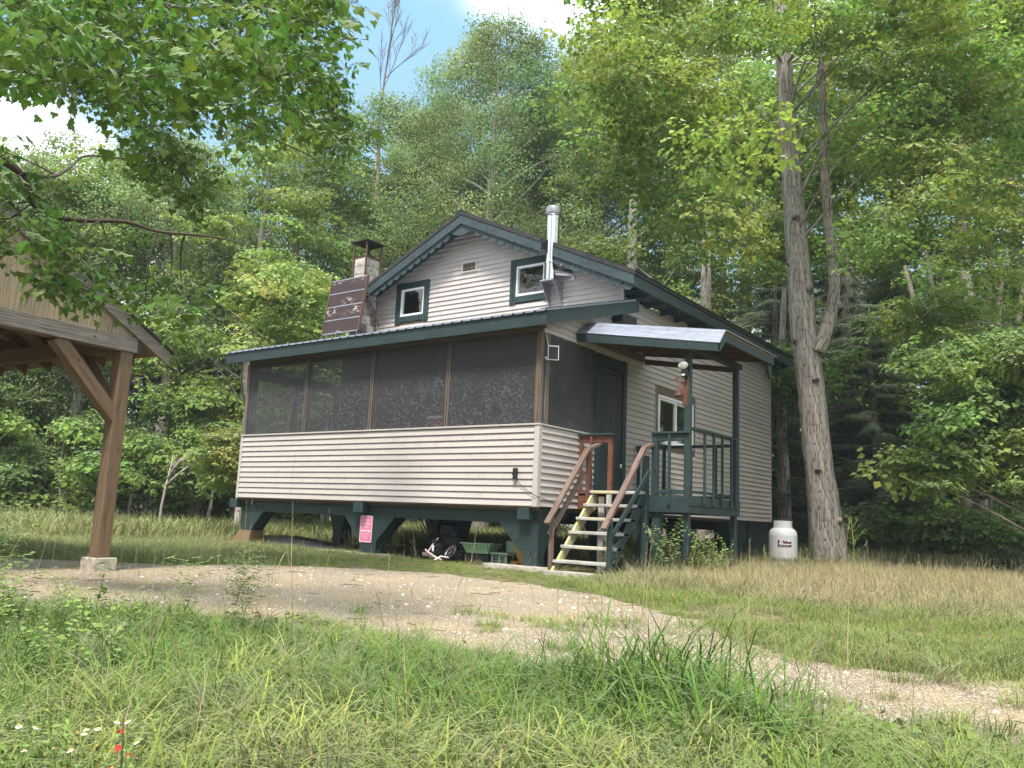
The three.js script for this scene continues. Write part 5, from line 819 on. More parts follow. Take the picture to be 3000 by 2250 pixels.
const BIG_C=[[0.98,11.07,-10.39],[4.25,10.96,-6.91],[-0.54,9.35,-9.92],[4.54,10.09,-6.01],[3.76,10.87,-8.44],[0.14,7.72,-10.06],[0.38,8.07,-2.55],[1.72,10.47,-10.9],[3.62,11.52,-6.77],[1.67,9.26,-10.59],[0.42,11.1,-4.25],[-1.68,8.35,-6.2],[0.32,11.7,-4.57],[-0.82,11.96,-4.19],[4.68,9.54,-7.98],[2.23,9.11,-4.02],[4.14,12.19,-10.35],[0.78,9.82,-10.16],[-1.09,6.88,-11.4],[-0.62,7.78,-3.68],[2.47,11.93,-8.36],[-0.09,8.69,-2.35],[3.84,7.5,-6.69],[-1.27,12.09,-4.06],[1.09,11.25,-5.37],[-1.34,11.13,-4.77],[0.1,6.52,-10.94],[4.47,5.49,-4.44],[4.25,9.03,-6.25],[4.55,9.6,-6.63],[0.76,6.19,-4.37],[-0.18,7.94,-3.96],[3.92,8.09,-6.41],[4.3,7.84,-8.12],[1.63,11.29,-10.29],[3.43,5.34,-5.88],[-0.03,9.29,-10.56],[4.87,9.7,-6.82],[1.94,6.22,-2.62],[2.86,9.94,-7.9],[2.32,10.94,-6.95],[4.25,8.07,-7.44],[-0.5,6.96,-4.47],[3.06,5.98,-8.48],[4.12,7.01,-7.23],[2.82,11.24,-5.23],[0.95,7.34,-3.48],[0.87,11.88,-4.9],[1.37,11.83,-10.49],[1.38,8.38,-11.09],[0.65,10.34,-12.17],[0.47,8.34,-5.53],[-1.56,10.99,-3.37],[-0.86,11.61,-4.55],[0.06,9.82,-9.6],[2.36,10.58,-9.91],[-0.76,7.77,-2.24],[3,10.2,-6.27],[-1.24,11.51,-4.66],[2.09,11.02,-6.86],[0.37,7.61,-1.04],[-0.55,6.28,-5.73],[0.52,7.15,-3.82],[1.97,9.88,-5.47],[3.53,10.44,-7.1],[4.15,7.07,-6.7],[0.38,7.66,-3.6],[-0.53,11.89,-6.12],[0.76,7.47,-4.2],[3.58,6.99,-7.61],[-1.04,11.47,-5.06],[1.08,8.62,-10.97],[4.03,9.04,-8.41],[2.99,11.93,-6.99],[-0.86,9.55,-5.88],[2.62,9.09,-3.51],[0.88,8.09,-3.13],[3.58,8.93,-3.04],[-0.52,7.82,-7.27],[4.46,8.68,-7.31],[-0.26,10.47,-9.95],[1.82,10.85,-11.18],[0.47,7.01,-11.17],[4.87,10.33,-5.72],[3.47,9.4,-6.72],[-1.23,11.55,-4.29],[0.12,7.43,-10.79],[-0.94,8.04,-3.8],[3.99,10.94,-6.75],[2.58,9.13,-9.31],[3.25,11.71,-7.82],[1.24,5.5,-4.07],[1.49,11.46,-4.93],[1.12,8.67,-4.88],[0.63,10.26,-4.84],[0.75,8.4,-10.34],[2.79,8.59,-9.79],[0.07,10.84,-3.88],[0.68,10.14,-10.1],[-0.41,8.89,-10.3],[3.36,6.22,-7.19],[0.69,8.94,-10.25],[0.01,8.37,-1.64],[0.09,9.5,-10.16],[3.89,9.24,-6.65],[1.52,10.02,-4.85],[1.14,7.88,-4.85],[0.7,7.7,-11.62],[4.95,11.1,-6.38],[-0.3,7.23,-10.13],[0.61,9.84,-11.46],[3.07,8.09,-7.88],[0.15,7.05,-11.13],[0.01,9.76,-3.57],[-1.27,11.26,-3.72],[0.07,11.05,-9.4],[-0.82,6.78,-4.06],[-0.96,6.95,-6.35],[2.42,13.41,-9.85],[1.79,11.58,-5.72],[2.37,10.22,-6.31],[3.23,10.39,-7.38],[0.62,11.85,-10.29],[0.01,6.33,-10.03],[0.4,7.94,-2.86],[0.28,7.56,-5.51],[2.62,11.38,-8.61],[1.51,9.09,-10.99]];
const RIGHT_C=[[5.76,5.32,-10.18],[5.49,6.4,-8.08],[5.42,9.25,-10.66],[3.42,10.62,-13.09],[3.65,9.94,-9.04],[5.2,11.29,-8.71],[4.59,8.04,-11.09],[6.42,8.76,-11.77],[5.07,10.81,-10.37],[4.56,10.42,-8.56],[5.55,2.86,-10.09],[6.56,12.38,-11.27],[5.84,10,-11.85],[5.93,3.19,-11.15],[5.74,11.46,-8.64],[5.78,11.52,-9.4],[5.87,8.82,-7.93],[4.09,8.7,-8.03],[5.44,5.25,-11.6],[4.65,8.93,-9.57],[6.21,7.22,-10.83],[4.33,3.05,-11.88],[6.09,2.06,-12.32],[5.78,3.83,-10.47],[6.17,11.85,-11.36],[3.5,7.89,-15.56],[4.07,5.55,-13.8],[6.12,5.16,-11.86],[4.14,5.24,-11.09],[5.63,7.2,-14.33],[5.49,2.73,-12.03],[6.14,9.9,-6.36],[5.74,12.72,-12.36],[5.56,5.37,-9.18],[5.07,3,-9.74],[6.05,3.87,-15.57],[5.05,9.38,-8.05],[4.48,12.02,-9.12],[5.11,3.44,-8.36],[4.1,10.53,-12.15],[4.17,3.18,-6.54],[4.97,3.75,-8.46],[3.55,11.2,-9.37],[4.73,2.6,-11.17],[4.14,4.97,-12.99],[3.57,4.94,-11.12],[4.64,12.01,-7.86],[5.22,13.3,-9.88],[5.03,9.76,-8.22],[5.57,8.27,-12.84],[5.05,8.7,-7.64],[4.53,10.58,-7.36],[5.61,7.18,-12.5],[6.31,4.29,-13.08],[6.18,12.12,-15.73],[5.76,1.86,-10.15],[2.82,5.38,-12.94],[5.5,3.32,-13.91],[6.21,5.53,-9.02],[4.12,5.77,-11.84],[5.41,11.83,-9.71],[3.34,5.14,-10.8],[6.19,12.66,-10.04],[6.05,2.29,-9.99],[4.96,4.13,-12.36],[5.15,5.07,-14.09],[4.88,10.4,-8.14],[4.29,8.68,-7.08],[5.51,9.27,-11.75],[4.89,10.09,-14.58],[5.5,10.71,-9.08],[4.9,4.58,-12.02],[4.82,8.64,-11.07],[6.26,6.72,-10.36],[5.13,9.86,-13.01],[5.05,9.37,-10.16],[4.75,7,-6.79],[5.64,1.81,-8.14],[2.78,4.9,-12.85],[6.26,10.87,-10.48]];
const SAP_C=[[4.88,2.51,-7.63],[4.65,1.03,-7.51],[5.88,3.27,-8.49],[5.33,2.78,-8.39],[6.17,2.53,-10],[4.38,2.32,-9.33],[5.64,2.72,-8.4],[6.06,3.1,-8.89],[6.37,1.55,-8.63],[5.45,1.22,-8.82],[5.76,2.67,-9.31],[5.72,0.67,-8.68],[5.39,1.78,-8.85],[6.08,0.69,-9.62],[6.24,4,-8.88],[4.7,2.89,-6.88],[5.41,2.37,-10.67],[4.96,1.63,-7.96],[5.48,3.37,-7.39],[4.93,2.37,-7.93],[4.93,1.97,-8.11],[4.1,1.19,-8.41],[5.81,3,-8.64],[6.35,3.41,-9.76],[4.97,0.91,-10.24],[4.99,1.13,-9.5],[5.79,4.02,-9.24],[3.86,2.2,-9.25],[3.96,1.15,-7.4],[4.41,1.71,-7.78],[6.12,2.79,-8.94],[5.58,0.87,-7.16],[5.87,1.44,-8.91],[3.66,1.09,-7.4],[5.2,3.26,-8.43],[5.18,1.24,-9.35],[4.81,1.5,-8.2],[6.3,3.51,-8.24],[6.43,3.03,-9.31],[4.25,0.76,-6.93],[5.97,2,-8.02],[5.76,3.21,-7.46],[5.61,1.56,-9.21],[3.91,3.47,-10.1],[5.61,3.61,-8.21],[3.75,1.06,-8.87],[5.31,3.58,-9.86],[5.12,1.37,-8.72],[4.55,1.36,-7.08],[4.21,1.15,-9.22],[6.16,2.52,-8.6],[5.04,2.62,-9.01],[4.18,2.83,-8.34],[4.39,3.22,-7.87],[4.5,2.03,-6.68],[3.71,1.3,-7.29],[3.86,1.37,-8.89],[4.69,2.7,-7.3],[4.13,1.66,-7.65],[5.22,1.52,-7.89],[5.18,2.22,-8.46],[4.63,3.55,-8.59]];
const LOW_C=[[-0.1,3.44,-11.54],[-0.17,4.21,-10.8],[-0.31,4.13,-10.2],[-0.1,3.76,-10.52],[0.55,3.58,-11.26],[0.82,3.86,-10.87],[0.93,3.49,-10.78],[0.61,4.25,-12.22],[-0.12,3.84,-11.55],[-0.05,4.42,-11.03],[0.35,4.02,-10.9],[0.84,4.23,-12.39]];
const LEFT_C=[[-9.36,4.29,-1.97],[-9.45,5.48,-3.23],[-9.4,4.74,-2.18],[-10.95,5.39,-2.44],[-10.46,4.97,-2.26],[-9.78,4.87,-3.77],[-9.96,5.51,-2.02],[-9.43,5.61,-2.3],[-9.26,4.16,-2.41],[-10.1,5.04,-2.28],[-10.64,4.38,-2.5],[-9.44,5.1,-2.19],[-9.66,3.69,-1.7],[-11.41,5.31,-2.32],[-10.27,5.75,-3.33],[-9.89,4.25,-3.17],[-11.45,4.9,-2.85],[-9.23,4.75,-2.42],[-9.71,5.21,-3.5],[-10.32,4.69,-2.5],[-10.44,5.29,-3.68],[-10.08,4.3,-2.36],[-10.73,4.78,-3.72],[-10.8,5.51,-2.62],[-10.33,5.4,-3.29],[-9.55,4.53,-3.44],[-10.62,5.79,-3.32],[-8.94,4.96,-1.54],[-10.9,5.68,-2.31],[-8.57,5.37,-2.79]];
const BUSH_C=[[-10.24,1.17,-1.34],[-9.35,0.85,-1.17],[-10.38,1.01,-1.34],[-9.84,1.4,-1.61],[-9.74,1.4,-1.27],[-10.29,0.35,-1.63],[-9.37,1.06,-1.09],[-10.16,1,-1.45],[-10.02,0.66,-1.06],[-9.87,1.02,-0.77],[-9.82,1.37,-1.02],[-9.61,0.57,-1.31]];
const FOREST=[[-22.93,1.32,12.5,0,0.1,3],[-24.02,-0.39,12.6,0,0.1,3],[-21.6,-0.93,11.8,1,0.1,3],[-23.64,-3.2,13.5,1,0.1,3],[-20.43,-3.07,12.9,0,0.1,3],[-21.32,-4.93,14.2,1,0.1,3],[-18.28,-4.68,13.2,1,0.1,3],[-19.01,-6.66,12.6,1,0.1,3],[-15.26,-5.67,12.4,0,0.1,3],[-16.83,-8.29,14.9,1,0.1,3],[-17.25,-10.5,16.5,0,0.1,3],[-16.01,-11.42,16.9,1,0.1,3],[-16.05,-13.92,17.3,1,0.22,3.2],[-15.55,-15.56,18.6,1,0.22,3.2],[-11.81,-13.3,19.3,1,0.22,4.3],[-13.21,-17.3,19.1,1,0.22,3.2],[-10.73,-16.63,19.5,1,0.22,4],[-10.13,-18.35,22.1,1,0.22,3.8],[-6.69,-14.6,19.4,0,0.22,3.2],[-6.95,-18.2,21.9,0,0.22,3.4],[-4.04,-15.31,18.9,0,0.22,3.2],[-4.1,-19.06,21.7,0,0.22,3.4],[-2.9,-19.96,21.9,0,0.25,3.4],[-0.61,-19.14,19.8,0,0.25,3.4],[0.56,-22.54,22.1,0,0.25,3.4],[3.33,-18.29,18.2,0,0.25,3.4],[4.45,-21.66,19.4,0,0.25,3.4],[5.99,-20.28,18.1,0,0.25,3.4],[-34.77,-2.8,15.5,0,0.12,3.4],[-37.57,-5.27,16,1,0.12,3.4],[-33.86,-6.94,16.1,1,0.12,3.4],[-29.97,-7.9,14.3,1,0.12,3.4],[-29.49,-10.25,15.1,1,0.12,3.4],[-25.15,-10.89,14.7,1,0.12,3.4],[-24.2,-13.82,15.9,1,0.12,3.4],[-23.73,-16.63,16.3,0,0.12,3.4],[-18.18,-16.18,19.6,1,0.12,3.4],[-16.19,-17.71,20.1,1,0.12,3.4],[-15.9,-22.5,20.1,0,0.12,3.4],[-11.23,-20.51,18.9,0,0.12,3.4],[-8.53,-22.24,19.2,1,0.12,3.4],[-6.98,-23.95,19.1,0,0.12,3.4],[-4.37,-25.48,19.2,1,0.12,3.4],[-2.73,-29.82,21.1,1,0.12,3.4],[-0.73,-30.6,20.7,0,0.12,3.4],[1.4,-34.15,20.8,1,0.12,3.4],[3.42,-36.77,20.4,0,0.12,3.4],[6.74,-34.43,19.6,0,0.12,3.4],[-48.62,-5.24,14.6,1,0.06,4.2],[-48.12,-10.39,16.2,0,0.06,4.2],[-47.02,-14.49,19.5,0,0.06,4.2],[-38.93,-13.88,16.4,1,0.06,4.2],[-35.63,-17.18,17.4,2,0.06,4.2],[-31.99,-21.99,19.2,0,0.06,4.2],[-28.61,-25.75,18.6,0,0.06,4.2],[-22.22,-25.31,19.5,2,0.06,4.2],[-20.67,-31.65,22.7,0,0.06,4.2],[-15.79,-32.59,16.8,0,0.06,4.2],[-10.42,-34.13,16.9,1,0.06,4.2],[-9.1,-40.99,17.9,1,0.06,4.2],[-4.42,-42.05,19.8,2,0.06,4.2],[0.3,-42.16,17.3,1,0.06,4.2],[4.21,-45.93,17,0,0.06,4.2],[6.86,-50.85,17.7,0,0.06,4.2],[7.4,-17.55,16.1,0,0.05,4],[8.98,-22.51,16.9,0,0.05,4],[10.18,-18.36,14.9,0,0.05,4],[12.47,-27.65,19.5,0,0.05,4],[13.44,-22.06,15.2,0,0.05,4]];
const UNDER=[[-18.48,0.52,4.1,3,0.05,1.5],[-19.71,-1.08,3.8,3,0.05,1.5],[-17.57,-1.41,3,3,0.05,1.5],[-17.72,-2.57,3.6,3,0.05,1.5],[-15.39,-2.41,2.7,3,0.05,1.5],[-15.95,-3.89,4.4,3,0.05,1.5],[-14.17,-3.96,3.2,3,0.05,1.5],[-13.84,-5.46,4.4,3,0.05,1.5],[-13.76,-6.79,3.6,3,0.05,1.5],[-11.9,-6.28,4.1,3,0.05,1.5],[-1.3,-13.57,9.2,2,0.05,2.2],[0.06,-17.12,9.1,2,0.05,2.2],[1.14,-15.4,7.7,2,0.05,2.2],[1.22,-19.25,9.5,2,0.05,2.2],[-1.57,-20.95,11.4,2,0.05,2.2],[2.12,-21.18,8.5,2,0.05,2.2],[-1.41,-17.28,8.8,2,0.05,2.2],[3.35,-23.36,9.7,2,0.05,2.2],[-0.22,-23.22,11.8,2,0.05,2.2],[4.81,-21.93,7.7,2,0.05,2.2],[-3.47,-17.01,8.7,2,0.05,2.2],[-25.95,-1.47,8.1,2,0.04,2.4],[-25.49,-4.34,8.1,2,0.04,2.4],[-22.74,-6.4,8.6,2,0.04,2.4],[-19.99,-8.45,9.1,2,0.04,2.4],[-18.6,-10.75,8.8,2,0.04,2.4],[1.45,-13.1,1.2,3,0.02,1],[3.48,-13.36,1.2,3,0.02,1],[4.46,-12.82,1.1,3,0.02,1],[2.41,-15.08,1.5,3,0.02,1],[5.16,-14.61,1.6,3,0.02,1],[0.75,-17.63,2.4,3,0.02,1],[2.83,-19.18,2.5,3,0.02,1],[-45.76,-5.72,3.3,3,0,2.6],[-40.66,-5.91,4.3,3,0,2.6],[-42.3,-8.95,4.2,3,0,2.6],[-40.97,-10.79,3.6,3,0,2.6],[-36.67,-11.17,4.9,3,0,2.6],[-37.57,-14.1,4,3,0,2.6],[-33.86,-14.88,4.7,3,0,2.6],[-30,-15.15,3.7,3,0,2.6],[-30.26,-18.44,3.2,3,0,2.6],[-29.11,-20.52,3.8,3,0,2.6],[-23.86,-19.21,5,3,0,2.6],[-23.53,-22.31,4.5,3,0,2.6],[-21.29,-23.11,4.9,3,0,2.6],[-19.24,-24.79,3.2,3,0,2.6],[-17.6,-27.21,4.4,3,0,2.6],[-16.05,-29.05,3.5,3,0,2.6],[-13.22,-30.84,3.9,3,0,2.6],[-10.58,-29.06,3.6,3,0,2.6],[-7.77,-30.44,3.1,3,0,2.6],[-6.45,-35,2.8,3,0,2.6],[-5.11,-36.95,5.3,3,0,2.6],[-2.97,-38.52,3.1,3,0,2.6],[-0.14,-38.48,5.1,3,0,2.6],[1.29,-43.21,2.7,3,0,2.6],[3.95,-39.12,3.2,3,0,2.6],[5.89,-42.32,3.5,3,0,2.6]];

// ================================================================ leaves
const leafMat = (o = {}) => new THREE.MeshPhysicalMaterial({ color: 0xffffff, vertexColors: true, roughness: 1, transmission: 0.5, thickness: 0, ior: 1.4, side: THREE.DoubleSide, ...o });
const LEAF = leafMat(), BLADE = leafMat({ transmission: 0.3 }), FARLEAF = LEAF;
class Tri {
  constructor() { this.p = []; this.c = []; }
  t(a, b, c, col) { this.p.push(a.x, a.y, a.z, b.x, b.y, b.z, c.x, c.y, c.z); for (let i = 0; i < 3; i++) this.c.push(...col); }
  geo() { const g = new THREE.BufferGeometry(); g.setAttribute('position', new THREE.Float32BufferAttribute(this.p, 3)); g.setAttribute('color', new THREE.Float32BufferAttribute(this.c, 3)); g.computeVertexNormals(); return g; }
}
const tint = (r, s = 0.22, y = 0.12) => { const k = 1 + (r() - 0.5) * 2 * s, w = 1 + (r() - 0.5) * 2 * y; return [k * w, k, k * (2 - w) * 0.98]; };
function basis(dir, roll, r) { const d = dir.clone().normalize(); let s = d.clone().cross(V(0, 1, 0)); if (s.lengthSq() < 1e-4) s = V(1, 0, 0); s.normalize(); const n = s.clone().cross(d); const c = Math.cos(roll), k = Math.sin(roll); return [d, s.clone().multiplyScalar(c).addScaledVector(n, k), n.clone().multiplyScalar(c).addScaledVector(s, -k)]; }
// a leaf with an outline given as [along, across] for its half; folded a little along the midrib
function leaf(T3, at, dir, roll, len, half, fold, col, r) {
  const [d, s, n] = basis(dir, roll, r), P = (a, b) => at.clone().addScaledVector(d, a * len).addScaledVector(s, b * len).addScaledVector(n, Math.abs(b) * fold * len - a * a * 0.12 * len);
  for (const sg of [-1, 1]) for (let i = 0; i + 1 < half.length; i++) { const [a0, b0] = half[i], [a1, b1] = half[i + 1]; const m0 = P(Math.min(a0, 1), 0), m1 = P(Math.min(a1, 1), 0), q0 = P(a0, sg * b0), q1 = P(a1, sg * b1); if (b0 > 0.001) T3.t(m0, q0, q1, col); if (a1 !== a0 || b1 > 0.001) T3.t(m0, q1, m1, col); }
}
const OVAL = [[0, 0], [0.45, 0.36], [1, 0]], WIDE = [[0, 0], [0.42, 0.46], [1, 0]];
const MAPLE = [[0, 0], [0.02, 0.30], [-0.12, 0.46], [0.12, 0.44], [0.22, 0.62], [0.36, 0.42], [0.50, 0.50], [0.46, 0.24], [0.66, 0.22], [0.72, 0.14], [1, 0]];
function mapleLeaf(T3, at, dir, roll, len, col, r) { // fan from the heart of the leaf
  const [d, s, n] = basis(dir, roll, r), fold = 0.10 + r() * 0.15, P = (a, b) => at.clone().addScaledVector(d, a * len).addScaledVector(s, b * len).addScaledVector(n, Math.abs(b) * fold * len - a * a * 0.15 * len);
  const c = P(0.30, 0); for (const sg of [-1, 1]) for (let i = 0; i + 1 < MAPLE.length; i++) T3.t(c, P(MAPLE[i][0], sg * MAPLE[i][1]), P(MAPLE[i + 1][0], sg * MAPLE[i + 1][1]), col);
}
function nearMapleSprig(seed) {
  const r = rng(seed), T3 = new Tri(), tw = [0.32, 0.24, 0.18];
  for (let k = 0; k < 4; k++) { // twig and pairs of leaves
    const a = V((k - 2) * 0.075, -0.004 * k * k, 0), e = V((k - 1) * 0.075, -0.004 * (k + 1) * (k + 1), (r() - 0.5) * 0.03);
    T3.t(a, e, a.clone().add(V(0, 0.006, 0)), tw); T3.t(a, e, a.clone().add(V(0, 0, 0.006)), tw);
    for (const sg of [-1, 1]) {
      const ang = sg * (0.7 + r() * 0.7), out = V(Math.cos(ang), -0.15 - r() * 0.5, Math.sin(ang)), pl = 0.04 + r() * 0.05, q = e.clone().addScaledVector(out, pl);
      T3.t(e, q, e.clone().add(V(0, 0.004, 0)), tw);
      mapleLeaf(T3, q, out.clone().add(V(0, -0.35 * r() - 0.15, 0)), (r() - 0.5) * 0.9, 0.044 + r() * 0.038, tint(r, 0.25, 0.16), r);
    }
  }
  return T3.geo();
}
function broadSprig(seed, { n = 18, rad = 0.34, len = 0.12, shape = OVAL, droop = 0.35, flat = 0.35 } = {}) {
  const r = rng(seed), T3 = new Tri();
  for (let i = 0; i < n; i++) { const a = r() * 6.283, q = Math.sqrt(r()) * rad, at = V(Math.cos(a) * q, (r() - 0.5) * rad * flat - q * 0.15, Math.sin(a) * q), b = a + (r() - 0.5) * 1.6; leaf(T3, at, V(Math.cos(b), -droop * r() * 2, Math.sin(b)), (r() - 0.5) * 1.1, len * (0.75 + r() * 0.5), shape, 0.25, tint(r), r); }
  return T3.geo();
}
function hemlockSpray(seed) {
  const r = rng(seed), T3 = new Tri();
  for (let b = 0; b < 5; b++) { const ang = (b - 2) * 0.42, L = 0.55 - Math.abs(b - 2) * 0.09; for (let k = 1; k < 9; k++) { const f = k / 9, at = V(Math.cos(ang) * L * f, -0.16 * f * f, Math.sin(ang) * L * f); for (const sg of [-1, 1]) leaf(T3, at, V(Math.cos(ang + sg * 0.9), -0.25, Math.sin(ang + sg * 0.9)), (r() - 0.5), 0.10 * (1.15 - f * 0.6), [[0, 0], [0.4, 0.13], [1, 0]], 0.1, tint(r, 0.25, 0.06), r); } }
  return T3.geo();
}
const SPRIG = { near: [nearMapleSprig(1), nearMapleSprig(2)], maple: [broadSprig(3, { shape: WIDE, n: 30, len: 0.098 }), broadSprig(4, { shape: WIDE, n: 30, len: 0.095 })], aspen: [broadSprig(5, { n: 34, rad: 0.36, len: 0.082, droop: 0.9, flat: 1.1 }), broadSprig(6, { n: 34, rad: 0.36, len: 0.08, droop: 0.8, flat: 1.0 })], hemlock: [hemlockSpray(7), hemlockSpray(8)] };
const m4 = new THREE.Matrix4(), qt = new THREE.Quaternion(), eu = new THREE.Euler(), v3 = new THREE.Vector3(), sc3 = new THREE.Vector3();
// several copies of small geometries set out as one piece of foliage: items [x, y, z, yaw, pitch, roll, scale, [r, g, b]]
function bunch(geos, items) {
  const pos = [], col = [], p = new THREE.Vector3();
  items.forEach((t, k) => { const g = geos[k % geos.length], a = g.attributes.position, c = g.attributes.color; qt.setFromEuler(eu.set(t[4], t[3], t[5], 'YXZ')); m4.compose(v3.set(t[0], t[1], t[2]), qt, sc3.set(t[6], t[6], t[6])); for (let i = 0; i < a.count; i++) { p.fromBufferAttribute(a, i).applyMatrix4(m4); pos.push(p.x, p.y, p.z); col.push(c.getX(i) * t[7][0], c.getY(i) * t[7][1], c.getZ(i) * t[7][2]); } });
  const g = new THREE.BufferGeometry(); g.setAttribute('position', new THREE.Float32BufferAttribute(pos, 3)); g.setAttribute('color', new THREE.Float32BufferAttribute(col, 3)); g.computeVertexNormals(); return g;
}
function clumpGeo(geos, seed, n, R, flat) {
  const r = rng(seed), it = [];
  for (let i = 0; i < n; i++) { const a = r() * 6.283, u = r() * 2 - 1, q = R * Math.cbrt(r()), s = Math.sqrt(1 - u * u), v = 0.78 + r() * 0.45, y = (r() - 0.5) * 0.3; it.push([Math.cos(a) * s * q, u * q * flat, Math.sin(a) * s * q, r() * 6.283, (r() - 0.5) * 0.9, (r() - 0.5) * 0.9, 0.78 + r() * 0.5, [v * (1 + y), v, v * (1 - 0.5 * y)]]); }
  return bunch(geos, it);
}
const CLUMP = { maple: [1, 2, 3, 4].map((k) => clumpGeo(SPRIG.maple, 20 + k, 15, 0.85, 0.42)), small: [1, 2, 3].map((k) => clumpGeo(SPRIG.maple, 30 + k, 13, 0.52, 0.45)), aspen: [1, 2, 3, 4].map((k) => clumpGeo(SPRIG.aspen, 40 + k, 16, 0.85, 0.8)) };
const BOUGH = [0.6, 1.1, 1.7, 2.3].map((L, k) => { const r = rng(60 + k), it = []; for (let q = 0.2; q < L; q += 0.22) for (const s of [-1, 1]) it.push([q, -0.14 * q * q / Math.max(1, L) + (r() - 0.5) * 0.08, s * 0.05 * r(), -s * (0.2 + 0.5 * r()), (r() - 0.5) * 0.5, -0.22 + (r() - 0.5) * 0.35, 0.8 + r() * 0.4, [1, 1, 1].map(() => 0.85 + r() * 0.3)]); return [L, bunch(SPRIG.hemlock, it)]; });
function instanced(name, geo, m, items, parent) { // items: [x, y, z, yaw, pitch, roll, scale, [r, g, b], scaleY?]
  const im = new THREE.InstancedMesh(geo, m, items.length); im.name = name; if (name === 'crown') im.userData.kind = 'stuff'; im.castShadow = im.receiveShadow = true;
  const c = new THREE.Color();
  items.forEach((t, i) => { qt.setFromEuler(eu.set(t[4], t[3], t[5], 'YXZ')); m4.compose(v3.set(t[0], t[1], t[2]), qt, sc3.set(t[6], t[6] * (t[8] ?? 1), t[6])); im.setMatrixAt(i, m4); im.setColorAt(i, c.setRGB(...t[7])); });
  parent.add(im); return im;
}
const LEAFCOL = { maple: [0.235, 0.34, 0.062], aspen: [0.225, 0.325, 0.105], hemlock: [0.085, 0.140, 0.055], near: [0.115, 0.215, 0.030], sap: [0.165, 0.275, 0.050], bush: [0.28, 0.37, 0.09] };
function leafCol(kind, r, k = 1) { const b = LEAFCOL[kind], v = k * (0.72 + r() * 0.6), y = (r() - 0.5) * 0.35; return [b[0] * v * (1 + y), b[1] * v, b[2] * v * (1 - 0.5 * y)]; }
// clumps of foliage as instances, a few variants to a crown
function foliage(parent, clumps, kind, colKind, m, r, { size = 1, tiltMax = 0.5 } = {}) {
  const G = CLUMP[kind], lists = G.map(() => []);
  for (const c of clumps) lists[(r() * G.length) | 0].push([c[0], c[1], c[2], r() * 6.283, (r() - 0.5) * tiltMax, (r() - 0.5) * tiltMax, size * (0.72 + r() * 0.6), leafCol(colKind, r)]);
  lists.forEach((l, k) => { if (l.length) instanced('crown', G[k], m, l, parent); });
}
function limbTo(a, b, r0, r1, r, seg = 5, sag = 0.12) { const pts = [], rad = [], L = a.distanceTo(b), n = 4; const off = V((r() - 0.5), (r() - 0.3), (r() - 0.5)).multiplyScalar(L * sag); for (let i = 0; i <= n; i++) { const t = i / n; pts.push(a.clone().lerp(b, t).addScaledVector(off, Math.sin(t * Math.PI))); rad.push(lerp(r0, r1, t)); } return tube(pts, rad, seg); }

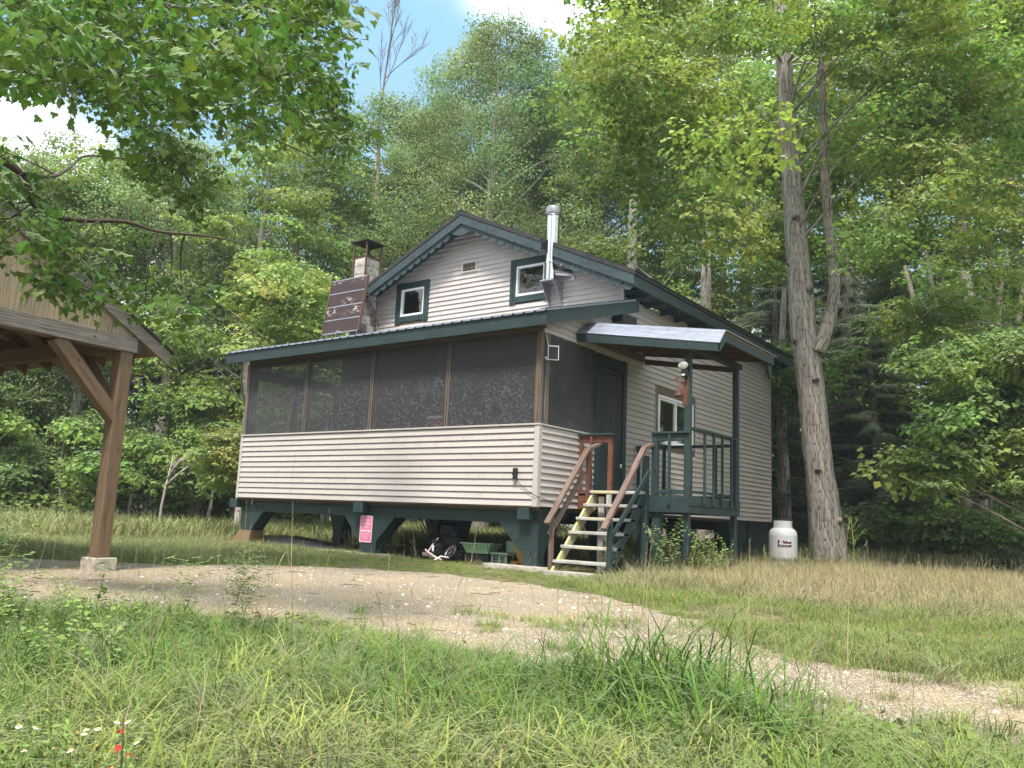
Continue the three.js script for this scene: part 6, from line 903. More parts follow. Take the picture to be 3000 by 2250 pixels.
// ---------------------------------------------------------------- forest trees
let treeSeed = 1000;
const KIND = ['maple', 'aspen', 'hemlock', 'sap'];
function forestTree(name, label, x, z, H, kindNo, cb, R, dens, group, lm = LEAF) {
  const seed = treeSeed++, r = rng(seed), kind = KIND[kindNo], gy = groundY(x, z);
  const t = thing(name, label, 'tree', [x, gy - 0.1, z], 0, group);
  const r0 = kindNo === 3 ? 0.03 + R * 0.012 : 0.09 + H * 0.0075 + r() * 0.03, lx = (r() - 0.5) * 0.06 * H, lz = (r() - 0.5) * 0.06 * H;
  const P = [], rad = [], n = 8; for (let i = 0; i <= n; i++) { const f = i / n; P.push(V(lx * f * f + Math.sin(f * 5 + seed) * 0.12, H * 0.97 * f, lz * f * f + Math.cos(f * 4 + seed) * 0.12)); rad.push(r0 * (1.25 * Math.pow(1 - f, 0.85) + 0.06) * (i ? 1 : 1.2)); }
  part('trunk', tube(P, rad, 9, 0.08, seed), kindNo === 1 ? M.barkPale : kindNo === 2 ? M.barkDark : M.bark, t);
  const at = (y) => { const f = Math.min(0.999, Math.max(0, y / (H * 0.97))) * n, i = Math.floor(f); return P[i].clone().lerp(P[i + 1], f - i); };
  const y0 = H * cb + 0.3, clumps = [], limbs = [];
  if (kindNo === 2) {
    const sp = BOUGH.map(() => []); for (let y = Math.max(0.5, y0); y < H * 0.99; y += 0.30 + r() * 0.12) { const L = R * Math.pow(1 - (y - y0) / (H - y0), 0.75) * (0.7 + r() * 0.5) + 0.2, mm = 4 + (r() * 3 | 0), a0 = r() * 6.28; for (let k = 0; k < mm; k++) { const a = a0 + k / mm * 6.283 + (r() - 0.5) * 0.5, o = at(y); let b = 0; BOUGH.forEach(([l], i) => { if (Math.abs(l - L) < Math.abs(BOUGH[b][0] - L)) b = i; }); sp[b].push([o.x, o.y, o.z, a, (r() - 0.5) * 0.3, (r() - 0.6) * 0.3, L / BOUGH[b][0], leafCol('hemlock', r)]); if (k % 2 === 0 && L > 0.8) limbs.push(tube([o, V(o.x + Math.cos(a) * L, o.y - 0.14 * L, o.z - Math.sin(a) * L)], [0.02 + 0.01 * r(), 0.006], 4)); } }
    sp.forEach((l, k) => { if (l.length) instanced('crown', BOUGH[k][1], FARLEAF, l, t); });
  } else {
    const N = Math.round(dens * (kindNo === 3 ? 14 : (26 + H * 2.2) * Math.min(1.5, R / 3.1)));
    for (let i = 0; i < N; i++) {
      const f = Math.pow(r(), 0.9), y = lerp(y0, H, f), w = f < 0.35 ? 0.75 + 0.25 * f / 0.35 : Math.pow(1 - Math.pow((f - 0.35) / 0.65, 1.9), 0.8) + 0.06, q = R * w * (0.35 + 0.65 * Math.sqrt(r())), a = r() * 6.283, o = at(y);
      clumps.push([o.x + Math.cos(a) * q, Math.min(H, y + 0.1 * q), o.z + Math.sin(a) * q]);
      if (i % 3 === 0 && q > 0.5) limbs.push(limbTo(at(Math.max(0.4, y - q * (0.35 + r() * 0.5))), V(...clumps.at(-1)), Math.min(r0 * 0.5, 0.015 + q * 0.014), 0.008, r));
    }
    foliage(t, clumps, kindNo === 3 ? (R > 2 ? 'maple' : 'small') : kind, kind, lm, r);
  }
  if (limbs.length) { const o = part('limbs', limbs, M.bark, t); o.userData.kind = 'stuff'; }
  return t;
}
{
  const gName = (x, z) => { // which stretch of wood it stands in, as the photograph shows it
    const a = Math.atan2(x - 7.21, -(z - 10.38));
    return a < -0.83 ? ['left', 'beyond the left meadow'] : a < -0.50 ? ['mid', 'behind the cottage'] : ['right', 'right of the cottage'];
  };
  const kn = ['green maple', 'grey-green aspen', 'dark hemlock', 'low sapling'], nm = ['maple_tree', 'aspen_tree', 'hemlock_tree', 'sapling_tree'];
  const ORD = ['first', 'second', 'third', 'fourth', 'fifth', 'sixth', 'seventh', 'eighth', 'ninth', 'tenth', 'eleventh', 'twelfth', 'thirteenth', 'fourteenth', 'fifteenth', 'sixteenth'];
  const plan = [...FOREST.map((t, i) => [t, i < 28 ? 'front row of woods' : i < 48 ? 'second row of woods' : 'deep woods', i > 11 && i < 18 ? 1.9 : i > 17 && i < 28 ? 0.68 : i < 28 ? 1.25 : i < 48 ? (t[0] > -6 ? 0.5 : 0.8) : (t[0] > -6 ? 0.5 : 0.7), i < 28 ? LEAF : FARLEAF]), ...UNDER.map((t, i) => [t, i < 33 ? 'undergrowth' : 'distant thicket', i < 33 ? 1 : 1.6, i < 33 ? LEAF : FARLEAF])].map(([t, row, dens, lm]) => ({ t, row, dens, lm, w: gName(t[0], t[1])[1], a: Math.atan2(t[0] - 7.21, -(t[1] - 10.38)) }));
  const sets = {}; for (const p of plan) (sets[`${kn[p.t[3]]} in the ${p.row} ${p.w}`] ??= []).push(p);
  for (const [k, l] of Object.entries(sets)) { l.sort((a, b) => a.a - b.a).forEach((p, i) => { p.label = l.length > 1 ? `${ORD[i]} ${kn[p.t[3]]} from the left in the ${p.row} ${p.w}` : k; p.group = k; }); }
  for (const p of plan) { const [x, z, H, k, cb, R] = p.t; forestTree(nm[k], p.label, x, z, H, k, cb, R, p.dens, p.group, p.lm); }
  // woods on the far sides of the clearing, which the windows mirror
  for (const [x, z, H, k, R] of [[15, -7, 15, 0, 4], [18, -2, 17, 1, 4], [17, 4, 15, 0, 4.2], [20, 9, 16, 1, 4], [19, 16, 16, 0, 4.5], [13, 21, 15, 0, 4.2], [6, 24, 16, 1, 4.2], [-1, 25, 15, 0, 4.4], [-9, 23, 16, 1, 4.2], [-17, 19, 15, 0, 4.4], [-24, 13, 15, 0, 4.4]]) forestTree(nm[k], 'tree of the woods on the near side of the clearing', x, z, H, k, 0.05, R, 0.8, 'woods on the near side of the clearing', FARLEAF);
}
// ---------------------------------------------------------------- the big forked maple by the cottage corner
{
  const r = rng(501), o = BIG_T[0];
  const t = thing('forked_maple', 'large leaning forked maple with scarred pale bark beside the propane tank', 'tree', [o[0], o[1] - 0.15, o[2]]);
  const L = (p) => V(p[0] - o[0], p[1] - o[1] + 0.15, p[2] - o[2]);
  const rad = [0.56, 0.43, 0.355, 0.315, 0.30, 0.295, 0.285, 0.265, 0.245, 0.22, 0.19, 0.15, 0.10];
  // resample smoothly
  const cur = new THREE.CatmullRomCurve3(BIG_T.map(L)), N = 56, pts = [], rr = []; for (let i = 0; i <= N; i++) { const f = i / N * (rad.length - 1), k = Math.min(rad.length - 2, Math.floor(f)); pts.push(cur.getPoint(i / N)); rr.push(lerp(rad[k], rad[k + 1], f - k) * (1 + 0.05 * (vnoise(i * 0.6, 3, 77) - 0.5) * 2)); }
  part('trunk', tube(pts, rr, 26, 0.06, 5), M.bark, t);
  const fc = new THREE.CatmullRomCurve3(BIG_F.map(L)), fp = [], fr = []; for (let i = 0; i <= 30; i++) { fp.push(fc.getPoint(i / 30)); fr.push(lerp(0.165, 0.07, i / 30)); }
  part('fork', tube(fp, fr, 14, 0.08, 9), M.barkPale, t);
  // knots and old branch collars
  for (const [k, a, s] of [[8, 0.3, 0.12], [13, 1.4, 0.10], [17, 2.6, 0.09], [22, 0.9, 0.11], [26, 2.0, 0.12], [31, 0.5, 0.13], [34, 2.4, 0.10], [38, 1.2, 0.12]]) { const c = pts[k], d = V(Math.cos(a), 0.15, Math.sin(a)); const g = tube([c.clone().addScaledVector(d, rr[k] * 0.7), c.clone().addScaledVector(d, rr[k] * 1.06), c.clone().addScaledVector(d, rr[k] * 1.12)], [s, s * 0.75, s * 0.2], 10, 0.25, k, true); part('branch_collar', g, M.barkDark, t); }
  const limbs = []; BIG_C.forEach((c, i) => { if (i % 4) return; const q = L(c); let k = N - 2; for (let j = 30; j < N - 1; j++) if (pts[j].y > q.y - 0.5 * Math.hypot(q.x - pts[j].x, q.z - pts[j].z)) { k = j; break; } if (k < 33) return; limbs.push(limbTo(pts[k], q, 0.022 + r() * 0.02, 0.007, r, 6, 0.18)); });
  for (const [k, c] of [[38, BIG_C[5]], [36, BIG_C[22]], [42, BIG_C[40]]]) limbs.push(limbTo(pts[k], L(c), 0.032, 0.008, r, 7, 0.2));
  const lo = part('limbs', limbs, M.bark, t); lo.userData.kind = 'stuff';
  foliage(t, BIG_C.map((c) => L(c).toArray()), 'maple', 'maple', LEAF, r, { size: 0.92 });
}
function looseTree(name, label, clumps, base, H, r0, per, spread, kind, seed, m = M.bark, size = 1) {
  const r = rng(seed), gy = groundY(base[0], base[1]), t = thing(name, label, 'tree', [base[0], gy - 0.1, base[1]]);
  const L = (p) => V(p[0] - base[0], p[1] - gy + 0.1, p[2] - base[1]);
  const P = [], rad = []; for (let i = 0; i <= 8; i++) { const f = i / 8; P.push(V(Math.sin(f * 4 + seed) * 0.2 * f, H * f, Math.cos(f * 3 + seed) * 0.2 * f)); rad.push(r0 * (1.1 - f) + 0.012); }
  part('trunk', tube(P, rad, 10, 0.08, seed), m, t);
  const limbs = clumps.filter((_, i) => i % 3 === 0).map((c) => { const q = L(c), y = Math.min(H * 0.95, Math.max(0.4, q.y - 0.4 * Math.hypot(q.x, q.z))); const f = y / H * 8, k = Math.min(7, Math.floor(f)); return limbTo(P[k].clone().lerp(P[k + 1], f - k), q, 0.03, 0.008, r); });
  if (limbs.length) { const o = part('limbs', limbs, M.bark, t); o.userData.kind = 'stuff'; }
  foliage(t, clumps.map((c) => L(c).toArray()), spread < 0.6 ? 'small' : 'maple', kind, LEAF, r, { size: spread < 0.4 ? 0.7 : 0.95 }); return t;
}
looseTree('maple_tree', 'tall bright maple filling the right edge of the photograph', RIGHT_C, [6.9, -9.5], 13, 0.2, 16, 0.75, 'maple', 611);
looseTree('maple_tree', 'spreading young maple with low bright boughs at the lower right', SAP_C, [6.0, -9.2], 4.6, 0.05, 18, 0.55, 'sap', 612);
looseTree('maple_tree', 'small maple with a low leafy bough behind the cottage corner', LOW_C, [-0.6, -12.9], 9, 0.19, 16, 0.5, 'sap', 613);
looseTree('ash_tree', 'bright leafy small tree just left of the cottage', LEFT_C, [-12.2, -3.6], 6.2, 0.08, 15, 0.55, 'bush', 614);
looseTree('bush', 'low leafy bush at the left end of the porch', BUSH_C, [-11.4, -0.9], 2.0, 0.03, 12, 0.35, 'bush', 615);
{ // cluster of trunks at the right
  const t = thing('multi_stem_maple', 'clump of several dark maple stems in the right-hand woods', 'tree', [3.5, groundY(3.5, -17.2) - 0.1, -17.2]); const r = rng(41);
  for (let k = 0; k < 6; k++) { const a = k / 6 * 6.283; part('trunk', tube([[Math.cos(a) * 0.3, 0, Math.sin(a) * 0.3], [Math.cos(a) * 0.42, 2, Math.sin(a) * 0.42], [Math.cos(a) * 0.9, 5, Math.sin(a) * 0.8], [Math.cos(a) * 1.7, 9, Math.sin(a) * 1.5]], [0.17, 0.14, 0.11, 0.06], 9, 0.1, k), M.barkDark, t); }
  const cl = []; for (let i = 0; i < 40; i++) { const a = r() * 6.28, q = 1 + r() * 2.2; cl.push([Math.cos(a) * q, 4 + r() * 7, Math.sin(a) * q]); }
  foliage(t, cl, 'maple', 'maple', LEAF, r);
}
{ // bare dead tree against the sky
  const t = thing('dead_tree', 'bare dead tree with pale grey twigs against the blue sky', 'tree', [-19.2, groundY(-19, -14) - 0.1, -14.1]); const r = rng(88), out = [];
  const grow = (p, d, L, rad, depth) => { const n = 4, pts = [p], rr = [rad]; let q = p, e = d.clone(); for (let i = 1; i <= n; i++) { e = e.clone().add(V((r() - 0.5) * 0.18, (r() - 0.4) * 0.10, (r() - 0.5) * 0.18)).normalize(); q = q.clone().addScaledVector(e, L / n); pts.push(q); rr.push(lerp(rad, rad * 0.45, i / n)); } out.push(tube(pts, rr, depth > 1 ? 4 : 6)); if (depth < 4) { const m = depth ? 7 : 9; for (let k = 0; k < m; k++) { const f = 0.25 + 0.75 * (k + r()) / m, i = Math.min(n - 1, Math.floor(f * n)), b = pts[i].clone().lerp(pts[i + 1], f * n - i); const dd = e.clone().add(V((r() - 0.5) * 1.5, 0.2 + r() * 0.3, (r() - 0.5) * 1.5)).normalize(); grow(b, dd, L * (0.34 + r() * 0.22) * (1.1 - f * 0.45), Math.max(0.008, rad * 0.42), depth + 1); } } };
  part('trunk', tube([[0, 0, 0], [0.2, 6, 0], [0.1, 12, 0.1], [0, 17, 0]], [0.17, 0.13, 0.09, 0.06], 10, 0.05, 3), M.barkPale, t);
  grow(V(0, 17, 0), V(-0.05, 1, 0), 7.0, 0.06, 1); grow(V(0.1, 15, 0), V(0.75, 0.75, -0.3), 7.5, 0.055, 1);
  part('branches', out, M.deadTwig, t);
}
// ---------------------------------------------------------------- the near maple whose boughs hang in at the upper left
{
  const base = [-0.9, 9.6], gy = groundY(...base), r = rng(303);
  const t = thing('overhanging_maple', 'maple whose leafy boughs hang into the upper left of the picture', 'tree', [base[0], gy - 0.1, base[1]]);
  const L = (p) => V(p[0] - base[0], p[1] - gy + 0.1, p[2] - base[1]);
  part('trunk', tube([[0, 0, 0], [0.05, 1.5, 0.05], [0.0, 3.5, 0.1], [-0.1, 6, 0.1], [0, 9, 0]], [0.30, 0.24, 0.21, 0.17, 0.10], 16, 0.08, 4), M.bark, t);
  const limb = (pts, r0, r1, from) => { const q = [V(...from), ...pts.map(L)], cv = new THREE.CatmullRomCurve3(q), P = [], R = []; for (let i = 0; i <= 40; i++) { P.push(cv.getPoint(i / 40)); R.push(lerp(r0, r1, i / 40) * (1 + 0.12 * (vnoise(i * 0.9, 2, 9) - 0.5))); } part('limb', tube(P, R, 9, 0.12, 8), M.twig, t); return P; };
  const A = limb(LIMB_A, 0.044, 0.005, [0, 3.0, 0]), B = limb(LIMB_B, 0.018, 0.004, L(LIMB_A[3]).toArray()), Cc = limb(LIMB_C, 0.03, 0.004, [0, 4.4, 0]), D = limb(LIMB_D, 0.03, 0.004, [0, 4.0, 0]);
  const nodes = [...A.slice(6), ...B, ...Cc.slice(6), ...D.slice(6)], all = [...NEAR_A, ...NEAR_B, ...NEAR_C, ...NEAR_D], tw = [];
  all.forEach((c, i) => { if (i % 3) return; const q = L(c); let best = null, bd = 1e9; for (const n of nodes) { const d = n.distanceTo(q); if (d < bd) { bd = d; best = n; } } if (bd < 0.9) tw.push(limbTo(best, q, 0.006 + Math.min(0.008, bd * 0.006), 0.002, r, 4, 0.2)); });
  const to = part('twigs', tw, M.twig, t); to.userData.kind = 'stuff';
  const it = all.map((c, i) => { const q = L(c); return [q.x, q.y, q.z, r() * 6.283, (r() - 0.5) * 0.8, (r() - 0.5) * 0.8, 0.8 + r() * 0.5, leafCol('near', r, 1)]; });
  const extra = it.filter((_, i) => i < 540).flatMap((s) => [0, 1, 2].map(() => [s[0] + (r() - 0.5) * 0.34, s[1] + (r() - 0.5) * 0.26, s[2] + (r() - 0.5) * 0.34, r() * 6.283, (r() - 0.5) * 0.8, (r() - 0.5) * 0.8, 0.75 + r() * 0.5, leafCol('near', r, 1)]));
  instanced('crown', SPRIG.near[0], LEAF, [...it, ...extra], t);
}

// ================================================================ grass
function tuft(seed, n, h, spread, w, bend, seg = 3) {
  const r = rng(seed), T3 = new Tri();
  for (let i = 0; i < n; i++) {
    const a = r() * 6.283, q = Math.sqrt(r()) * spread, b = a + (r() - 0.5) * 2.4, L = h * (0.5 + r() * 0.6), bd = bend * (0.3 + r() * 1.2), o = V(Math.cos(a) * q, -0.02, Math.sin(a) * q), s = V(-Math.sin(b), 0, Math.cos(b)), col = tint(r, 0.22, 0.12), P = [];
    for (let k = 0; k <= seg; k++) { const f = k / seg, th = bd * f * f; P.push([o.clone().add(V(Math.cos(b) * Math.sin(th) * L * f, Math.cos(th * 0.85) * L * f, Math.sin(b) * Math.sin(th) * L * f)), w * (1 - f * f) * (k === 0 ? 0.7 : 1)]); }
    for (let k = 0; k < seg; k++) { const [p, wp] = P[k], [q2, wq] = P[k + 1], A = p.clone().addScaledVector(s, wp), B = p.clone().addScaledVector(s, -wp); if (k === seg - 1) T3.t(A, B, q2, col); else { const Cq = q2.clone().addScaledVector(s, wq), Dq = q2.clone().addScaledVector(s, -wq); T3.t(A, B, Cq, col); T3.t(B, Dq, Cq, col); } }
  }
  return T3.geo();
}
function stalk(seed, n, h, head) { // dry seed stalks
  const r = rng(seed), T3 = new Tri();
  for (let i = 0; i < n; i++) { const b = r() * 6.283, L = h * (0.7 + r() * 0.5), tl = 0.1 + r() * 0.4, o = V((r() - 0.5) * 0.16, 0, (r() - 0.5) * 0.16), d = V(Math.cos(b) * Math.sin(tl), Math.cos(tl), Math.sin(b) * Math.sin(tl)), e = o.clone().addScaledVector(d, L), s = V(-Math.sin(b), 0, Math.cos(b)).multiplyScalar(0.0013), col = tint(r, 0.2, 0.1); const m = o.clone().lerp(e, 0.6).add(V(0, 0.03 * L, 0)); T3.t(o.clone().add(s), o.clone().sub(s), m, col); T3.t(m.clone().add(s), m.clone().sub(s), e, col); T3.t(o.clone().add(s), m.clone().sub(s), m.clone().add(s), col); if (head) for (let k = 0; k < 7; k++) { const p = m.clone().lerp(e, 0.45 + k * 0.08), q = p.clone().addScaledVector(d, 0.03).add(V((r() - 0.5) * 0.02, 0, (r() - 0.5) * 0.02)); T3.t(p, q, p.clone().add(V((r() - 0.5) * 0.004, 0.008, (r() - 0.5) * 0.004)), col); } }
  return T3.geo();
}
{
  const r = rng(909), cx = 7.21, cz = 10.384, f0 = Math.atan2(-0.5985, -0.8011), out = { a: [], b: [], c: [], d: [], e: [], s: [], t: [] };
  const under = (x, z) => x > -7.2 && x < 0 && z < -0.25 && z > -10.1, deckU = (x, z) => x > 0 && x < 1.95 && z < -1.0 && z > -3.1, steps = (x, z) => x > 0.3 && x < 1.4 && z > -1.0 && z < 0.2;
  const GREEN = [0.135, 0.215, 0.030], LUSH = [0.155, 0.248, 0.034], YEL = [0.225, 0.295, 0.055], TAN = [0.37, 0.31, 0.195], PALE = [0.25, 0.27, 0.11];
  const mixn = (a, b, t) => [lerp(a[0], b[0], t), lerp(a[1], b[1], t), lerp(a[2], b[2], t)];
  const put = (L, x, z, s, c, sy = 1, tl = 0.24) => { const v = 0.78 + r() * 0.45; L.push([x, groundY(x, z), z, r() * 6.283, (r() - 0.5) * tl, (r() - 0.5) * tl, s, [c[0] * v, c[1] * v, c[2] * v], sy]); };
  const scatter = (n, d0, d1, fn) => { for (let i = 0; i < n; i++) { const d = Math.sqrt(lerp(d0 * d0, d1 * d1, r())), a = f0 + (r() - 0.5) * 1.5, x = cx + Math.sin(a) * d, z = cz + Math.cos(a) * d; fn(x, z, d); } };
  const zone = (x, z) => { // dryness, height factor
    const tr = inTrack(x, z), patch = fbm(x * 0.9, z * 0.9, 411, 3), p2 = fbm(x * 0.35 + 5, z * 0.35, 415, 3);
    const dry = smooth(2.4, 0.6, z) * smooth(1.0, 2.2, x) * 0.85 + 0.5 * smooth(0.55, 0.72, patch), left = smooth(-1.0, -4, x) * smooth(-3, 1, z);
    return { tr, dry: Math.min(1, dry), patch, p2, left };
  };
  // foreground sward
  scatter(4470, 1.4, 6.6, (x, z, d) => { const q = zone(x, z); if (q.tr > 0 && r() > 0.06 + 0.22 * smooth(4.2, 5.4, x) * smooth(0.5, 0.1, q.tr)) return; if (q.tr > -0.12 && r() < 0.3) return; const near = z > 5.4 ? 1 : 0; if (!near) { put(out.b, x, z, 0.42 + r() * 0.3, mixn(YEL, TAN, 0.35 * q.dry)); return; } const h = 0.62 + 0.75 * q.p2; if (r() < 0.13) { put(out.e, x, z, h * 0.9, mixn(TAN, PALE, r() * 0.6), 0.75, 1.5); return; } put(q.patch > 0.5 ? out.a : out.e, x, z, h * (0.75 + r() * 0.5) * (q.tr > -0.5 ? 0.7 : 1), mixn(LUSH, mixn(YEL, TAN, 0.22), smooth(0.45, 0.68, q.patch) * 0.65)); });
  // middle distance
  scatter(6840, 5.0, 17, (x, z, d) => { const q = zone(x, z); if (z > 6.9 && x > 2) return; if (q.tr > 0 && r() > 0.03 + 0.25 * smooth(0.35, 0, q.tr)) return; if (steps(x, z) && r() > 0.2) return; { const t = Math.max(0, Math.min(1, ((x - 0.9) * 1.9 + (z + 8.2) * 4.2) / 21.25)); if (Math.hypot(x - 0.9 - 1.9 * t, z + 8.2 - 4.2 * t) < 0.55 && r() > 0.15) return; } const u = under(x, z) || deckU(x, z); if (u && r() > 0.22) return; const dryH = smooth(2.2, 0.4, z) * smooth(1.0, 2.4, x); const c = q.left > 0.4 ? mixn(YEL, PALE, 0.5 + 0.4 * q.patch) : mixn(YEL, TAN, q.dry * 0.85); put(dryH > 0.5 ? out.d : out.b, x, z, (u ? 0.5 : (x < 1.6 && x > -9 && z < 3.4 ? 0.26 : 0.5) + 0.62 * dryH + 0.35 * q.left) * (0.7 + r() * 0.6) * (q.tr > -0.3 ? 0.6 : 1), u ? mixn(TAN, YEL, 0.4) : c); });
  // far meadow and the edge of the woods
  scatter(5530, 15, 33, (x, z, d) => { const q = zone(x, z); if (under(x, z) && r() > 0.25) return; if (Math.hypot(x - 1.4, z + 7.6) < 1.1 && r() > 0.12) return; if (z < -10 && x > -8 && x < 12 && r() > 0.55) return; const rd = smooth(1.5, 3, x); put(out.c, x, z, (x > -9.5 && z > -4 && x < 1 ? 0.3 : x > 0 && z > -10.5 ? 0.5 : 1) * (1.0 + 0.5 * q.p2) * (0.7 + r() * 0.6), rd > 0.5 ? mixn(PALE, TAN, z > -10 ? 0.75 : 0.2) : mixn(PALE, mixn(YEL, TAN, 0.3), q.patch)); });
  // dark sedge clump in the foreground and single seed stalks
  for (const [x, z, n, s] of [[5.55, 7.1, 14, 1.75], [5.95, 7.3, 10, 1.55], [5.2, 7.0, 7, 1.35], [4.9, 8.0, 3, 1.2]]) for (let i = 0; i < n; i++) put(out.e, x + (r() + r() - 1) * 0.28, z + (r() + r() - 1) * 0.25, s * (0.8 + r() * 0.5), mixn(LUSH, [0.08, 0.17, 0.02], 0.4));
  scatter(170, 2.2, 8, (x, z) => { const q = zone(x, z); if (q.tr > -0.1) return; put(z > 5.6 ? out.s : out.t, x, z, 0.7 + r() * 0.5, mixn(TAN, PALE, 0.4 * r())); });
  scatter(2600, 7, 17, (x, z) => { const q = zone(x, z); if (q.tr > 0 || under(x, z)) return; if (r() > 0.02 + smooth(2.2, 0.6, z) * smooth(1.2, 2.4, x) * 0.8 + 0.08 * q.left) return; put(out.t, x, z, 0.6 + r() * 0.5, mixn(TAN, PALE, 0.3 * r())); });
  const patch = (geos, n, R, seed) => { const q = rng(seed), it = []; for (let i = 0; i < n; i++) { const a = q() * 6.283, d = Math.sqrt(q()) * R, v = 0.8 + q() * 0.4, y = (q() - 0.5) * 0.3; it.push([Math.cos(a) * d, 0, Math.sin(a) * d, q() * 6.283, (q() - 0.5) * 0.3, (q() - 0.5) * 0.3, 0.7 + q() * 0.55, [v * (1 + y), v, v]]); } return bunch(geos, it); };
  for (let i = 0; i < 34; i++) { const x = 5.0 + r() * 1.6, z = 6.7 + r() * 0.7; put(out.s, x, z, 0.7 + r() * 0.4, mixn(TAN, PALE, 0.3 * r())); }
  const G = { a: patch([tuft(1, 17, 0.25, 0.07, 0.0032, 1.2, 4), tuft(11, 13, 0.28, 0.06, 0.0036, 1.0, 4)], 6, 0.17, 1), e: patch([tuft(2, 19, 0.26, 0.06, 0.0024, 1.5, 4), tuft(12, 17, 0.25, 0.06, 0.0022, 1.7, 4)], 6, 0.15, 2), b: patch([tuft(3, 14, 0.22, 0.10, 0.0035, 1.0), tuft(13, 14, 0.20, 0.10, 0.0035, 1.2)], 6, 0.26, 3), d: patch([tuft(4, 16, 0.22, 0.12, 0.0022, 1.0), tuft(14, 15, 0.20, 0.12, 0.0022, 1.3)], 6, 0.26, 4), c: patch([tuft(5, 18, 0.30, 0.22, 0.006, 0.8), tuft(15, 18, 0.28, 0.22, 0.006, 1.0)], 7, 0.7, 5), s: stalk(6, 3, 0.62, true), t: stalk(7, 4, 0.42, true) };
  const nm = { a: 'lush_grass', e: 'fine_grass', b: 'short_grass', d: 'dry_grass', c: 'meadow_grass', s: 'seed_stalks', t: 'dry_stalks' };
  for (const k of Object.keys(G)) { const o = instanced(nm[k], G[k], BLADE, out[k], scene); o.userData.kind = 'stuff'; o.userData.label = { a: 'lush green grass in the foreground', e: 'fine arching grass in the foreground', b: 'short green grass beside the gravel track', d: 'tall dry tan grass right of the steps', c: 'pale meadow grass before the woods', s: 'tall seed stalks in the foreground grass', t: 'dry straw stalks in the grass' }[k]; }
  // broad-leaved herbs low in the sward, twigs and dead leaves on the track
  const hb = [], tg = []; scatter(700, 1.6, 6.4, (x, z) => { const q = zone(x, z); if (q.tr > -0.05 || q.patch < 0.42 || z < 6.3) return; const v = 0.7 + r() * 0.6; hb.push([x, groundY(x, z) - 0.01, z, r() * 6.283, (r() - 0.5) * 0.5, (r() - 0.5) * 0.5, 0.28 + r() * 0.3, [0.17 * v, 0.26 * v, 0.05 * v]]); });
  scatter(520, 3, 12, (x, z) => { if (inTrack(x, z) < -0.1) return; const v = 0.5 + r(); tg.push([x, groundY(x, z) + 0.026, z, r() * 6.283, 0, (r() - 0.5) * 0.12, 0.05 + r() * r() * 0.25, [0.11 * v, 0.085 * v, 0.06 * v]]); });
  const ho = instanced('ground_herbs', broadSprig(91, { n: 26, rad: 0.22, len: 0.10, shape: WIDE, droop: 0.1, flat: 0.8 }).translate(0, 0.16, 0), BLADE, hb, scene); ho.userData.kind = 'stuff'; ho.userData.label = 'broad-leaved herbs low in the foreground grass';
  const to = instanced('fallen_twigs', join([tube([[-0.5, 0, 0], [-0.1, 0.01, 0.06], [0.5, 0, -0.04]], [0.012, 0.014, 0.006], 5), tube([[0.0, 0.01, 0.04], [0.22, 0.02, 0.16]], [0.008, 0.004], 4)]), mat({ roughness: 0.95 }), tg, scene); to.userData.kind = 'stuff'; to.userData.label = 'fallen twigs scattered on the gravel track';
  // loose stones on the track, leaf litter under the trees
  const st = [], lt = []; scatter(11800, 2.8, 12, (x, z, d) => { if (inTrack(x, z) < 0.05) return; const v = 0.30 + r() * 0.4; st.push([x, groundY(x, z) + 0.012, z, r() * 6.28, r() * 6.28, r() * 6.28, 0.006 + r() * r() * r() * 0.028, [v, v * 0.94, v * 0.86], 0.7]); });
  const so = instanced('gravel_stones', new THREE.IcosahedronGeometry(1, 0), mat({ roughness: 0.95 }), st, scene); so.userData.kind = 'stuff'; so.userData.label = 'loose pale stones on the gravel track';
}

// ================================================================ weeds, shrubs and flowers
function herbSprig(seed, { h = 0.5, n = 26, len = 0.05, shape = OVAL, pinnate = false, branch = 4 } = {}) {
  const r = rng(seed), T3 = new Tri(), stem = [0.9, 0.75, 0.6];
  for (let b = 0; b < branch; b++) {
    const a = b / branch * 6.283 + r(), tl = b ? 0.25 + r() * 0.5 : 0.06, d = V(Math.cos(a) * Math.sin(tl), Math.cos(tl), Math.sin(a) * Math.sin(tl)), o = b ? V(0, h * (0.15 + 0.4 * r()), 0) : V(0, 0, 0), L = b ? h * (0.4 + 0.3 * r()) : h, e = o.clone().addScaledVector(d, L), s = V(0.003, 0, 0), q = V(0, 0, 0.003);
    T3.t(o.clone().add(s), o.clone().sub(s), e, stem); T3.t(o.clone().add(q), o.clone().sub(q), e, stem);
    for (let i = 0; i < n; i++) { const f = 0.12 + 0.88 * i / n, at = o.clone().addScaledVector(d, L * f), c = i * 2.4 + r(), dir = V(Math.cos(c), 0.35 - r() * 0.5, Math.sin(c)); if (pinnate) for (let k = 1; k < 5; k++) { const p = at.clone().addScaledVector(dir, k * len * 0.55); for (const sg of [-1, 1]) leaf(T3, p, dir.clone().add(V(-Math.sin(c) * sg, 0, Math.cos(c) * sg)), r() - 0.5, len * 0.55, OVAL, 0.2, tint(r, 0.15, 0.08), r); } else leaf(T3, at, dir, r() - 0.5, len * (1.25 - 0.7 * f) * (0.8 + r() * 0.4), shape, 0.25, tint(r, 0.15, 0.1), r); }
  }
  return T3.geo();
}
const HERB = { weed: herbSprig(1, { h: 0.55, n: 22, len: 0.06 }), tall: herbSprig(2, { h: 0.8, n: 30, len: 0.05, pinnate: true, branch: 3 }), shrub: herbSprig(3, { h: 0.6, n: 20, len: 0.055, branch: 6 }), yarrow: herbSprig(4, { h: 0.45, n: 16, len: 0.075, shape: [[0, 0], [0.4, 0.16], [1, 0]], branch: 4 }) };
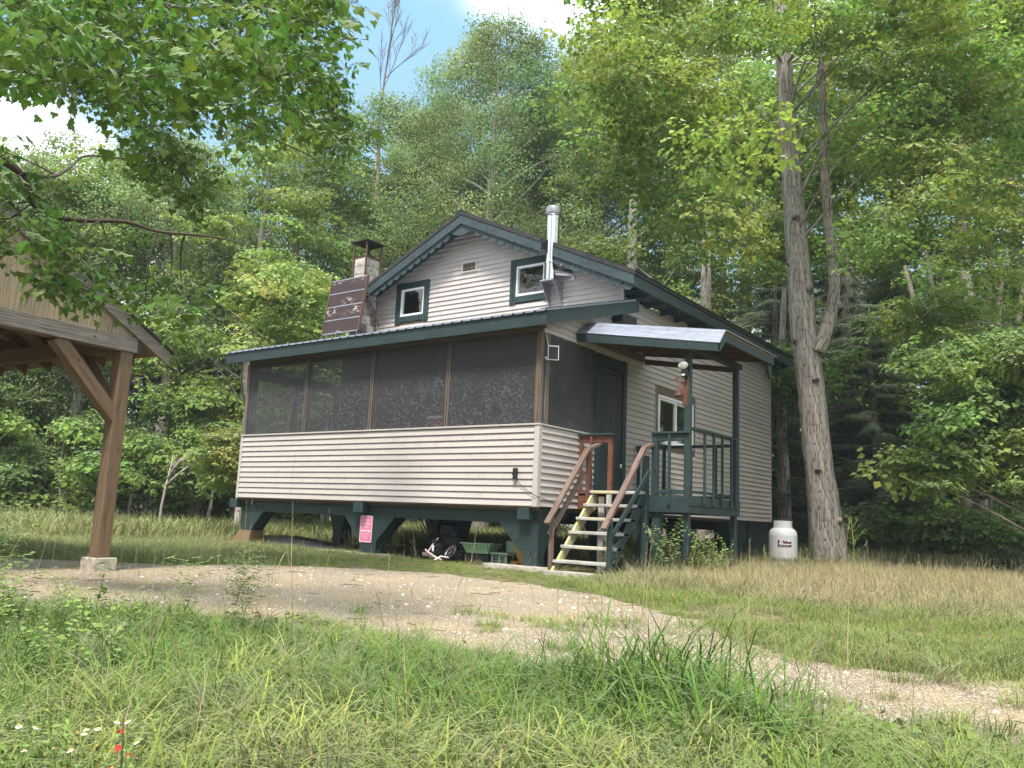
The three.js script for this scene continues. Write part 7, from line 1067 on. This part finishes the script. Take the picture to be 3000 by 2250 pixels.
function herb(name, label, category, x, z, geo, n, R, size, col, group, sy = 1) {
  const r = rng(Math.round((x * 37 + z * 91) * 100)), gy = groundY(x, z), t = thing(name, label, category, [x, gy, z], 0, group), it = [];
  for (let i = 0; i < n; i++) { const a = r() * 6.283, d = Math.sqrt(r()) * R, v = 0.75 + r() * 0.5; it.push([Math.cos(a) * d, -0.02, Math.sin(a) * d, r() * 6.283, (r() - 0.5) * 0.4, (r() - 0.5) * 0.4, size * (0.7 + r() * 0.5), col.map((c) => c * v), sy]); }
  part('foliage', bunch([geo], it), BLADE, t).userData.kind = 'stuff'; return t;
}
herb('weedy_shrub', 'green weedy shrub growing beside the deck post', 'shrub', 2.15, -1.25, HERB.weed, 9, 0.40, 1.2, [0.20, 0.29, 0.06]);
herb('weedy_shrub', 'tall narrow weed climbing up before the front edge of the deck', 'shrub', 1.75, -0.75, HERB.weed, 4, 0.15, 1.4, [0.17, 0.25, 0.06]);
herb('weedy_shrub', 'weeds growing up behind the lower steps', 'shrub', 0.95, -0.62, HERB.weed, 7, 0.25, 0.9, [0.14, 0.20, 0.05]);
herb('tank_weed', 'small leafy weed in front of the propane tank', 'weed', 1.3, -7.9, HERB.weed, 3, 0.10, 0.55, [0.08, 0.14, 0.03]);
herb('fern_bush', 'low bush at the edge of the right-hand woods', 'shrub', 5.0, -9.6, HERB.shrub, 14, 0.6, 1.3, [0.12, 0.19, 0.05]);
// weeds along the left side of the foreground
[[1.5, 8.05, 'tall', 0.85], [2.1, 8.2, 'weed', 1.0], [2.7, 8.35, 'tall', 0.75], [3.1, 7.6, 'tall', 0.8], [3.5, 8.5, 'weed', 0.9], [4.9, 9.25, 'yarrow', 0.7], [5.25, 9.45, 'weed', 0.6], [5.5, 9.58, 'yarrow', 0.6], [0.9, 7.9, 'tall', 0.9], [2.4, 7.75, 'yarrow', 1.0], [1.2, 8.6, 'weed', 1.1], [5.1, 9.05, 'yarrow', 0.5], [4.6, 9.35, 'weed', 0.7]].forEach(([x, z, k, s], i) => herb('meadow_weed', ['feathery weed by the pavilion footing', 'broad-leaved weed in front of the gravel at the left', 'feathery weed in the left foreground grass', 'feathery weed at the edge of the gravel', 'broad-leaved weed in the left foreground', 'narrow-leaved weed behind the white daisies', 'broad-leaved weed among the white daisies', 'narrow-leaved weed in front of the white daisies', 'feathery weed at the far left edge', 'narrow-leaved weed before the gravel', 'broad-leaved weed at the far left edge', 'narrow-leaved weed near the red flower', 'broad-leaved weed at the lower left corner'][i], 'weed', x, z, HERB[k], k === 'tall' ? 3 : 5, 0.22, s * 0.85, k === 'tall' ? [0.16, 0.24, 0.05] : [0.17, 0.28, 0.05]));
{ // small white daisies, one plant after another
  const T3 = new Tri(), r = rng(7); for (let i = 0; i < 12; i++) { const a = i / 12 * 6.283; leaf(T3, V(0, 0, 0), V(Math.cos(a), 0.12, Math.sin(a)), 0, 0.007, [[0, 0], [0.5, 0.2], [1, 0]], 0, [1, 1, 1], r); }
  const petals = T3.geo(), wm = mat({ color: lin(0.78, 0.78, 0.82), vertexColors: true, side: THREE.DoubleSide }), ym = mat({ color: lin(0.62, 0.40, 0.04) }), disc = new THREE.SphereGeometry(0.003, 8, 5).scale(1, 0.5, 1).translate(0, 0.002, 0);
  const spots = [[5.36, 9.52], [5.34, 9.40], [5.47, 9.50], [5.60, 9.63], [5.44, 9.38], [5.56, 9.43], [5.62, 9.52], [5.46, 9.60], [5.50, 9.36]];
  spots.forEach(([x, z], i) => {
    const gy = groundY(x, z), t = thing('daisy_plant', ['upper left', 'upper middle', 'central', 'lower left', 'upper right', 'right-hand', 'lower middle', 'leftmost', 'rightmost'][i] + ' white daisy plant in the lower left foreground', 'flower', [x, gy, z], i, 'white daisies in the lower left foreground');
    for (let k = 0; k < 3; k++) { const a = k * 1.7 + r(), h = 0.22 + r() * 0.16, e = [Math.cos(a) * 0.07, h, Math.sin(a) * 0.07]; part('stem', tube([[0, 0, 0], [e[0] * 0.4, h * 0.6, e[2] * 0.4], e], [0.002, 0.0015, 0.001], 4), mat({ color: lin(0.16, 0.24, 0.06) }), t); const f = part('petals', petals, wm, t); f.position.set(...e); f.rotation.set((r() - 0.5) * 0.9, 0, (r() - 0.5) * 0.9); part('disc', disc, ym, f); }
  });
}
{ // red flower spike
  const x = 5.44, z = 9.34, t = thing('red_flower', 'single bright red flower spike in the lower left foreground', 'flower', [x, groundY(x, z), z]), r = rng(3), T3 = new Tri();
  part('stem', tube([[0, 0, 0], [0.005, 0.2, 0], [0.0, 0.36, 0.01]], [0.003, 0.0025, 0.0015], 5), mat({ color: lin(0.12, 0.10, 0.05) }), t);
  for (let k = 0; k < 5; k++) { const y = 0.24 + k * 0.024, a = k * 2.4, d = V(Math.cos(a), -0.1, Math.sin(a)), o = V(0, y, 0.005), tip = o.clone().addScaledVector(d, 0.016); for (const [da, l] of [[-0.7, 0.017], [0, 0.022], [0.7, 0.017], [2.6, 0.013], [-2.6, 0.013]]) leaf(T3, tip, V(Math.cos(a + da), -0.7, Math.sin(a + da)), 0, l, [[0, 0], [0.5, 0.17], [1, 0]], 0.1, [1, 1, 1], r); }
  part('petals', T3.geo(), new THREE.MeshPhysicalMaterial({ color: lin(0.72, 0.012, 0.012), vertexColors: true, roughness: 0.9, transmission: 0.25, thickness: 0, side: THREE.DoubleSide }), t);
}
{ // tall pale-flowered weed before the right-hand woods
  const x = 3.05, z = -5.6, t = thing('flowering_weed', 'tall branching weed with tiny white flowers before the dark woods', 'weed', [x, groundY(x, z), z]), r = rng(19), st = [], T3 = new Tri(), B = new Tri();
  st.push(tube([[0, 0, 0], [0.03, 0.6, 0], [0.0, 1.05, 0.03]], [0.012, 0.009, 0.004], 5));
  for (let k = 0; k < 13; k++) { const y = 0.35 + k * 0.05, a = k * 2.4, L = 0.34 - k * 0.012, e = V(Math.cos(a) * L * 0.75, y + L * 0.7, Math.sin(a) * L * 0.75); st.push(tube([[0.015, y, 0], e], [0.004, 0.002], 4)); for (let q = 0; q < 6; q++) { const p = e.clone().add(V((r() - 0.5) * 0.12, (r() - 0.5) * 0.12, (r() - 0.5) * 0.12)); st.push(tube([e.clone().lerp(V(0.015, y, 0), 0.2), p], [0.002, 0.001], 3)); for (let m = 0; m < 5; m++) leaf(T3, p, V(Math.cos(m * 1.25), 0.3, Math.sin(m * 1.25)), 0, 0.014, OVAL, 0, [1, 1, 1], r); } }
  for (let k = 0; k < 16; k++) { const a = k * 2.4; leaf(B, V(0.01, 0.05 + k * 0.05, 0), V(Math.cos(a), 0.2, Math.sin(a)), 0, 0.16, [[0, 0], [0.4, 0.2], [1, 0]], 0.2, tint(r), r); }
  part('stems', st, mat({ color: lin(0.24, 0.32, 0.08) }), t); part('leaves', bunch([B.geo()], [[0, 0, 0, 0, 0, 0, 1, [0.16, 0.26, 0.05]]]), BLADE, t); part('blossoms', T3.geo(), mat({ color: lin(0.75, 0.75, 0.62), vertexColors: true, side: THREE.DoubleSide }), t);
}
{ // pale broken twigs hanging in the right-hand woods, and a grey stick in the meadow
  const r = rng(55), g = []; const o = V(6.3, 3.4, -9.3); for (let k = 0; k < 9; k++) { const e = V(6.3 - 0.9 - r() * 0.8, 3.4 - 0.5 - r() * 1.0, -9.3 - 0.3 - r() * 0.6); g.push(limbTo(o, e, 0.022, 0.005, r, 5, 0.12)); for (let q = 0; q < 3; q++) g.push(limbTo(o.clone().lerp(e, 0.5 + q * 0.15), e.clone().add(V((r() - 0.5) * 0.5, -0.2 * r(), (r() - 0.5) * 0.5)), 0.007, 0.003, r, 4, 0.1)); } g.push(limbTo(V(7.2, 4.0, -9.2), o, 0.04, 0.024, r, 6, 0.05));
  solo('broken_bough', g, mat({ color: lin(0.34, 0.29, 0.25), roughness: 0.95 }), 'pale leafless broken bough hanging at the right edge', 'branch');
}

renderer.render(scene, camera);
